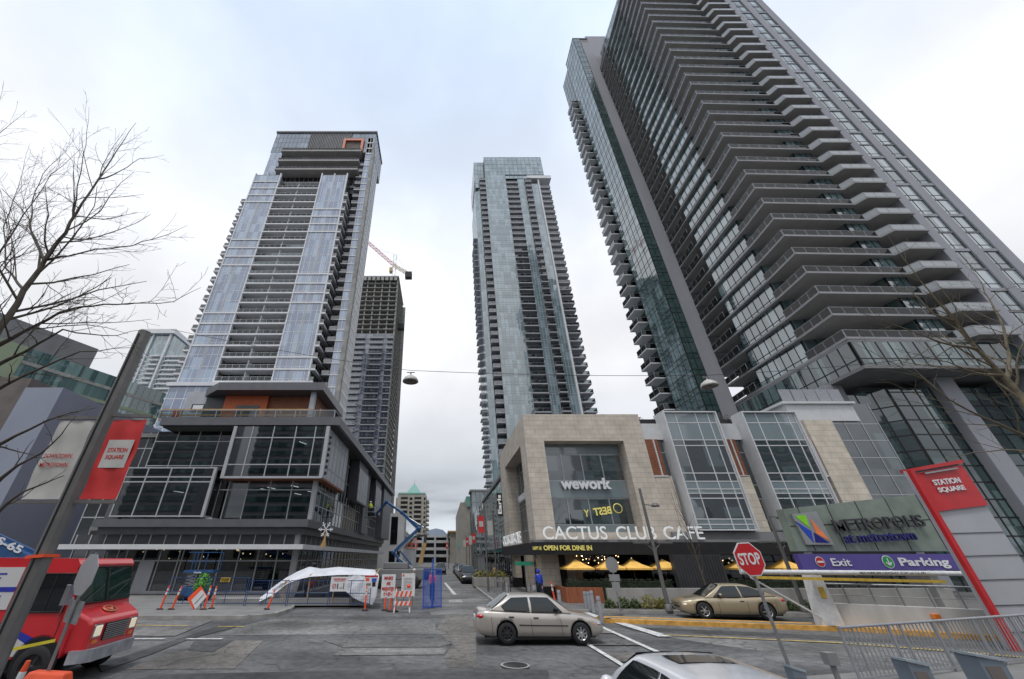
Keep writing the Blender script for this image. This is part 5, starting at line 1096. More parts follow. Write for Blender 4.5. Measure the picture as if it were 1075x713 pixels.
b = MB(); side_poly([(-7.1,.6),(-1.15,.6),(-1.2,.84),(-1.6,1.02),(-2.3,1.2),(-3.6,1.3),(-7.1,1.3)], .008, 0); side_poly([(-.72,.78),(-.9,.88),(-1.6,1.14),(-2.3,1.31),(-3.6,1.4),(-7.1,1.4),(-7.1,1.3),(-3.6,1.3),(-2.3,1.2),(-1.6,1.02),(-1.2,.84),(-1.0,.76)], .009, 1); part('side_graphic', b, [vw, vb], TR)
b = MB(); b.box(-1.98,-hw-.022,.84,-1.5,-hw-.004,1.24); pl_ = bevel(part('badge_plate', b, [M['black']], TR), .02)
b = MB(); b.lathe([(.001,-.03),(.2,-.03)], 28, (-1.72,-hw,1.1), 'y'); b.lathe([(.2,-.034),(.23,-.034)], 28, (-1.72,-hw,1.1), 'y', 1)
b.add([(-1.86,-hw-.036,1.2),(-1.76,-hw-.036,1.11),(-1.86,-hw-.036,1.0),(-1.56,-hw-.036,1.11)], [(0,1,3),(1,2,3)], 1); part('badge', b, [M['red'], M['refl']], TR)
b = MB(); b.box(-4.2,-hw-.02,1.5,-1.95,-hw-.004,2.38,0); b.box(-4.2,-hw-.026,1.86,-1.95,-hw-.012,1.96,1)
for i in range(3): b.box(-3.9,-hw-.026,2.22-i*.09,-2.3-i*.1,-hw-.012,2.255-i*.09,1); b.box(-3.9,-hw-.026,1.76-i*.08,-2.2-i*.1,-hw-.012,1.785-i*.08,1)
part('side_poster', b, [vw, vb], TR)
b = MB(); b.tube([(-.62,-hw,2.3),(-.45,-hw-.25,2.1),(-.5,-hw-.28,1.6),(-.7,-hw-.02,1.35)], .018, 6); b.box(-.56,-hw-.36,1.6,-.46,-hw-.16,2.02); bevel(part('mirror', b, [M['chrome']], TR), .02)
b = MB(); b.lathe([(.5,-hw-.02),(.5,-hw+.02)], 28, (-.85,0,.5), 'y'); b.lathe([(.0005,-hw-.012),(.49,-hw-.012)], 28, (-.85,0,.48), 'y'); b.lathe([(.0005,hw+.012),(.49,hw+.012)], 28, (-.85,0,.48), 'y'); b.box(-6.8,-.9,.3,-.3,.9,.56); part('underbody', b, [M['black']], TR)
for wx in (-.85, -5.3):
    for s in (-1, 1): make_wheel(TR, wx, s*(hw-.08), .4, .26, 'rimd', 5, None, s)

# ================================================================== PEOPLE
def person(label, loc, rz, top, legs, bend=0.0, stride=.18, arms=((.1,.05),(.1,.05)), h=1.72, headmat='hair', hood=False, name='person', vest=None, helmet=None, sit=False, bag=False):
    o = thing(name, label, 'person', loc, rz); k = h/1.72
    def R(p, a):   # bend about pelvis, forward = +x
        x, y, z = p; dz = z-.95; return V((x*cos(a)+dz*sin(a), y, .95+dz*cos(a)-x*sin(a)))
    J = {}; E = []; RD = {}
    def j(n, p, r): J[n] = V(p); RD[n] = r
    j('pel', (0,0,.95), .145)
    for nm, p, r in (('waist',(0,0,1.1),.135),('chest',(.01,0,1.32),.165),('neck',(.01,0,1.49),.06),('head0',(.02,0,1.56),.062),('head1',(.03,0,1.63),.098),('head2',(.02,0,1.69),.085)): j(nm, R(p, bend), r)
    for s, nm in ((1,'l'), (-1,'r')):
        a = arms[0 if s > 0 else 1]
        j('sh'+nm, R((0,s*.17,1.43), bend), .07); e = (.26*sin(a[0]), s*(.22), 1.43-.28*cos(a[0])); j('el'+nm, R(e, bend*.6), .048)
        a2 = a[0]+a[1]; w = (e[0]+.25*sin(a2), s*.2, e[2]-.25*cos(a2)); j('wr'+nm, R(w, bend*.6), .03); hnd = (w[0]+.08*sin(a2), s*.195, w[2]-.08*cos(a2)); j('ha'+nm, R(hnd, bend*.6), .035)
        if sit: j('hi'+nm, (0,s*.09,.9), .1); j('kn'+nm, (.42,s*.11,.88), .065); j('an'+nm, (.44,s*.11,.5), .045); j('to'+nm, (.58,s*.11,.46), .04)
        else:
            st = stride*s; j('hi'+nm, (0,s*.09,.88), .105); j('kn'+nm, (st*.7+.03,s*.1,.49), .068); j('an'+nm, (st,s*.1,.085), .045); j('to'+nm, (st+.15,s*.11,.045), .038)
        E += [('pel','hi'+nm),('hi'+nm,'kn'+nm),('kn'+nm,'an'+nm),('an'+nm,'to'+nm),('chest','sh'+nm),('sh'+nm,'el'+nm),('el'+nm,'wr'+nm),('wr'+nm,'ha'+nm)]
    E += [('pel','waist'),('waist','chest'),('chest','neck'),('neck','head0'),('head0','head1'),('head1','head2')]
    names = list(J); me = bpy.data.meshes.new('body'); me.from_pydata([J[n]*k for n in names], [(names.index(a), names.index(c)) for a, c in E], [])
    bo = bpy.data.objects.new('body', me); COL.objects.link(bo); md = bo.modifiers.new('s', 'SKIN')
    for i, n in enumerate(names): sv = me.skin_vertices[0].data[i]; sv.radius = (RD[n]*k, RD[n]*k*(1.15 if n in ('chest','pel','waist') else 1)); sv.use_root = (n == 'pel')
    bo.modifiers.new('u', 'SUBSURF').levels = 1; apply_mods(bo); bo.parent = o; me = bo.data
    me.materials.clear()
    for mt in (M['skin'], M[top], M[legs], M['black']): me.materials.append(mt)
    hd = J['head1']*k; nk = J['neck']*k; hands = [J['har']*k, J['hal']*k]; low = [J['anr']*k, J['anl']*k, J['tor']*k, J['tol']*k]
    bd = [J['hil']*k, J['hir']*k, J['knl']*k, J['knr']*k]; up = [J['chest']*k, J['waist']*k, J['shl']*k, J['shr']*k, J['ell']*k, J['elr']*k, J['wrl']*k, J['wrr']*k]
    for p in me.polygons:
        c = p.center; p.use_smooth = True
        d = {0: min([(c-hd).length-.03, (c-J['head0']*k).length] + [(c-q).length+.0 for q in hands]), 3: min((c-q).length-.02 for q in low), 2: min((c-q).length for q in bd), 1: min((c-q).length for q in up)}
        d[2] = min(d[2], min((c-(J['an'+s]*k*.35+J['kn'+s]*k*.65)).length for s in 'lr'), (c-J['pel']*k).length+.02)
        p.material_index = min(d, key=d.get)
    # fingers and face, merged into the body mesh
    fb = MB(); me_v = [tuple(v.co) for v in me.vertices]
    fb.v = me_v; fb.f = [tuple(p.vertices) for p in me.polygons]; fb.m = [p.material_index for p in me.polygons]; fb.sm = [True]*len(fb.f)
    for s in 'lr':
        w, hn = J['wr'+s]*k, J['ha'+s]*k; d = (hn-w).normalized(); sd = V((0,1,0)); sd = (sd-d*sd.dot(d)).normalized(); fw = d.cross(sd)
        for q, (off, ln) in enumerate(((-.03,.06),(-.01,.075),(.01,.078),(.03,.065))): 
            p0 = hn+d*.015+fw*off; fb.tube([p0, p0+d*ln*.5, p0+d*ln*.9+sd*.012*(1 if s == 'r' else -1)], [.009,.009,.006], 6, 0)
        p0 = hn-fw*-.03; fb.tube([p0, p0+(d+fw).normalized()*.05], [.011,.007], 6, 0)
    q = (J['head2']-J['head0']).normalized(); fx = V((cos(-bend),0,sin(-bend))) if bend else V((1,0,0))
    fb.ball(hd+fx*.098*k, .014, 6, 0)
    for s in (-1,1): fb.ball(hd+fx*.088*k+V((0,s*.033,.02)), .009, 6, 3); fb.ball(hd+V((0,s*.095,0)), .022, 6, 0, (.6,.5,1.2))
    nb = fb.mesh('body', [M['skin'], M[top], M[legs], M['black']]); bo.data = nb; bo.name = 'body'
    b = MB()
    if hood: b.ball(hd+V((-.02,0,.0)), .135, 14, 0, (1,1,1.12)); part('hood', b, [M[top]], o)
    elif helmet: b.ball(hd+V((0,0,.05)), .125, 14, 0, (1.1,1,.8)); part('helmet', b, [M[helmet]], o)
    else: b.ball(hd+V((-.02,0,.035)), .108, 12, 0, (1,.95,.95)); part('hair', b, [M[headmat]], o)
    if vest:
        b = MB(); c = J['chest']*k; w_ = J['waist']*k; d = (c-w_).normalized(); b.tube([w_-d*.1, w_, c, c+d*.1], [.175,.17,.2,.16], 12, 0); part('vest', b, [M[vest]], o)
    return o
person('person in a blue hooded jacket and dark trousers walking away past the stone corner', (6.35,29.6,.13), radians(100), 'bluej', 'navy', .04, .22, ((.35,.5),(-.1,.2)), 1.74, hood=True)
bg = MB(); bg.ball((6.0,29.7,.78), .2, 12, 0, (.75,.6,1.1)); bg.tube([(6.02,29.7,.95),(6.12,29.6,1.2),(6.2,29.6,1.4)], .012, 5); bg.tube([(5.95,29.7,.95),(6.08,29.6,1.2),(6.2,29.6,1.4)], .012, 5); solo('bag', bg, [plain('bag_cloth', (.25,.25,.28), .8, 0, .5, 12)], 'pale patterned bag hanging at the side of the person in blue', 'bag')
person('worker in an orange jacket bending over under the white sheet', (-8.5,28.3,.14), radians(0), 'orangej', 'navy', 1.1, .12, ((.5,.4),(.3,.5)), 1.7, helmet='tan')
person('worker with a white helmet standing behind the blue mesh fence', (-.75,31.5,.02), radians(-80), 'orangej', 'navy', .1, .08, ((.6,.8),(.4,.6)), 1.75, helmet='helmet', vest='cone')
person('worker in dark clothes and hi-vis vest standing by the lift behind the sign boards', (-2.5,36,.02), radians(30), 'greyc', 'navy', .25, .1, ((.5,.8),(.6,.6)), 1.75, helmet='helmet', vest='hiv')
person('person in a tan jacket standing by the shop fronts beyond the planter', (5.6,47.5,.13), radians(-90), 'tanwood', 'navy', 0, .1)
person('person seated in red at a patio table behind the hedge', (11.6,30.2,.0), radians(180), 'red', 'navy', .1, .1, ((.8,.7),(.8,.7)), 1.7, sit=True)
person('person in a grey top seated at the patio under the second umbrella', (10.9,30.3,.0), radians(0), 'greyc', 'navy', .3, .1, ((.8,.7),(.8,.7)), 1.7, sit=True)
for x, y in ((11.6,30.2), (10.9,30.3)):
    b = MB(); b.box(-.22,-.22,.72,.22,.22,.78)
    for sx in (-.2,.2):
        for sy in (-.2,.2): b.box(sx-.02,sy-.02,.13,sx+.02,sy+.02,.72)
    b.box(-.22,-.22,.78,-.18,.22,1.2) if x < 11 else b.box(.18,-.22,.78,.22,.22,1.2)
    solo('patio_stool', b, [M['woodv']], 'wooden patio chair under the person in red' if x > 11 else 'wooden patio chair under the person in grey', 'chair', loc=(x,y,0))

# ================================================================== STREET FURNITURE
def octa(r): return [(r*cos(pi/8+i*pi/4), r*sin(pi/8+i*pi/4)) for i in range(8)]
def stop_sign(name, label, p, r, z, rz, face=True, poletop=None, extra=None, pz=0.0):
    o = thing(name, label, 'sign', p, rz)
    b = MB(); b.tube([(0,.035,pz),(0,.035,poletop or z+r)], .03, 8); part('pole', b, [M['gal']], o)
    b = MB(); b.extr([(x,0,z+y) for x, y in octa(r)], (0,.012,0)); pl = part('sign_plate', b, [M['alu']], o)
    if face:
        b = MB(); b.extr([(x,-.004,z+y) for x, y in octa(r*.995)], (0,.004,0), 0); b.extr([(x,-.008,z+y) for x, y in octa(r*.93)], (0,.003,0), 1)
        text_mb(b, 'STOP', (-r*.72,-.008,z-r*.32), r*1.44, r*.66, ext=.004, bold=.025, m=0); part('sign_face', b, [M['refl'], M['red']], pl)
    if extra:
        b = MB(); b.box(-.3,0,z-r-extra-.06,.3,.012,z-r-.06); part('lower_plate', b, [M['alu']], o)
        b = MB(); b.box(-.22,-.0,z-r-extra-.5,.22,.012,z-r-extra-.1); part('lower_plate', b, [M['alu']], o)
    return o
so = stop_sign('stop_sign', 'red octagonal STOP sign facing the viewer on a thin leaning post', (6.4,9.0,0), .325, 2.57, radians(4))
so.rotation_euler = (0, radians(-2.5), radians(4))
stop_sign('stop_sign', 'grey back of a stop sign with a square plate, beside the shrubs', (9.05,23.6,.1), .38, 2.15, radians(8), False, extra=.3)
b3 = stop_sign('stop_sign', 'grey back of a stop sign standing in front of the red van', (-7.25,9.0,.0), .38, 2.3, radians(-28), False, pz=.78)
b3.rotation_euler = (0, radians(2), radians(-28))
b = MB(); b.box(-.25,.05,1.5,.28,.06,1.86); b.box(-.2,.05,1.56,-.28,.06,1.9); part('lower_plate', b, [M['gal']], b3)
# orange barrier and delineators at lower left
b = MB(); b.extr([(-7.75,8.75,0),(-6.6,8.6,0),(-6.6,9.25,0),(-7.75,9.4,0)], (0,0,.3), 0); b.add([(-7.7,8.8,.3),(-6.65,8.65,.3),(-6.65,9.2,.3),(-7.7,9.35,.3),(-7.5,8.95,.8),(-6.75,8.82,.8),(-6.75,9.02,.8),(-7.5,9.15,.8)], [(0,1,5,4),(1,2,6,5),(2,3,7,6),(3,0,4,7),(4,5,6,7)], 0)
bevel(solo('barrier_block', b, [M['cone']], 'orange plastic barrier block holding the stop sign seen from behind', 'barrier'), .03)
def delineator(label, p, h=1.1, lean=(0,0), group='orange delineator posts along the works'):
    o = thing('delineator_post', label, 'post', p, 0, group); o.rotation_euler = (lean[0], lean[1], 0)
    b = MB(); b.tube([(0,0,.05),(0,0,h*.9),(0,0,h)], [.055,.045,.03], 10); part('post', b, [M['cone']], o)
    b = MB(); b.lathe([(.053,h*.62),(.051,h*.74)], 12); b.lathe([(.05,h*.8),(.049,h*.88)], 12); part('reflective_band', b, [M['refl']], o)
    b = MB(); b.lathe([(.001,.06),(.14,.05),(.2,.0)], 10); part('rubber_base', b, [M['rubber']], o); return o
for lb, px, py, hh, ln in (('orange post leaning right, leftmost by the white barrier sheet near the kerb end', 167, 643, 1.1, (0,.12)), ('orange post leaning right, second on the left sidewalk', 179, 643, 1.1, (0,.2)), ('orange post directly right of the orange and white diamond sign', 213, 643, 1.1, (0,.08)), ('upright orange post, last before the gap to the white sheet', 221, 642, 1.05, (0,0)),
                         ('orange post holding up the left tail of the white sheet', 280, 643, .95, (0,.25)), ('orange post in front of the notice sheet at the right end of the fence', 383, 641, 1.15, (0,0)), ('orange post under the left edge of the red-lettered board', 404, 641, 1.0, (0,0)), ('orange post under the middle of the red-lettered board', 409, 642, 1.0, (0,.06)), ('orange post just left of the striped barricade', 415, 642, 1.1, (0,0)),
                         ('tall orange post leaning beside the patio fence corner', 584, 637, 1.3, (0,-.12))):
    p = gr(px, py, .02); 
    if px < 290: p.z = .14
    delineator(lb, p, hh, ln)
for lb, x, y, h, ln in (('orange delineator blurred in the lower left corner, left of the barrier', -8.1, 8.3, .98, (0,.1)), ('orange delineator right in front of the orange barrier block', -7.0, 8.1, 1.12, (0,.12))):
    delineator(lb, (x,y,0), h, ln, 'orange delineators in the lower left corner')
b = MB(); b.beam((-9.2,8.6,.9), (-7.25,8.95,1.25), .005, .05); solo('caution_tape', b, [M['yellowtape']], 'yellow caution tape stretched across the van front wheel', 'tape')

# banner pole (left)
BP = thing('banner_pole', 'thick grey leaning lamp pole carrying a white and a red banner at the left', 'pole', (-5.95,6.5,0))
b = MB(); b.tube([(0,0,0),(0,0,6.5)], [.125,.11], 8, 0, False); b.lathe([(.2,0),(.2,.4),(.14,.45)], 12); b.box(-.012,-.128,.5,.012,-.1,6.4,1); part('post', b, [M['pole'], M['black']], BP)
b = MB(); b.beam((-.86,0,4.73), (-.1,0,4.73), .05, .05); b.beam((.1,0,4.78), (.8,0,4.76), .05, .05); b.beam((-.86,0,3.36), (-.1,0,3.36), .05, .05); b.beam((.1,0,3.36), (.76,0,3.36), .05, .05); part('banner_arm', b, [M['pole']], BP)
b = MB(); b.beam((-.13,0,2.6), (.13,0,2.62), .28, .04); part('orange_strap', b, [M['cone']], BP)
def cloth(x0, x1, z0, z1, ph):
    P = [[(x0+(x1-x0)*i/8, .012*sin(i*1.3+j*.5+ph)+.01*sin(j*.9), z0+(z1-z0)*j/14) for i in range(9)] for j in range(15)]
    b = MB(); b.grid(P); return b
bo = cloth(.15, .75, 3.4, 4.7, 0); bb = thing('banner', 'red banner with a white square on the right side of the leaning pole', 'banner', (-5.95,6.5,0)); part('cloth', bo, [M['banner']], bb)
b = MB(); b.box(.25,-.024,3.88,.68,-.018,4.34,0); text_mb(b, 'STATION', (.3,-.025,4.13), .33, .075, ext=.003, bold=.02, m=1); text_mb(b, 'SQUARE', (.31,-.025,4.01), .3, .075, ext=.003, bold=.02, m=1); part('printed_square', b, [M['bannerw'], M['textred']], bb)
bb = thing('banner', 'off-white banner with small red lettering on the left side of the leaning pole', 'banner', (-5.95,6.5,0)); part('cloth', cloth(-.78, -.16, 3.4, 4.68, 2), [M['bannerw']], bb)
b = MB(); text_mb(b, 'DOWNTOWN', (-.72,-.03,4.03), .46, .075, ext=.003, bold=.01); text_mb(b, 'METROTOWN', (-.72,-.03,3.89), .46, .07, ext=.003, bold=.01); part('lettering', b, [M['textred']], bb)

# metropolis sign, purple band, height bar
MS = thing('mall_sign', 'large grey-green mall sign wall with coloured logo above a purple band', 'sign', (22,22.4,0))
b = MB(); b.extr([(18.0,22,2.86),(27.7,22,2.86),(27.7,22,5.74),(18.1,22,4.82)], (0,.5,0)); part('sign_wall', b, [M['greenw']], MS, True)
b = MB()
for x in (18.9,20.5,22.1,23.8,25.6,27.4): b.beam((x,21.992,2.9), (x,21.992,4.85+(x-18.1)*.095), .03, .014)
b.beam((18.1,21.99,4.0), (27.6,21.99,4.4), .014, .03); part('panel_joint', b, [M['seam']], MS, True)
def ltr(b, s, x, z, w, h, y=21.9, ext=.1, bold=.02, m=0, sl=.035): text_mb(b, s, (x,y+.0,z), w, h, xd=(1,0,sl), ud=(-sl,0,1), ext=ext, bold=bold, m=m)
b = MB(); ltr(b, 'METROPOLIS', 20.25, 3.72, 4.75, .56, 21.85, .1, .012, 0, .055); part('lettering', b, [M['dgrey']], MS, True)
b = MB(); ltr(b, 'at metrotown', 20.45, 3.2, 3.7, .38, 21.85, .1, .01, 0, .045); part('lettering', b, [plain('navy_letter', (.02,.02,.14), .5)], MS, True)
b = MB(); lx0, lz0 = 18.35, 3.15; 
b.extr([(lx0+.1,21.86,lz0),(lx0+1.5,21.86,lz0+.0),(lx0+1.35,21.86,lz0+1.55),(lx0-.0,21.86,lz0+1.42)], (0,.13,0), 0)
def tri(pts, m): b.extr([(lx0+x,21.84,lz0+z) for x, z in pts], (0,.03,0), m)
tri([(.0,1.1),(.62,.62),(.5,.08)], 1); tri([(.1,1.32),(.68,1.38),(.62,.75)], 2); tri([(.86,1.2),(1.38,.15),(.82,.5)], 3); tri([(.6,.1),(1.3,.08),(.72,.55)], 4)
part('logo', b, [M['alu'], plain('logo_blue', (.02,.07,.5), .4), plain('logo_green', (.25,.7,.03), .4), plain('logo_orange', (.9,.25,.08), .4), plain('logo_navy', (.01,.01,.2), .4)], MS, True)
b = MB(); b.box(17.65,21.7,2.05,27.5,22.0,2.74); b.box(18.3,22.05,0,18.7,22.4,2.9,1); b.box(24,22.05,0,24.4,22.4,2.9,1); pb = part('purple_band', b, [M['purple'], M['conc']], MS, True)
b = MB(); text_mb(b, 'Exit', (19.15,21.68,2.22), .95, .33, ext=.015, bold=.015, m=0); text_mb(b, 'Parking', (22.5,21.68,2.12), 2.45, .46, ext=.015, bold=.03, m=0)
b.lathe([(.001,-.02),(.23,-.02)], 24, (18.6,21.69,2.4), 'y', 0); b.lathe([(.001,-.03),(.2,-.03)], 24, (18.6,21.69,2.4), 'y', 1); b.box(18.45,21.645,2.36,18.75,21.655,2.44,0)
b.lathe([(.001,-.02),(.28,-.02)], 24, (21.95,21.69,2.4), 'y', 0); b.lathe([(.001,-.03),(.245,-.03)], 24, (21.95,21.69,2.4), 'y', 2); b.beam((21.95,21.65,2.56), (21.95,21.65,2.28), .05, .01); b.beam((21.82,21.65,2.38), (21.96,21.65,2.23), .05, .01, 0, (0,1,0)); b.beam((22.08,21.65,2.38), (21.94,21.65,2.23), .05, .01, 0, (0,1,0))
part('lettering', b, [M['ltw'], M['red'], plain('parking_green', (.02,.3,.08), .5)], pb, True)
HB = thing('height_bar', 'white height limit pipe with a yellow bar hanging under it, on a white post', 'barrier', (15.9,19.4,0))
b = MB(); b.tube([(12.85,19.2,2.05),(22.4,18.6,2.0)], .09, 12, 0)
for i in range(6): b.lathe([(.1,0),(.105,.06),(.1,.12)], 12, (14.4+i*1.5,19.1-i*.095,2.04-i*.008), 'x', 0)
p_ = part('pipe', b, [M['pwhite']], HB, True); b = MB(); text_mb(b, "MAXIMUM HEIGHT 7'-0\" (2.13 M)", (17.6,18.78,1.985), 2.6, .075, xd=(1,-.063,0), ext=.004, bold=.02); part('lettering', b, [M['black']], p_, True)
b = MB(); b.beam((13.3,19.15,1.85), (20.8,18.6,1.72), .07, .1); part('yellow_bar', b, [M['pyellow']], HB, True)
b = MB(); b.extr([(15.6,19.3,0),(16.5,19.3,0),(16.35,19.3,2.0),(15.9,19.3,2.0)], (0,.45,0), 0); b.beam((13.2,19.2,1.85), (15.9,19.35,.3), .06, .06, 0); b.box(15.98,19.27,1.1,16.2,19.29,1.5,1); part('post', b, [M['pwhite'], M['pyellow']], HB, True)
LW = thing('ramp_wall', 'long stained white concrete ramp wall with a grey railing on top behind the picket railing', 'wall', (18,19,0))
b = MB(); b.prism([(16.2,19.7),(24,14.6),(36,8),(36.2,8.4),(24.2,15.0),(16.4,20.1)], 0, .9); w_ = part('wall', b, [M['barrierc']], LW, True)
b = MB(); b.prism([(15.9,19.45),(24,14.2),(36,7.6),(36,8.0),(24.05,14.58),(16.15,19.72)], 0, .16); part('yellow_kerb', b, [M['ykerb']], LW, True)
b = MB(); pts = [(16.3,19.9,.9),(16.2,19.95,1.5),(16.35,19.85,1.6),(24.1,14.9,1.6),(36,8.2,1.6)]; b.tube(pts, .035, 8)
b.tube([(16.4,19.8,1.2),(24.1,14.9,1.2)], .015, 5)
for i in range(12): t_ = i/11; b.beam((16.4+7.7*t_,19.8-4.9*t_,.9), (16.4+7.7*t_,19.8-4.9*t_,1.58), .035, .035)
part('railing', b, [M['gal']], LW, True)
b = MB(); b.box(-.12,-.08,0,.12,.08,.16); o = solo('wall_lamp', b, [M['amberl']], 'small amber reflector lamp on the ramp wall seen through the pickets', 'lamp', loc=(18.9,17.9,.55)); bevel(o, .02)

# station square pylon
PYL = thing('sign_pylon', 'tall leaning-looking sign pylon, red top with white lettering over grey panels', 'sign', (18.2,15.5,0))
b = MB(); b.extr([(18.3,15.5,.0),(20.46,15.5,0),(20.46,15.5,5.86),(18.3,15.5,5.56)], (0,.2,0), 0); b.extr([(20.46,15.56,0),(21.2,16.2,0),(21.2,16.2,4.3),(20.46,15.56,5.0)], (0,.2,0), 1); part('grey_body', b, [M['offw'], M['gslab']], PYL, True)
b = MB(); b.extr([(18.2,15.35,0),(18.36,15.35,0),(18.36,15.35,5.6),(18.2,15.35,5.56)], (0,.14,0)); b.extr([(18.36,15.35,5.5),(20.5,15.35,5.82),(20.5,15.35,5.95),(18.36,15.35,5.62)], (0,.5,0)); part('red_frame', b, [M['red']], PYL, True)
b = MB(); b.extr([(18.44,15.42,4.08),(20.46,15.42,4.3),(20.46,15.42,5.76),(18.44,15.42,5.44)], (0,.08,0)); rp = part('red_panel', b, [M['red']], PYL, True)
b = MB(); text_mb(b, 'STATION', (18.85,15.39,4.98), 1.1, .2, xd=(1,0,.1), ext=.02, bold=.03); text_mb(b, 'SQUARE', (18.87,15.39,4.7), 1.08, .2, xd=(1,0,.1), ext=.02, bold=.03); part('lettering', b, [M['ltw']], rp, True)
b = MB(); b.beam((18.7,15.36,5.42), (20.1,15.36,5.62), .06, .05); part('strip_lamp', b, [M['alu']], PYL, True)
b = MB()
for i in range(5): b.beam((18.4,15.49,3.35-i*.72), (20.45,15.49,3.4-i*.72), .03, .012)
part('panel_joint', b, [M['seam']], PYL, True)

# picket railing right foreground
RL = thing('picket_railing', 'grey metal picket railing across the lower right corner', 'railing', (9.75,11.6,0))
A, B_ = V((9.72,11.6,0)), V((20.5,14.95,0)); d = (B_-A); Ln = d.length; d.normalize()
b = MB(); b.tube([A+V((0,0,1.1)), B_+V((0,0,1.1))], .032, 8); b.beam(A+V((0,0,.14)), B_+V((0,0,.14)), .04, .04); part('rail', b, [M['fence']], RL, True)
n = int(Ln/.155)
b = MB(); b.beam(A+d*.15+V((0,0,.15)), A+d*.15+V((0,0,1.09)), .018, .018); pk = part('picket', b, [M['fence']], RL, True)
for i in range(1, n): c = copy_tree(pk, RL); c.location = pk.location + d*(.155*i)
for i in range(5):
    b = MB(); b.beam(A+d*(Ln*i/6.2)+V((0,0,0)), A+d*(Ln*i/6.2)+V((0,0,1.09)), .05, .05); b.beam(A+d*(Ln*i/6.2+.45)+V((0,0,0)), A+d*(Ln*i/6.2+.45)+V((0,0,1.09)), .035, .035); part('post', b, [M['fence']], RL, True)
sheet('right_walk', [(8.6,12.2),(7.6,7),(9,4),(40,12),(40,17),(26,16)], .05, M['walk'])
for lb, x, y, z, s in (('small open grey metal utility box in front of the picket railing, left one', 7.62, 8.0, 1.14, .16), ('larger grey-blue utility box in front of the railing, right one', 8.85, 8.05, 1.2, .2), ('low grey box with a pale lid at the foot of the stop sign post', 5.7, 8.0, 1.05, .1)):
    o = thing('utility_box', lb, 'box', (x,y,0)); b = MB(); b.extr([(-s,-s*.8,z-.45),(s,-s*.8,z-.45),(s,-s*.8,z-.06),(-s,-s*.8,z)], (0,s*1.6,0)); bevel(part('case', b, [plain('box_blue_grey', (.2,.24,.29), .5, .3)], o), .015)
    b = MB(); b.extr([(-s*1.15,-s*.95,z+.01),(s*1.15,-s*.95,z-.05),(s*1.15,-s*.95,z-.02),(-s*1.15,-s*.95,z+.04)], (0,s*1.9,0)); part('lid', b, [plain('lid_pale', (.36,.42,.46), .4, .2)], o)
    b = MB(); b.box(-s*.7,-s*.8-.01,z-.38,s*.5,-s*.8+.01,z-.12); part('slot', b, [M['brown']], o); b = MB(); b.tube([(0,0,0),(0,0,z-.44)], .045, 8); part('post', b, [M['gal']], o)
b = MB(); b.tube([(0,0,0),(0,0,1.1)], .04, 8); b.box(-.08,-.07,1.08,.08,.07,1.24); solo('meter_post', b, [M['gslab']], 'short dark grey meter post between the stop sign post and the railing', 'post', loc=(6.35,8.0,0))

# bollards
for i, (lb, px, py, h) in enumerate((('grey bollard behind the sedan roof, left one', 533,627,.85), ('grey bollard behind the sedan roof next to the person in blue', 557,627,.85), ('grey bollard right of the orange leaning post, behind the sedan hood', 589,642,.95), ('grey bollard left of the pair by the white marks', 620,641,.85), ('fat grey bollard in the middle of the group near the yellow kerb end', 624,643,.95), ('grey bollard standing right at the yellow kerb end', 632,653,.95), ('short grey bollard behind the group at the end of the concrete wall', 616,639,.8))):
    p = gr(px, py, .1); b = MB(); b.tube([(0,0,0),(0,0,h-.05),(0,0,h)], [.1,.1,.085], 14); b.lathe([(.104,h-.17),(.104,h-.12)], 14, m=1)
    solo('bollard', b, [M['fence'], M['gslab']], lb, 'bollard', 'grey bollards at the plaza edge', loc=p)
# planter at the kerb of the side street, cycle racks, bicycle
for i, (lb, x, y, l, w) in enumerate((('square concrete planter with yellow-green plants at the kerb beside the banner posts', 4.75, 44.6, 1.75, 1.5),)):
    o = thing('planter', lb, 'planter', (x,y,.13)); b = MB(); b.box(-l,-w,0,l,w,.75); bevel(part('tub', b, [M['conc']], o), .04); b = MB(); b.box(-l+.12,-w+.12,.74,l-.12,w-.12,.77); part('soil', b, [M['brown']], o)
for i, (x, lb) in enumerate(((3.9,'mound of yellow-green plants in the planter, left half'),(5.4,'mound of yellow-green plants in the planter, right half'))): bush('plant', (x,44.4,.88), (.95,.9), .55, M['shruby'], lb, 'plant', 'plants in the planter', 420, 70+i, .09)
RK = []
for i in range(4):
    y = 34.6+i*1.6; b = MB(); b.tube([(0,0,0),(0,0,.75),(.08,0,.85),(.5,0,.85),(.58,0,.75),(.58,0,0)], .03, 7)
    o = link('cycle_rack', b.mesh('cycle_rack', [M['gslab']]) if i == 0 else RK[0].data); RK.append(o); o.location = (4.1,y,.13); tag(o, ['grey cycle rack hoop nearest the crossing','second grey cycle rack hoop from the crossing','third grey cycle rack hoop from the crossing','cycle rack hoop nearest the planter'][i], 'cycle rack', 'cycle racks by the kerb')
bk = thing('bicycle', 'bicycle leaning beside the cycle racks left of the stone corner', 'bicycle', (5.2,38.6,.13), radians(75))
for x in (-.52, .52):
    b = MB(); b.lathe([(.31,-.015),(.34,0),(.31,.015)], 24, (x,0,.34), 'y')
    for k in range(8): a = k*pi/4; b.beam((x,0,.34), (x+.31*cos(a),0,.34+.31*sin(a)), .006, .006)
    part('wheel', b, [M['rubber']], bk)
b = MB(); 
for p, q in (((-.52,0,.34),(-.12,0,.32)),((-.52,0,.34),(-.2,0,.8)),((-.12,0,.32),(-.22,0,.86)),((-.12,0,.32),(.38,0,.78)),((-.2,0,.8),(.36,0,.84)),((.52,0,.34),(.36,0,.92))): b.tube([p,q], .018, 6)
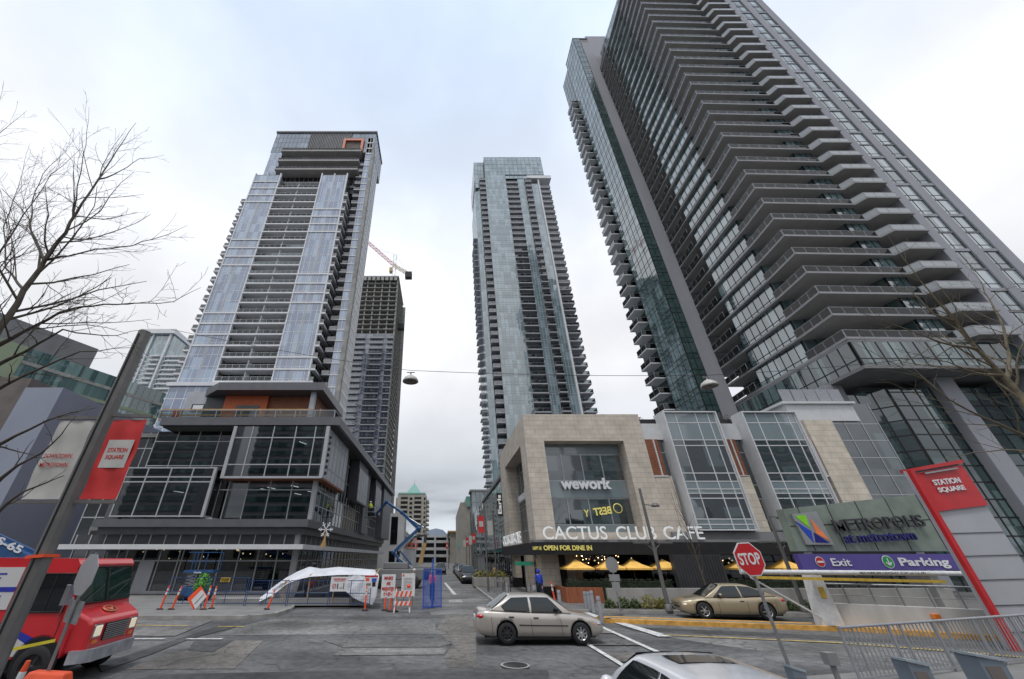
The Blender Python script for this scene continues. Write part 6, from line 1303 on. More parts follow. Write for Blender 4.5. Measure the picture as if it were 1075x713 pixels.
part('frame', b, [M['gal']], bk); b = MB(); b.tube([(.34,-.28,.98),(.4,0,.95),(.34,.28,.98)], .014, 6); part('handlebar', b, [M['black']], bk); b = MB(); b.ball((-.24,0,.9), .1, 8, 0, (1.3,.6,.4)); part('saddle', b, [M['black']], bk)
b = MB(); b.tube([(0,0,0),(0,0,2.3)], .03, 6); b.box(-.16,-.02,2.0,.16,.02,2.3); solo('thin_post', b, [M['black']], 'thin black post on the plaza left of the person in blue', 'post', loc=(4.95,33.2,.13))

# lamp posts with arms (plaza) + suspended lamps
def lamp_post(label, x, y, h, name='lamp_post'):
    o = thing(name, label, 'lamp', (x,y,.13)); b = MB(); b.tube([(0,0,0),(0,0,h)], [.11,.075], 10); b.lathe([(.2,0),(.17,.25),(.11,.3)], 12); part('pole', b, [M['pole']], o)
    b = MB(); b.beam((.05,0,h-.9), (.55,0,h-.95), .05, .05); part('arm', b, [M['pole']], o)
    b = MB(); b.lathe([(.001,.16),(.12,.13),(.22,.02),(.24,-.06),(.2,-.07),(.001,-.07)], 16, (.7,0,h-.95)); part('lamp_head', b, [M['pole']], o)
    for s in (-1, 1): b = MB(); b.tube([(0,0,2.4),(s*.12,0,2.9),(s*.4,0,3.12),(s*1.05,0,3.15)], .03, 6); b.box(s*.25,-.09,3.15,s*1.1,.09,3.23); part('cross_arm', b, [M['pole']], o)
    return o
lamp_post('leaning-looking lamp post with a side lamp in front of the CAFE lettering', 12.0, 24.6, 6.1)
lamp_post('lamp post behind the stop sign, left of the purple sign', 18.75, 24.0, 5.4)
CB = thing('hanging_cable', 'thin cable slung across the street between the towers', 'cable', (0,30,16))
b = MB(); pts = []
for a, c, y0 in (((180,346),(431,389),30), ((431,389),(744,394),30), ((744,394),(1000,372),30)):
    pa, pb2 = at(*a, y0), at(*c, y0)
    for i in range(14): t_ = i/13; p = pa.lerp(pb2, t_); p.z -= .22*sin(pi*t_); pts.append(p)
b.tube(pts, .022, 5); part('wire', b, [M['black']], CB, True)
for lb, px, py in (('dome lamp hanging from the cable left of the middle tower', 431, 398), ('dome lamp hanging from the cable in front of the right tower wing', 744, 403)):
    p = at(px, py, 30); o = thing('hanging_lamp', lb, 'lamp', p, 0, 'dome lamps on the street cable'); b = MB(); b.lathe([(.08,.42),(.1,.36),(.3,.27),(.55,.08),(.66,-.12),(.68,-.25),(.62,-.25)], 24); part('shade', b, [M['clamp']], o)
    b = MB(); b.lathe([(.001,-.18),(.6,-.2)], 20); b.ball((0,0,-.15), .22, 10); part('lens', b, [M['brown']], o); b = MB(); b.beam((-.35,0,.62), (.35,0,.62), .08, .06); b.tube([(0,0,.4),(0,0,.62)], .06, 8); part('bracket', b, [M['gslab']], o)

# banner posts up the side street
bl_ = [('red', 3.75, 37.5, -.05), ('bannerw', 5.1, 42.5, -.05), ('red', 5.1, 66, -.05), ('bannerw', 5.1, 74, 0), ('red', 5.0, 82, 0), ('red', 1.4, 110, 0), ('bannerw', 5.0, 92, 0)]
nmz = ['nearest', 'second', 'third', 'fourth', 'fifth', 'last and smallest', 'sixth']
for (c, x, y, e), nn in zip(bl_, nmz):
    o = thing('street_post', 'slim grey street post, %s up the side street, with a %s banner' % (nn, 'red' if c == 'red' else 'white'), 'pole', (x,y,.1), 0, 'banner posts along the side street')
    b = MB(); b.tube([(0,0,0),(0,0,6.6)], [.09,.06], 8); part('pole', b, [M['pole']], o)
    b = MB(); b.beam((0,0,5.75), (-.62,0,5.75), .03, .03); b.beam((0,0,4.35), (-.62,0,4.35), .03, .03); part('banner_arm', b, [M['pole']], o)
    o = thing('banner', '%s banner on the %s post up the side street' % ('red' if c == 'red' else 'white', nn), 'banner', (x,y,.1)); b = MB(); b.box(-.62,-.012,4.38,-.08,.012,5.72); cl = part('cloth', b, [M['banner'] if c == 'red' else M['bannerw']], o)
    b = MB(); b.box(-.53,-.02,4.85,-.17,-.012,5.28); part('printed_square', b, [M['bannerw'] if c == 'red' else M['textred']], cl) if c == 'red' else (text_mb(b, 'DOWNTOWN', (-.58,-.03,5.0), .42, .06, ext=.004) if False else None)
b = MB(); b.tube([(0,0,0),(0,0,12)], .12, 8); solo('flag_mast', b, [M['pole']], 'tall thin mast beside the small flat-roofed glass tower up the street', 'mast', loc=(6.6,100,0))

# ================================================================== CONSTRUCTION ZONE
# white sheet draped over the works
rows = []; 
rl1 = [(272,629,27.6),(286,617,28.6),(300,607,29.2),(312,600,29.4),(325,594.5,29.5),(338,597,29.5),(355,595.5,29.5),(375,597,29.5),(394,598,29.4),(395.5,602,29.2)]
rl2 = [(272,632,27.2),(288,624,27.4),(300,614,27.4),(312,608.5,27.4),(326,605,27.3),(340,604.5,27.2),(356,604,27.2),(374,604,27.2),(390,604,27.2),(398,606,27.2)]
P0 = [at(*p) for p in rl1]; P1 = [at(*p) for p in rl2]; rnd = random.Random(2)
def dens(P, n):
    out = []
    for i in range(n+1):
        t_ = i/n*(len(P)-1); k = min(int(t_), len(P)-2); out.append(P[k].lerp(P[k+1], t_-k))
    return out
A0, A1 = dens(P0, 48), dens(P1, 48); g = []
for j in range(9):
    v = j/8; g.append([A0[i].lerp(A1[i], v)+V((0,0,.06*sin(pi*v)+.035*sin(i*.37+j*.5)*sin(pi*v)+.02*sin(i*.8+1)*sin(pi*v)+.02*sin(i*.23))) for i in range(49)])
b = MB(); b.grid(g)
hang0 = [at(366,604,27.2), at(374,604,27.2), at(382,604,27.2), at(390,604,27.2), at(398,606,27.2)]; hang1 = [at(363,621,27.1), at(370,627,27.0), at(380,632,27.0), at(391,635,27.0), at(395,626,27.0)]
h0, h1 = dens(hang0, 20), dens(hang1, 20); b.grid([[h0[i].lerp(h1[i], j/8)+V((0,.05*sin(i*.8)+.03*sin(j*1.1+i),.0)) for i in range(21)] for j in range(9)])
hh0 = dens([at(286,619,27.6), at(296,612.5,27.5), at(306,609.5,27.5), at(316,607.5,27.5)], 18); hh1 = dens([at(287,634,27.9), at(296,633,28.0), at(303,631,28.2), at(309,628,28.4)], 18)
b.grid([[hh0[i].lerp(hh1[i], j/7)+V((0,.07*sin(i*.9)+.04*sin(j+i*.6),0)) for i in range(19)] for j in range(8)])
TP = thing('tarpaulin', 'big crumpled white sheet draped over the sidewalk works', 'sheet', (-7.5,28.5,0)); part('sheet', b, [M['tarp']], TP, True)
b = MB()
for px in (300, 326, 352, 372, 394):
    p = at(px, 603 if px > 305 else 610, 27.5); b.beam((p.x,27.5,.1), (p.x,27.5,p.z), .06, .06); b.beam((p.x,27.5,p.z-.05), (p.x,29.4,p.z+.25), .05, .05)
part('timber_prop', b, [M['tanwood']], TP, True)
b = MB(); b.box(-9.2,28.2,.1,-7.6,29.4,.55); b.box(-7.2,28.5,.1,-5.0,29.5,.7); bevel(solo('material_stack', b, [M['roofd']], 'dark stack of materials under the white sheet', 'stack'), .04)
# temp fence with blue frames
def fence_panel(label, a, c, h=1.15, mat='bfence2', mesh=True, name='fence_panel', grp='blue framed fence panels of the works'):
    a = V((a[0],a[1],.14)); c = V((c[0],c[1],.14)); o = thing(name, label, 'fence', a, 0, grp)
    c = c-a; c.z = 0; b = MB(); u = V((0,0,1))
    for p, q in ((V((0,0,0)), u*h), (c, c+u*h), (u*h, c+u*h), (u*.12, c+u*.12), (c*.5+u*.1, c*.5+u*h), (u*h*.5, c+u*h*.5)): b.beam(p, q, .035, .035)
    part('frame', b, [M[mat]], o)
    b = MB(); n = int(c.length/.13)
    for i in range(1, n): b.beam(c*(i/n)+u*.1, c*(i/n)+u*h, .007, .007)
    for i in range(1, 8): b.beam(u*h*i/8, c+u*h*i/8, .006, .006)
    part('mesh', b, [M[mat]], o); return o
for i in range(5):
    x0 = -16.4+i*2.45; fence_panel(['blue framed panel behind the small scissor lift, leftmost','blue framed panel in front of the storefront with the small amber notice','blue framed panel left of the white sheet','blue framed panel in front of the bending worker','blue framed panel under the notices at the right'][i], (x0,26.9-i*.05), (x0+2.35,26.85-i*.05), 1.4 if i < 2 else 1.25)
bfp = thing('folded_fence', 'bright blue mesh fence panel standing beside the street', 'fence', (-1.15,26.6,0), 0)
b = MB()
for (ax, ay), (cx2, cy2) in (((0,0),(1.05,.9)), ((.5,.3),(.55,.9))):
    a = V((ax,ay,0)); c = V((cx2,cy2,0)); u = V((0,0,1)); hh = 1.95 if ax == 0 else 2.5
    for p, q in ((a, a+u*hh), (c, c+u*hh), (a+u*hh, c+u*hh), (a+u*.08, c+u*.08)): b.beam(p, q, .05, .05)
part('frame', b, [M['bfence']], bfp); b = MB()
for i in range(1, 34): b.beam(V((0,0,.08)).lerp(V((1.05,.9,.08)), i/34), V((0,0,1.95)).lerp(V((1.05,.9,1.95)), i/34), .011, .011)
for i in range(1, 46): b.beam((0,0,.08+i*.041), (1.05,.9,.08+i*.041), .009, .009)
part('mesh', b, [M['bfence']], bfp)
# notice boards
def board(label, px0, py0, px1, py1, Y, lines, mat='refl', frame=None, legs=True, name='notice_board'):
    a = at(px0, py1, Y); c = at(px1, py0, Y); o = thing(name, label, 'sign', ((a.x+c.x)/2, Y, 0)); w = (c.x-a.x)/2
    b = MB(); b.box(-w,0,a.z,w,.03,c.z); part('panel', b, [M[mat]], o)
    b = MB(); lines(b, w, a.z, c.z); part('print', b, [M['textred'], M['black'], M['bfence'], M['cone'], M['gslab']], o)
    if legs:
        b = MB(); b.beam((-w*.7,.2,0), (-w*.6,.03,c.z-.1), .04, .04); b.beam((w*.7,.2,0), (w*.6,.03,c.z-.1), .04, .04); part('leg', b, [M['gslab']], o)
def L1(b, w, z0, z1):
    for i, (s, f) in enumerate((('MASKS',.62), ('ARE',.3), ('MANDATORY',.86), ('ON SITE',.6))): h = (z1-z0)*.14; text_mb(b, s, (-w*f,-.012,z1-(i+1)*(z1-z0)*.225-.0), 2*w*f, h, ext=.01, bold=.035)
board('white board with four lines of bold red capitals between the sheet and the barricade', 399.5, 603, 415.5, 628, 26.2, L1)
def L2(b, w, z0, z1):
    b.lathe([(.001,-.012),(.06,-.012)], 12, (-w*.75,0,z1-.1), 'y', 3)
    for i in range(9): b.box(-w*.7,-.01,z1-.25-i*.07,w*(.7-.1*(i % 3)),.0,z1-.235-i*.07,4)
board('white board with small grey print and a red dot behind the striped barricade', 421, 602, 436, 626, 26.4, L2)
def L3(b, w, z0, z1):
    b.box(-w,-.01,z1-.09,w,0,z1,0); b.box(-w*.8,-.01,z1-.28,-w*.3,0,z1-.14,3); b.box(w*.1,-.01,z1-.32,w*.8,0,z1-.15,2); b.box(-w*.7,-.01,z0+.1,-.0,0,z0+.22,4); b.box(w*.2,-.01,z0+.06,w*.7,0,z0+.28,1)
board('small notice sheet with a red top line at the right end of the fence', 382, 604, 397, 617, 26.5, L3, legs=False)
def L4(b, w, z0, z1):
    b.box(-w*.7,-.01,z1-.14,w*.7,0,z1-.09,0); b.box(-w*.6,-.01,z1-.22,w*.6,0,z1-.19,0); b.lathe([(.09,-.012),(.12,-.012)], 20, (-w*.55,0,(z0+z1)/2-.1), 'y', 0); b.beam((-w*.55-.08,-.01,(z0+z1)/2-.18), (-w*.55+.08,-.01,(z0+z1)/2-.02), .025, .01, 0, (0,1,0))
    b.box(-.1,-.01,z0+.12,-.05,0,z0+.32,1); b.box(w*.5,-.01,z0+.12,w*.58,0,z0+.34,1); b.box(.02,-.01,z0+.16,w*.42,0,z0+.19,4); b.ball((-.075,-.01,z0+.36), .035, 8, 1); b.ball((w*.54,-.01,z0+.38), .035, 8, 1)
board('white notice with a red prohibition ring on the fence', 346, 605.5, 366, 621, 26.5, L4, legs=False)
b = MB(); b.box(-.28,0,0,.28,.02,.22,0); text_mb(b, 'DANGER', (-.24,-.01,.12), .48, .07, ext=.008, bold=.03, m=1); text_mb(b, 'NO ENTRY', (-.22,-.01,.03), .44, .06, ext=.008, bold=.02, m=1); solo('amber_notice', b, [M['pyellow'], M['black']], 'small amber notice on the fence in front of the storefront', 'sign', loc=tuple(at(236,611,26.8)))
# barricade
BR = thing('barricade', 'small orange and white striped A-frame barricade with a lamp', 'barricade', gr(422,643,0)); 
b = MB(); 
for s in (-1,1): b.beam((s*.42,-.2,0), (s*.36,0,1.05), .06, .03); b.beam((s*.42,.25,0), (s*.36,0,1.05), .06, .03)
b.beam((-.4,-.12,.35), (.4,-.12,.35), .03, .2); part('frame', b, [M['refl']], BR)
for z, w in ((.85,.26),(.42,.2)):
    b = MB(); b.box(-.45,-.2,z-w/2,.45,-.17,z+w/2,0)
    for i in range(4): x = -.38+i*.24; b.extr([(x,-.21,z-w/2),(x+.11,-.21,z-w/2),(x+.2,-.21,z+w/2),(x+.09,-.21,z+w/2)], (0,.012,0), 1)
    part('striped_board', b, [M['refl'], M['cone']], BR)
b = MB(); b.lathe([(.001,-.03),(.1,-.03),(.1,.03),(.001,.03)], 14, (.32,-.1,1.2), 'y'); part('lamp', b, [M['cone']], BR)
# diamond sign lying against the posts, lift, lime figure behind the left fence
DS = thing('diamond_sign', 'orange and white diamond warning sign leaning on the kerb in front of the blue lift', 'sign', gr(204,640,.14)); 
b = MB(); c = V((0,0,.55)); b.extr([(c.x-.55,0,.5),(c.x-.05,0,0),(c.x+.5,0,.6),(c.x,0,1.08)], (0,.02,0), 0); b.extr([(c.x-.3,-.012,.42),(c.x+.05,-.012,.02),(c.x+.5,-.012,.58),(c.x+.12,-.012,.9)], (0,.012,0), 1); part('plate', b, [M['cone'], M['refl']], DS)
b = MB(); b.beam((-.2,.3,0), (0,.02,.8), .03, .03); b.beam((.2,.3,0), (0,.02,.8), .03, .03); b.beam((-.05,-.02,.25), (.3,-.02,.7), .03, .006, 0, (0,1,0)); part('stand', b, [M['black']], DS)
SL = thing('scissor_lift', 'small blue and grey scissor lift parked in front of the storefront', 'lift', (-16.4,30.2,.14))
b = MB(); b.box(-.95,-.4,.2,.95,.4,.75); bevel(part('chassis', b, [M['blue']], SL), .05)
for s in (-.7,.7): b = MB(); b.lathe([(.001,-.45),(.2,-.45),(.2,.45),(.001,.45)], 14, (s,0,.2), 'y'); part('wheel', b, [M['rubber']], SL)
b = MB(); 
for i in range(4): z = .8+i*.18; b.beam((-.8,-.3,z), (.8,-.3,z+.18), .05, .05); b.beam((-.8,-.3,z+.18), (.8,-.3,z), .05, .05)
part('scissor_arms', b, [M['gslab']], SL); b = MB(); b.box(-1,-.4,1.55,1,.4,1.7)
for x in (-1,-.3,.35,1): b.beam((x,-.4,1.7), (x,-.4,2.75), .04, .04)
for z in (2.2,2.75): b.beam((-1,-.4,z), (1,-.4,z), .04, .04); b.beam((-1,.4,z), (1,.4,z), .04, .04)
for y in (-.4,.4): b.beam((-1,y,1.7), (-1,y,2.75), .04, .04); b.beam((1,y,1.7), (1,y,2.75), .04, .04)
part('platform', b, [M['blue']], SL)
b = MB(); b.box(-.3,-.43,1.5,.3,-.41,1.66); text_mb(b, 'Genie', (-.27,-.44,1.52), .5, .12, ext=.005, m=1, bold=.02); part('name_plate', b, [M['blue'], M['ltw']], SL)
bush('lime_shrub', (-15.6,29.3,.85), (.45,.3), .75, plain('lime_leaf', (.13,.34,.05), .8, 0, .4, 6), 'bright lime green bundle standing beside the blue scissor lift', 'bundle', None, 420, 91, .12)
# boom lift in the street
YB = 44.0
BL = thing('boom_lift', 'blue articulated boom lift raised beside the dark podium over the side street', 'lift', (-3.6,YB,0))
bx = at(428,603,YB)
b = MB(); b.box(-6.6,YB-1.1,.7,-1.9,YB+1.1,1.6); b.box(-5.8,YB-1.0,1.6,-3.4,YB+.9,2.15); bevel(part('chassis', b, [M['gslab']], BL, True), .08)
for x in (-5.9,-2.7):
    for y in (YB-1.15, YB+1.15): b = MB(); b.lathe([(.001,-.2),(.42,-.2),(.5,-.12),(.5,.12),(.42,.2),(.001,.2)], 18, (x,y,.5), 'y'); part('wheel', b, [M['rubber']], BL, True)
pts = [at(428,598,YB), at(413,580,YB), at(440,555,YB), at(421.7,538,YB+1), at(406,527,YB+3), at(394,541,YB+5)]
for i, (p, q) in enumerate(zip(pts[:-1], pts[1:])):
    b = MB(); b.beam(p, q, .26 if i < 3 else .2, .26 if i < 3 else .2)
    if i < 2: b.beam(p+V((.35,0,.42)), q+V((.35,0,.42)), .14, .14)
    part('boom_arm', b, [M['blue']], BL, True)
for i, (p, q) in enumerate(((pts[0], pts[1]), (pts[1], pts[2]), (pts[2], pts[3]))):
    b = MB(); b.tube([p+V((.5,-.1,.1)), p.lerp(q,.75)+V((.2,-.1,-.1))], .07, 8); part('hydraulic_ram', b, [M['alu']], BL, True)
for p in pts[1:5]:
    b = MB(); b.lathe([(.001,-.2),(.2,-.2),(.2,.2),(.001,.2)], 14, p, 'y'); part('joint', b, [M['blue']], BL, True)
e = at(389,540,YB+5)
b = MB()
for z in (0, .55, 1.1):
    for a, c in (((-.9,-.4),(.9,-.4)),((.9,-.4),(.9,.4)),((.9,.4),(-.9,.4)),((-.9,.4),(-.9,-.4))): b.beam((e.x+a[0]*.7,e.y+a[1],e.z+z-.3), (e.x+c[0]*.7,e.y+c[1],e.z+z-.3), .05, .05)
for sx in (-.63,.63):
    for sy in (-.4,.4): b.beam((e.x+sx,e.y+sy,e.z-.3), (e.x+sx,e.y+sy,e.z+.8), .05, .05)
b.box(e.x-.63,e.y-.4,e.z-.36,e.x+.63,e.y+.4,e.z-.3); part('basket', b, [M['gslab']], BL, True)
person('worker in a yellow vest up in the boom lift basket at the podium wall', (e.x, e.y, e.z-.3), radians(150), 'hiv', 'navy', .15, .05, ((1.0,.4),(.9,.5)), 1.7, helmet='helmet', vest='hiv')
TB = thing('boom_lift', 'tan boom lift with a dark bent arm and orange basket farther up the side street', 'lift', (-3,60,0))
b = MB(); b.box(-5.2,59,.6,-1.6,61,1.5); bevel(part('chassis', b, [M['gslab']], TB, True), .08)
b = MB(); b.beam(at(441,592,60), at(446,570,60), .5, .5); part('tan_arm', b, [M['tan']], TB, True)
b = MB(); b.beam(at(446,570,60), at(447,562,60), .4, .4); b.beam(at(447,562,60), at(434,564,60), .25, .25); b.beam(at(434,564,60), at(430,571,60), .2, .2); part('dark_arm', b, [M['roofd']], TB, True)
p = at(433,571,60); b = MB()
for z in (0,.5,1): b.beam((p.x-.7,60,p.z+z-.5), (p.x+.7,60,p.z+z-.5), .07, .07); b.beam((p.x-.7,60.6,p.z+z-.5), (p.x+.7,60.6,p.z+z-.5), .07, .07)
for s in (-.7,0,.7): b.beam((p.x+s,60,p.z-.5), (p.x+s,60,p.z+.5), .07, .07)
part('basket', b, [M['cone']], TB, True)
for x in (-4.6,-2.2): b = MB(); b.lathe([(.001,-1.1),(.5,-1.1),(.5,1.1),(.001,1.1)], 16, (x,60,.5), 'y'); part('wheel', b, [M['rubber']], TB, True)
# blue lift arm behind the van (with lettering)
p0, p1 = at(-60,548,19), at(62,603,19)
SB2 = thing('lift_arm', 'blue lift arm with white S-65 lettering sticking up behind the red van', 'lift', (p1.x,19,0)); d = (p1-p0).normalized()
b = MB(); b.beam(p0, p1, .3, .42); b.beam(p0+V((0,.2,.35)), p1+V((.5,.2,.1)), .1, .12); part('boom', b, [M['blue']], SB2, True)
b = MB(); q = at(8,571,18.84); text_mb(b, 'S-65', (q.x-.55,18.82,q.z+.02), 1.35, .3, xd=(d.x,0,d.z), ud=(-d.z,0,d.x), ext=.01, bold=.03); part('lettering', b, [M['ltw']], SB2, True)
b = MB(); b.box(p1.x-.9,18.4,.5,p1.x+1.6,19.8,1.2); b.beam(p1, (p1.x+.2,19,1.0), .4, .4); part('chassis', b, [M['gslab']], SB2, True)
for x in (-.5,1.2): b = MB(); b.lathe([(.001,-.8),(.45,-.8),(.45,.8),(.001,.8)], 14, (p1.x+x,19.1,.45), 'y'); part('wheel', b, [M['rubber']], SB2, True)
# snowflake light decoration on the canopy corner
p = at(342,556,33); o = thing('snowflake_decoration', 'small white snowflake decoration on a timber wedge on the canopy corner', 'decoration', p)
b = MB()
for k in range(6):
    a = k*pi/3; b.beam((0,0,0), (.5*cos(a),0,.5*sin(a)), .04, .05); b.ball((.5*cos(a),0,.5*sin(a)), .07, 6)
    for s in (-.5,.5): b.beam((.3*cos(a),0,.3*sin(a)), (.3*cos(a)+.18*cos(a+s*1.6),0,.3*sin(a)+.18*sin(a+s*1.6)), .03, .04)
part('star', b, [M['ltw']], o); b = MB(); b.extr([(-.3,.1,-1.2),(.15,.1,-1.2),(-.02,.1,-.4)], (0,.15,0)); b.box(-.06,.06,-1.25,.06,.1,0); part('wedge', b, [M['tanwood']], o)

# ================================================================== BARE TREES
def grow(mb, P, R, rnd, depth, spread=.8, dens_=1.0, up=.25, lmin=.25, tips=None):
    """side twigs along a limb"""
    L = sum((P[i+1]-P[i]).length for i in range(len(P)-1)); n = max(2, int(L*dens_))
    for k in range(n):
        t_ = (k+rnd.random())/n; t_ = .1+.82*t_; f = t_*(len(P)-1); i = min(int(f), len(P)-2); p = P[i].lerp(P[i+1], f-i); d = (P[i+1]-P[i]).normalized(); r = (R[i]+(R[i+1]-R[i])*(f-i))
        s = V((rnd.gauss(0,1), rnd.gauss(0,1), rnd.gauss(0,1))); s = (s-d*s.dot(d)).normalized()
        nd_ = (d*(1-.35*spread)+s*spread*rnd.uniform(.5,1)+V((0,0,up))).normalized(); ln = L*rnd.uniform(.2,.46)*(1-.68*t_)+lmin*.25
        if ln < .12: continue
        q = [p]; c = p; dd_ = nd_.copy(); m = 5
        for j in range(m):
            dd_ = (dd_+V((rnd.gauss(0,.13), rnd.gauss(0,.13), rnd.gauss(0,.1)+up*.25))).normalized(); c = c+dd_*ln/m; q.append(c)
        r0 = min(r*.5, .03 if depth > 1 else .014); rr = [max(r0*(1-j/m*.75), .0024) for j in range(m+1)]
        mb.tube(q, rr, 5 if depth > 1 else 4, 0, True, False)
        if depth > 0: grow(mb, q, rr, rnd, depth-1, spread, dens_*1.7, up, lmin*.6)
def tree(name, label, limbs, seed, mat, trunk, dens_=1.6, depth=2, group=None, up=.2):
    rnd = random.Random(seed); base = trunk[0][0]; o = thing(name, label, 'tree', base)
    b = MB(); b.tube([p for p, r in trunk], [r for p, r in trunk], 12); part('trunk', b, [mat], o, True)
    b = MB()
    for L in limbs:
        P = [p for p, r in L]; R = [r*.8 if k_ else r for k_, (p, r) in enumerate(L)]
        Q = []; RR = []
        for i in range(len(P)-1):
            for k in range(3): t_ = k/3; Q.append(P[i].lerp(P[i+1], t_)+V((rnd.gauss(0,.01),rnd.gauss(0,.01),rnd.gauss(0,.01)))); RR.append(R[i]+(R[i+1]-R[i])*t_)
        Q.append(P[-1]); RR.append(R[-1]); b.tube(Q, RR, 7, 0, True, False); grow(b, Q, RR, rnd, depth, .8, dens_, up)
    part('crown', b, [mat], o, True); return o
a = lambda x, y, Y, r: (at(x, y, Y), r)
z1 = lambda x, y: (x/2.378, 100+y/2.378)
def zl(L): return [(at(x/2.378, 100+y/2.378, Y), r) for x, y, Y, r in L]
limbs = [zl([(-60,660,6.0,.085),(0,580,6.0,.07),(60,490,6.0,.06),(115,410,6.0,.05),(160,345,6.0,.04),(205,270,6.1,.03),(245,210,6.2,.024),(290,140,6.3,.014),(340,68,6.4,.005)]),
         zl([(115,410,6.0,.03),(170,400,5.9,.02),(240,385,5.8,.016),(330,375,5.7,.011),(400,355,5.6,.008),(468,325,5.5,.003)]),
         zl([(-40,640,6.0,.05),(60,590,5.7,.035),(150,540,5.5,.025),(230,523,5.3,.018),(330,520,5.1,.012),(430,515,5.0,.007),(502,480,4.9,.003)]),
         zl([(245,210,6.2,.02),(300,190,6.3,.012),(350,160,6.4,.008),(410,150,6.5,.003)]),
         zl([(180,310,6.0,.02),(195,230,5.8,.014),(215,120,5.6,.008),(222,30,5.5,.003)]),
         zl([(110,415,6.0,.03),(75,330,6.2,.02),(85,240,6.3,.012),(120,180,6.4,.008),(175,130,6.5,.003)]),
         zl([(60,490,6.0,.03),(15,430,6.4,.02),(10,330,6.6,.014),(45,230,6.8,.008),(75,120,7,.003)]),
         zl([(-60,520,7.0,.04),(0,390,6.8,.025),(60,300,6.7,.015),(130,200,6.6,.009),(205,130,6.5,.004)]),
         zl([(-80,190,7.0,.02),(0,95,7.0,.01),(68,38,7.0,.003)]), zl([(-60,60,7.0,.014),(0,10,7,.006),(10,-30,7,.003)]),
         zl([(-60,700,5.2,.04),(60,640,5.0,.025),(160,585,4.9,.015),(260,600,4.8,.009),(360,585,4.7,.003)]),
         zl([(-60,760,5.0,.035),(60,700,4.8,.02),(200,640,4.7,.012),(330,630,4.6,.004)]),
         zl([(-60,900,4.6,.03),(40,850,4.5,.02),(150,800,4.4,.012),(240,780,4.3,.004)]),
         zl([(-60,1010,4.4,.03),(40,930,4.3,.018),(130,870,4.2,.010),(190,800,4.2,.004)]),
         zl([(-60,1090,4.6,.025),(60,990,4.5,.014),(160,950,4.4,.004)])]
pb_ = limbs[0][0][0]
tree('bare_tree', 'bare leafless tree reaching in from the left edge in front of the sky', limbs, 11, M['bark'], [(V((pb_.x-1.2,6.3,0)),.2), (V((pb_.x-.9,6.2,3.5)),.16), (pb_,.09)], 2.9, 2, up=.08)
zr = lambda L: [(at(820+x/2.741, 220+y/2.741, Y), r) for x, y, Y, r in L]
limbs = [zr([(760,640,8.5,.12),(690,540,8.5,.09),(640,480,8.5,.07),(560,400,8.4,.05),(500,320,8.3,.035),(420,230,8.2,.02),(360,150,8.1,.012),(310,80,8.0,.004)]),
         zr([(650,490,8.5,.06),(655,420,8.6,.04),(640,340,8.6,.03),(600,260,8.7,.02),(560,190,8.8,.008),(520,120,8.9,.003)]),
         zr([(560,400,8.4,.04),(480,390,8.2,.03),(400,360,8.0,.02),(320,330,7.8,.012),(240,300,7.6,.007),(180,260,7.5,.003)]),
         zr([(760,680,8.4,.05),(660,630,8.2,.035),(560,590,8.0,.026),(480,545,7.8,.018),(400,480,7.6,.012),(300,430,7.4,.007),(200,380,7.3,.003)]),
         zr([(640,480,8.5,.04),(560,470,8.4,.025),(480,440,8.3,.015),(400,420,8.2,.008),(320,400,8.1,.003)]),
         zr([(500,320,8.3,.03),(440,300,8.3,.02),(380,240,8.4,.012),(330,220,8.5,.006),(280,210,8.6,.003)]),
         zr([(700,560,8.6,.04),(720,460,8.7,.025),(700,360,8.8,.015),(720,260,8.9,.006)]),
         zr([(740,700,8.2,.03),(660,690,8.0,.02),(560,700,7.8,.01),(460,720,7.7,.004)])]
pb_ = limbs[0][0][0]
tree('bare_tree', 'mossy bare tree reaching in from the right edge in front of the balcony tower', limbs, 23, M['bark2'], [(V((pb_.x+1.0,9.0,0)),.24), (V((pb_.x+.6,8.8,3.0)),.2), (pb_,.13)], 2.2, 2, up=.08)
def sapling(label, x, y, h, seed):
    rnd = random.Random(seed); base = V((x,y,.13)); top_ = V((x-.35,y,h))
    limbs = [[(base.lerp(top_, .3), .04), (base.lerp(top_, .6)+V((.04,0,0)), .028), (top_, .006)]]
    for k in range(9):
        s = rnd.choice((-1,1)); t_ = rnd.uniform(.2,.7); p = base.lerp(top_, t_); limbs.append([(p,.018), (p+V((s*.3,rnd.uniform(-.3,.3),.6)),.011), (p+V((s*.5,rnd.uniform(-.4,.4),1.4+rnd.random())),.003)])
    return tree('young_tree', label, limbs, seed, M['bark'], [(base,.07), (base.lerp(top_,.3),.05)], 1.2, 1, up=.4)
sapling('slim bare young tree in front of the glass bay above the gold coupe', 14.6, 25.0, 7.2, 31)
sapling('slim bare young tree behind the mall sign logo', 21.6, 25.5, 6.5, 32)

# ================================================================== HILLS, WORLD, SUN, CAMERA
b = MB(); P = []
for j in range(6):
    row = []
    for i in range(81):
        x = -3600+i*90; hgt = (120+90*sin(i*.21+1)+55*sin(i*.53)+30*sin(i*1.3))*1.15+90
        row.append((x, 4200+j*260, max(0, hgt*sin(pi*min(j/5,1)*.5)) if j else 0))
    P.append(row)
b.grid(P); hl = tag(link('hills', b.mesh('hills', [M['hill']])), kind='structure')

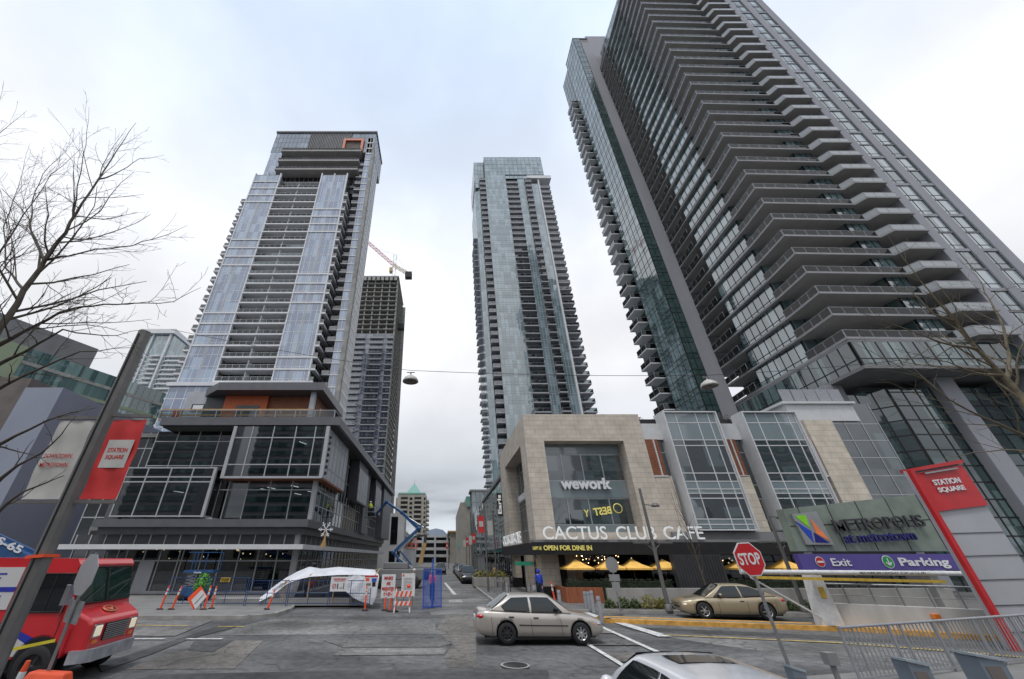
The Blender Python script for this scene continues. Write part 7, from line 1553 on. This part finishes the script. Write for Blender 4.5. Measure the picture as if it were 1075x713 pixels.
W = bpy.data.worlds.new('World'); S.world = W; W.use_nodes = True; nt = W.node_tree; L = nt.links
bg = nt.nodes['Background']; out = nt.nodes['World Output']
sky = nt.nodes.new('ShaderNodeTexSky'); sky.sky_type = 'NISHITA'; sky.sun_disc = False; SE, SRot = radians(68), radians(200)
sky.sun_elevation = SE; sky.sun_rotation = SRot; sky.air_density = 1.2; sky.dust_density = 3
geo = nt.nodes.new('ShaderNodeTexCoord'); sep = nt.nodes.new('ShaderNodeSeparateXYZ'); L.new(geo.outputs['Generated'], sep.inputs[0])
# overcast layer: cloud cover tone by height, soft large breaks high up, grey streaks low down
def mr(src, a, b_, c, d, sm=True):
    r = nt.nodes.new('ShaderNodeMapRange'); r.interpolation_type = 'SMOOTHSTEP' if sm else 'LINEAR'
    for i, v in enumerate((a, b_, c, d)): r.inputs[i+1].default_value = v
    L.new(src, r.inputs[0]); return r.outputs[0]
mp = nt.nodes.new('ShaderNodeMapping'); mp.inputs['Scale'].default_value = (1.6, 1.6, 2.2); mp.inputs['Location'].default_value = (.3, 1.7, .2); L.new(geo.outputs['Generated'], mp.inputs['Vector'])
n1 = nt.nodes.new('ShaderNodeTexNoise'); n1.inputs['Scale'].default_value = 1.1; n1.inputs['Detail'].default_value = 6; n1.inputs['Roughness'].default_value = .5; L.new(mp.outputs[0], n1.inputs['Vector'])
mp2 = nt.nodes.new('ShaderNodeMapping'); mp2.inputs['Scale'].default_value = (2.2, 2.2, 18); L.new(geo.outputs['Generated'], mp2.inputs['Vector'])
n2 = nt.nodes.new('ShaderNodeTexNoise'); n2.inputs['Scale'].default_value = 1.5; n2.inputs['Detail'].default_value = 6; L.new(mp2.outputs[0], n2.inputs['Vector'])
rmp = nt.nodes.new('ShaderNodeValToRGB'); L.new(sep.outputs[2], rmp.inputs[0]); cr = rmp.color_ramp
cr.elements[0].position = 0.0; cr.elements[0].color = (.40,.44,.50,1); cr.elements[1].position = 1.0; cr.elements[1].color = (.58,.71,.92,1)
for p, c in ((.05,(.52,.56,.61,1)), (.12,(.40,.43,.47,1)), (.25,(.62,.64,.68,1)), (.42,(.80,.80,.82,1)), (.62,(.84,.86,.9,1)), (.82,(.69,.77,.90,1))): e = cr.elements.new(p); e.color = c
m1 = nt.nodes.new('ShaderNodeMix'); m1.data_type = 'RGBA'; m1.blend_type = 'MULTIPLY'; m1.inputs[0].default_value = 1
L.new(rmp.outputs[0], m1.inputs[6]); cc = nt.nodes.new('ShaderNodeCombineColor'); v1 = mr(n1.outputs['Fac'], .3, .7, .82, 1.08)
for i in range(3): L.new(v1, cc.inputs[i])
L.new(cc.outputs[0], m1.inputs[7])
low = mr(sep.outputs[2], .02, .22, 1, 0); st = mr(n2.outputs['Fac'], .38, .62, .62, 1.3)
mm = nt.nodes.new('ShaderNodeMath'); mm.operation = 'SUBTRACT'; L.new(st, mm.inputs[0]); mm.inputs[1].default_value = 1
m3 = nt.nodes.new('ShaderNodeMath'); m3.operation = 'MULTIPLY_ADD'; L.new(mm.outputs[0], m3.inputs[0]); L.new(low, m3.inputs[1]); m3.inputs[2].default_value = 1
sc = nt.nodes.new('ShaderNodeVectorMath'); sc.operation = 'SCALE'; L.new(m1.outputs[2], sc.inputs[0]); L.new(m3.outputs[0], sc.inputs['Scale'])
ov = nt.nodes.new('ShaderNodeVectorMath'); ov.operation = 'SCALE'; L.new(sc.outputs[0], ov.inputs[0]); ov.inputs['Scale'].default_value = 1/.1
mixs = nt.nodes.new('ShaderNodeMix'); mixs.data_type = 'RGBA'; mixs.inputs[0].default_value = .93; L.new(sky.outputs[0], mixs.inputs[6]); L.new(ov.outputs[0], mixs.inputs[7])
L.new(mixs.outputs[2], bg.inputs['Color']); bg.inputs['Strength'].default_value = .1
sl_ = bpy.data.lights.new('sun', 'SUN'); sl_.energy = 1.1; sl_.angle = radians(12); sl_.color = (1,.96,.9); so_ = bpy.data.objects.new('sun', sl_); COL.objects.link(so_)
dv = V((sin(SRot)*cos(SE), cos(SRot)*cos(SE), sin(SE))); so_.rotation_euler = dv.to_track_quat('Z', 'Y').to_euler()

cam = bpy.data.cameras.new('camera'); co = bpy.data.objects.new('camera', cam); COL.objects.link(co); S.camera = co
co.location = (0,0,CAMH); co.rotation_euler = (pi/2+PITCH, 0, 0); cam.sensor_width = 36; cam.lens = CF/1075*36; cam.shift_x = (537.5-CCX)/1075; cam.clip_start = .1; cam.clip_end = 20000
S.view_settings.view_transform = 'Standard'; S.view_settings.look = 'None'; S.view_settings.gamma = 1; S.view_settings.exposure = 0.4
S.render.engine = 'CYCLES'
try: S.cycles.max_bounces = 6; S.cycles.transparent_max_bounces = 12; S.cycles.caustics_reflective = False; S.cycles.caustics_refractive = False
except Exception: pass
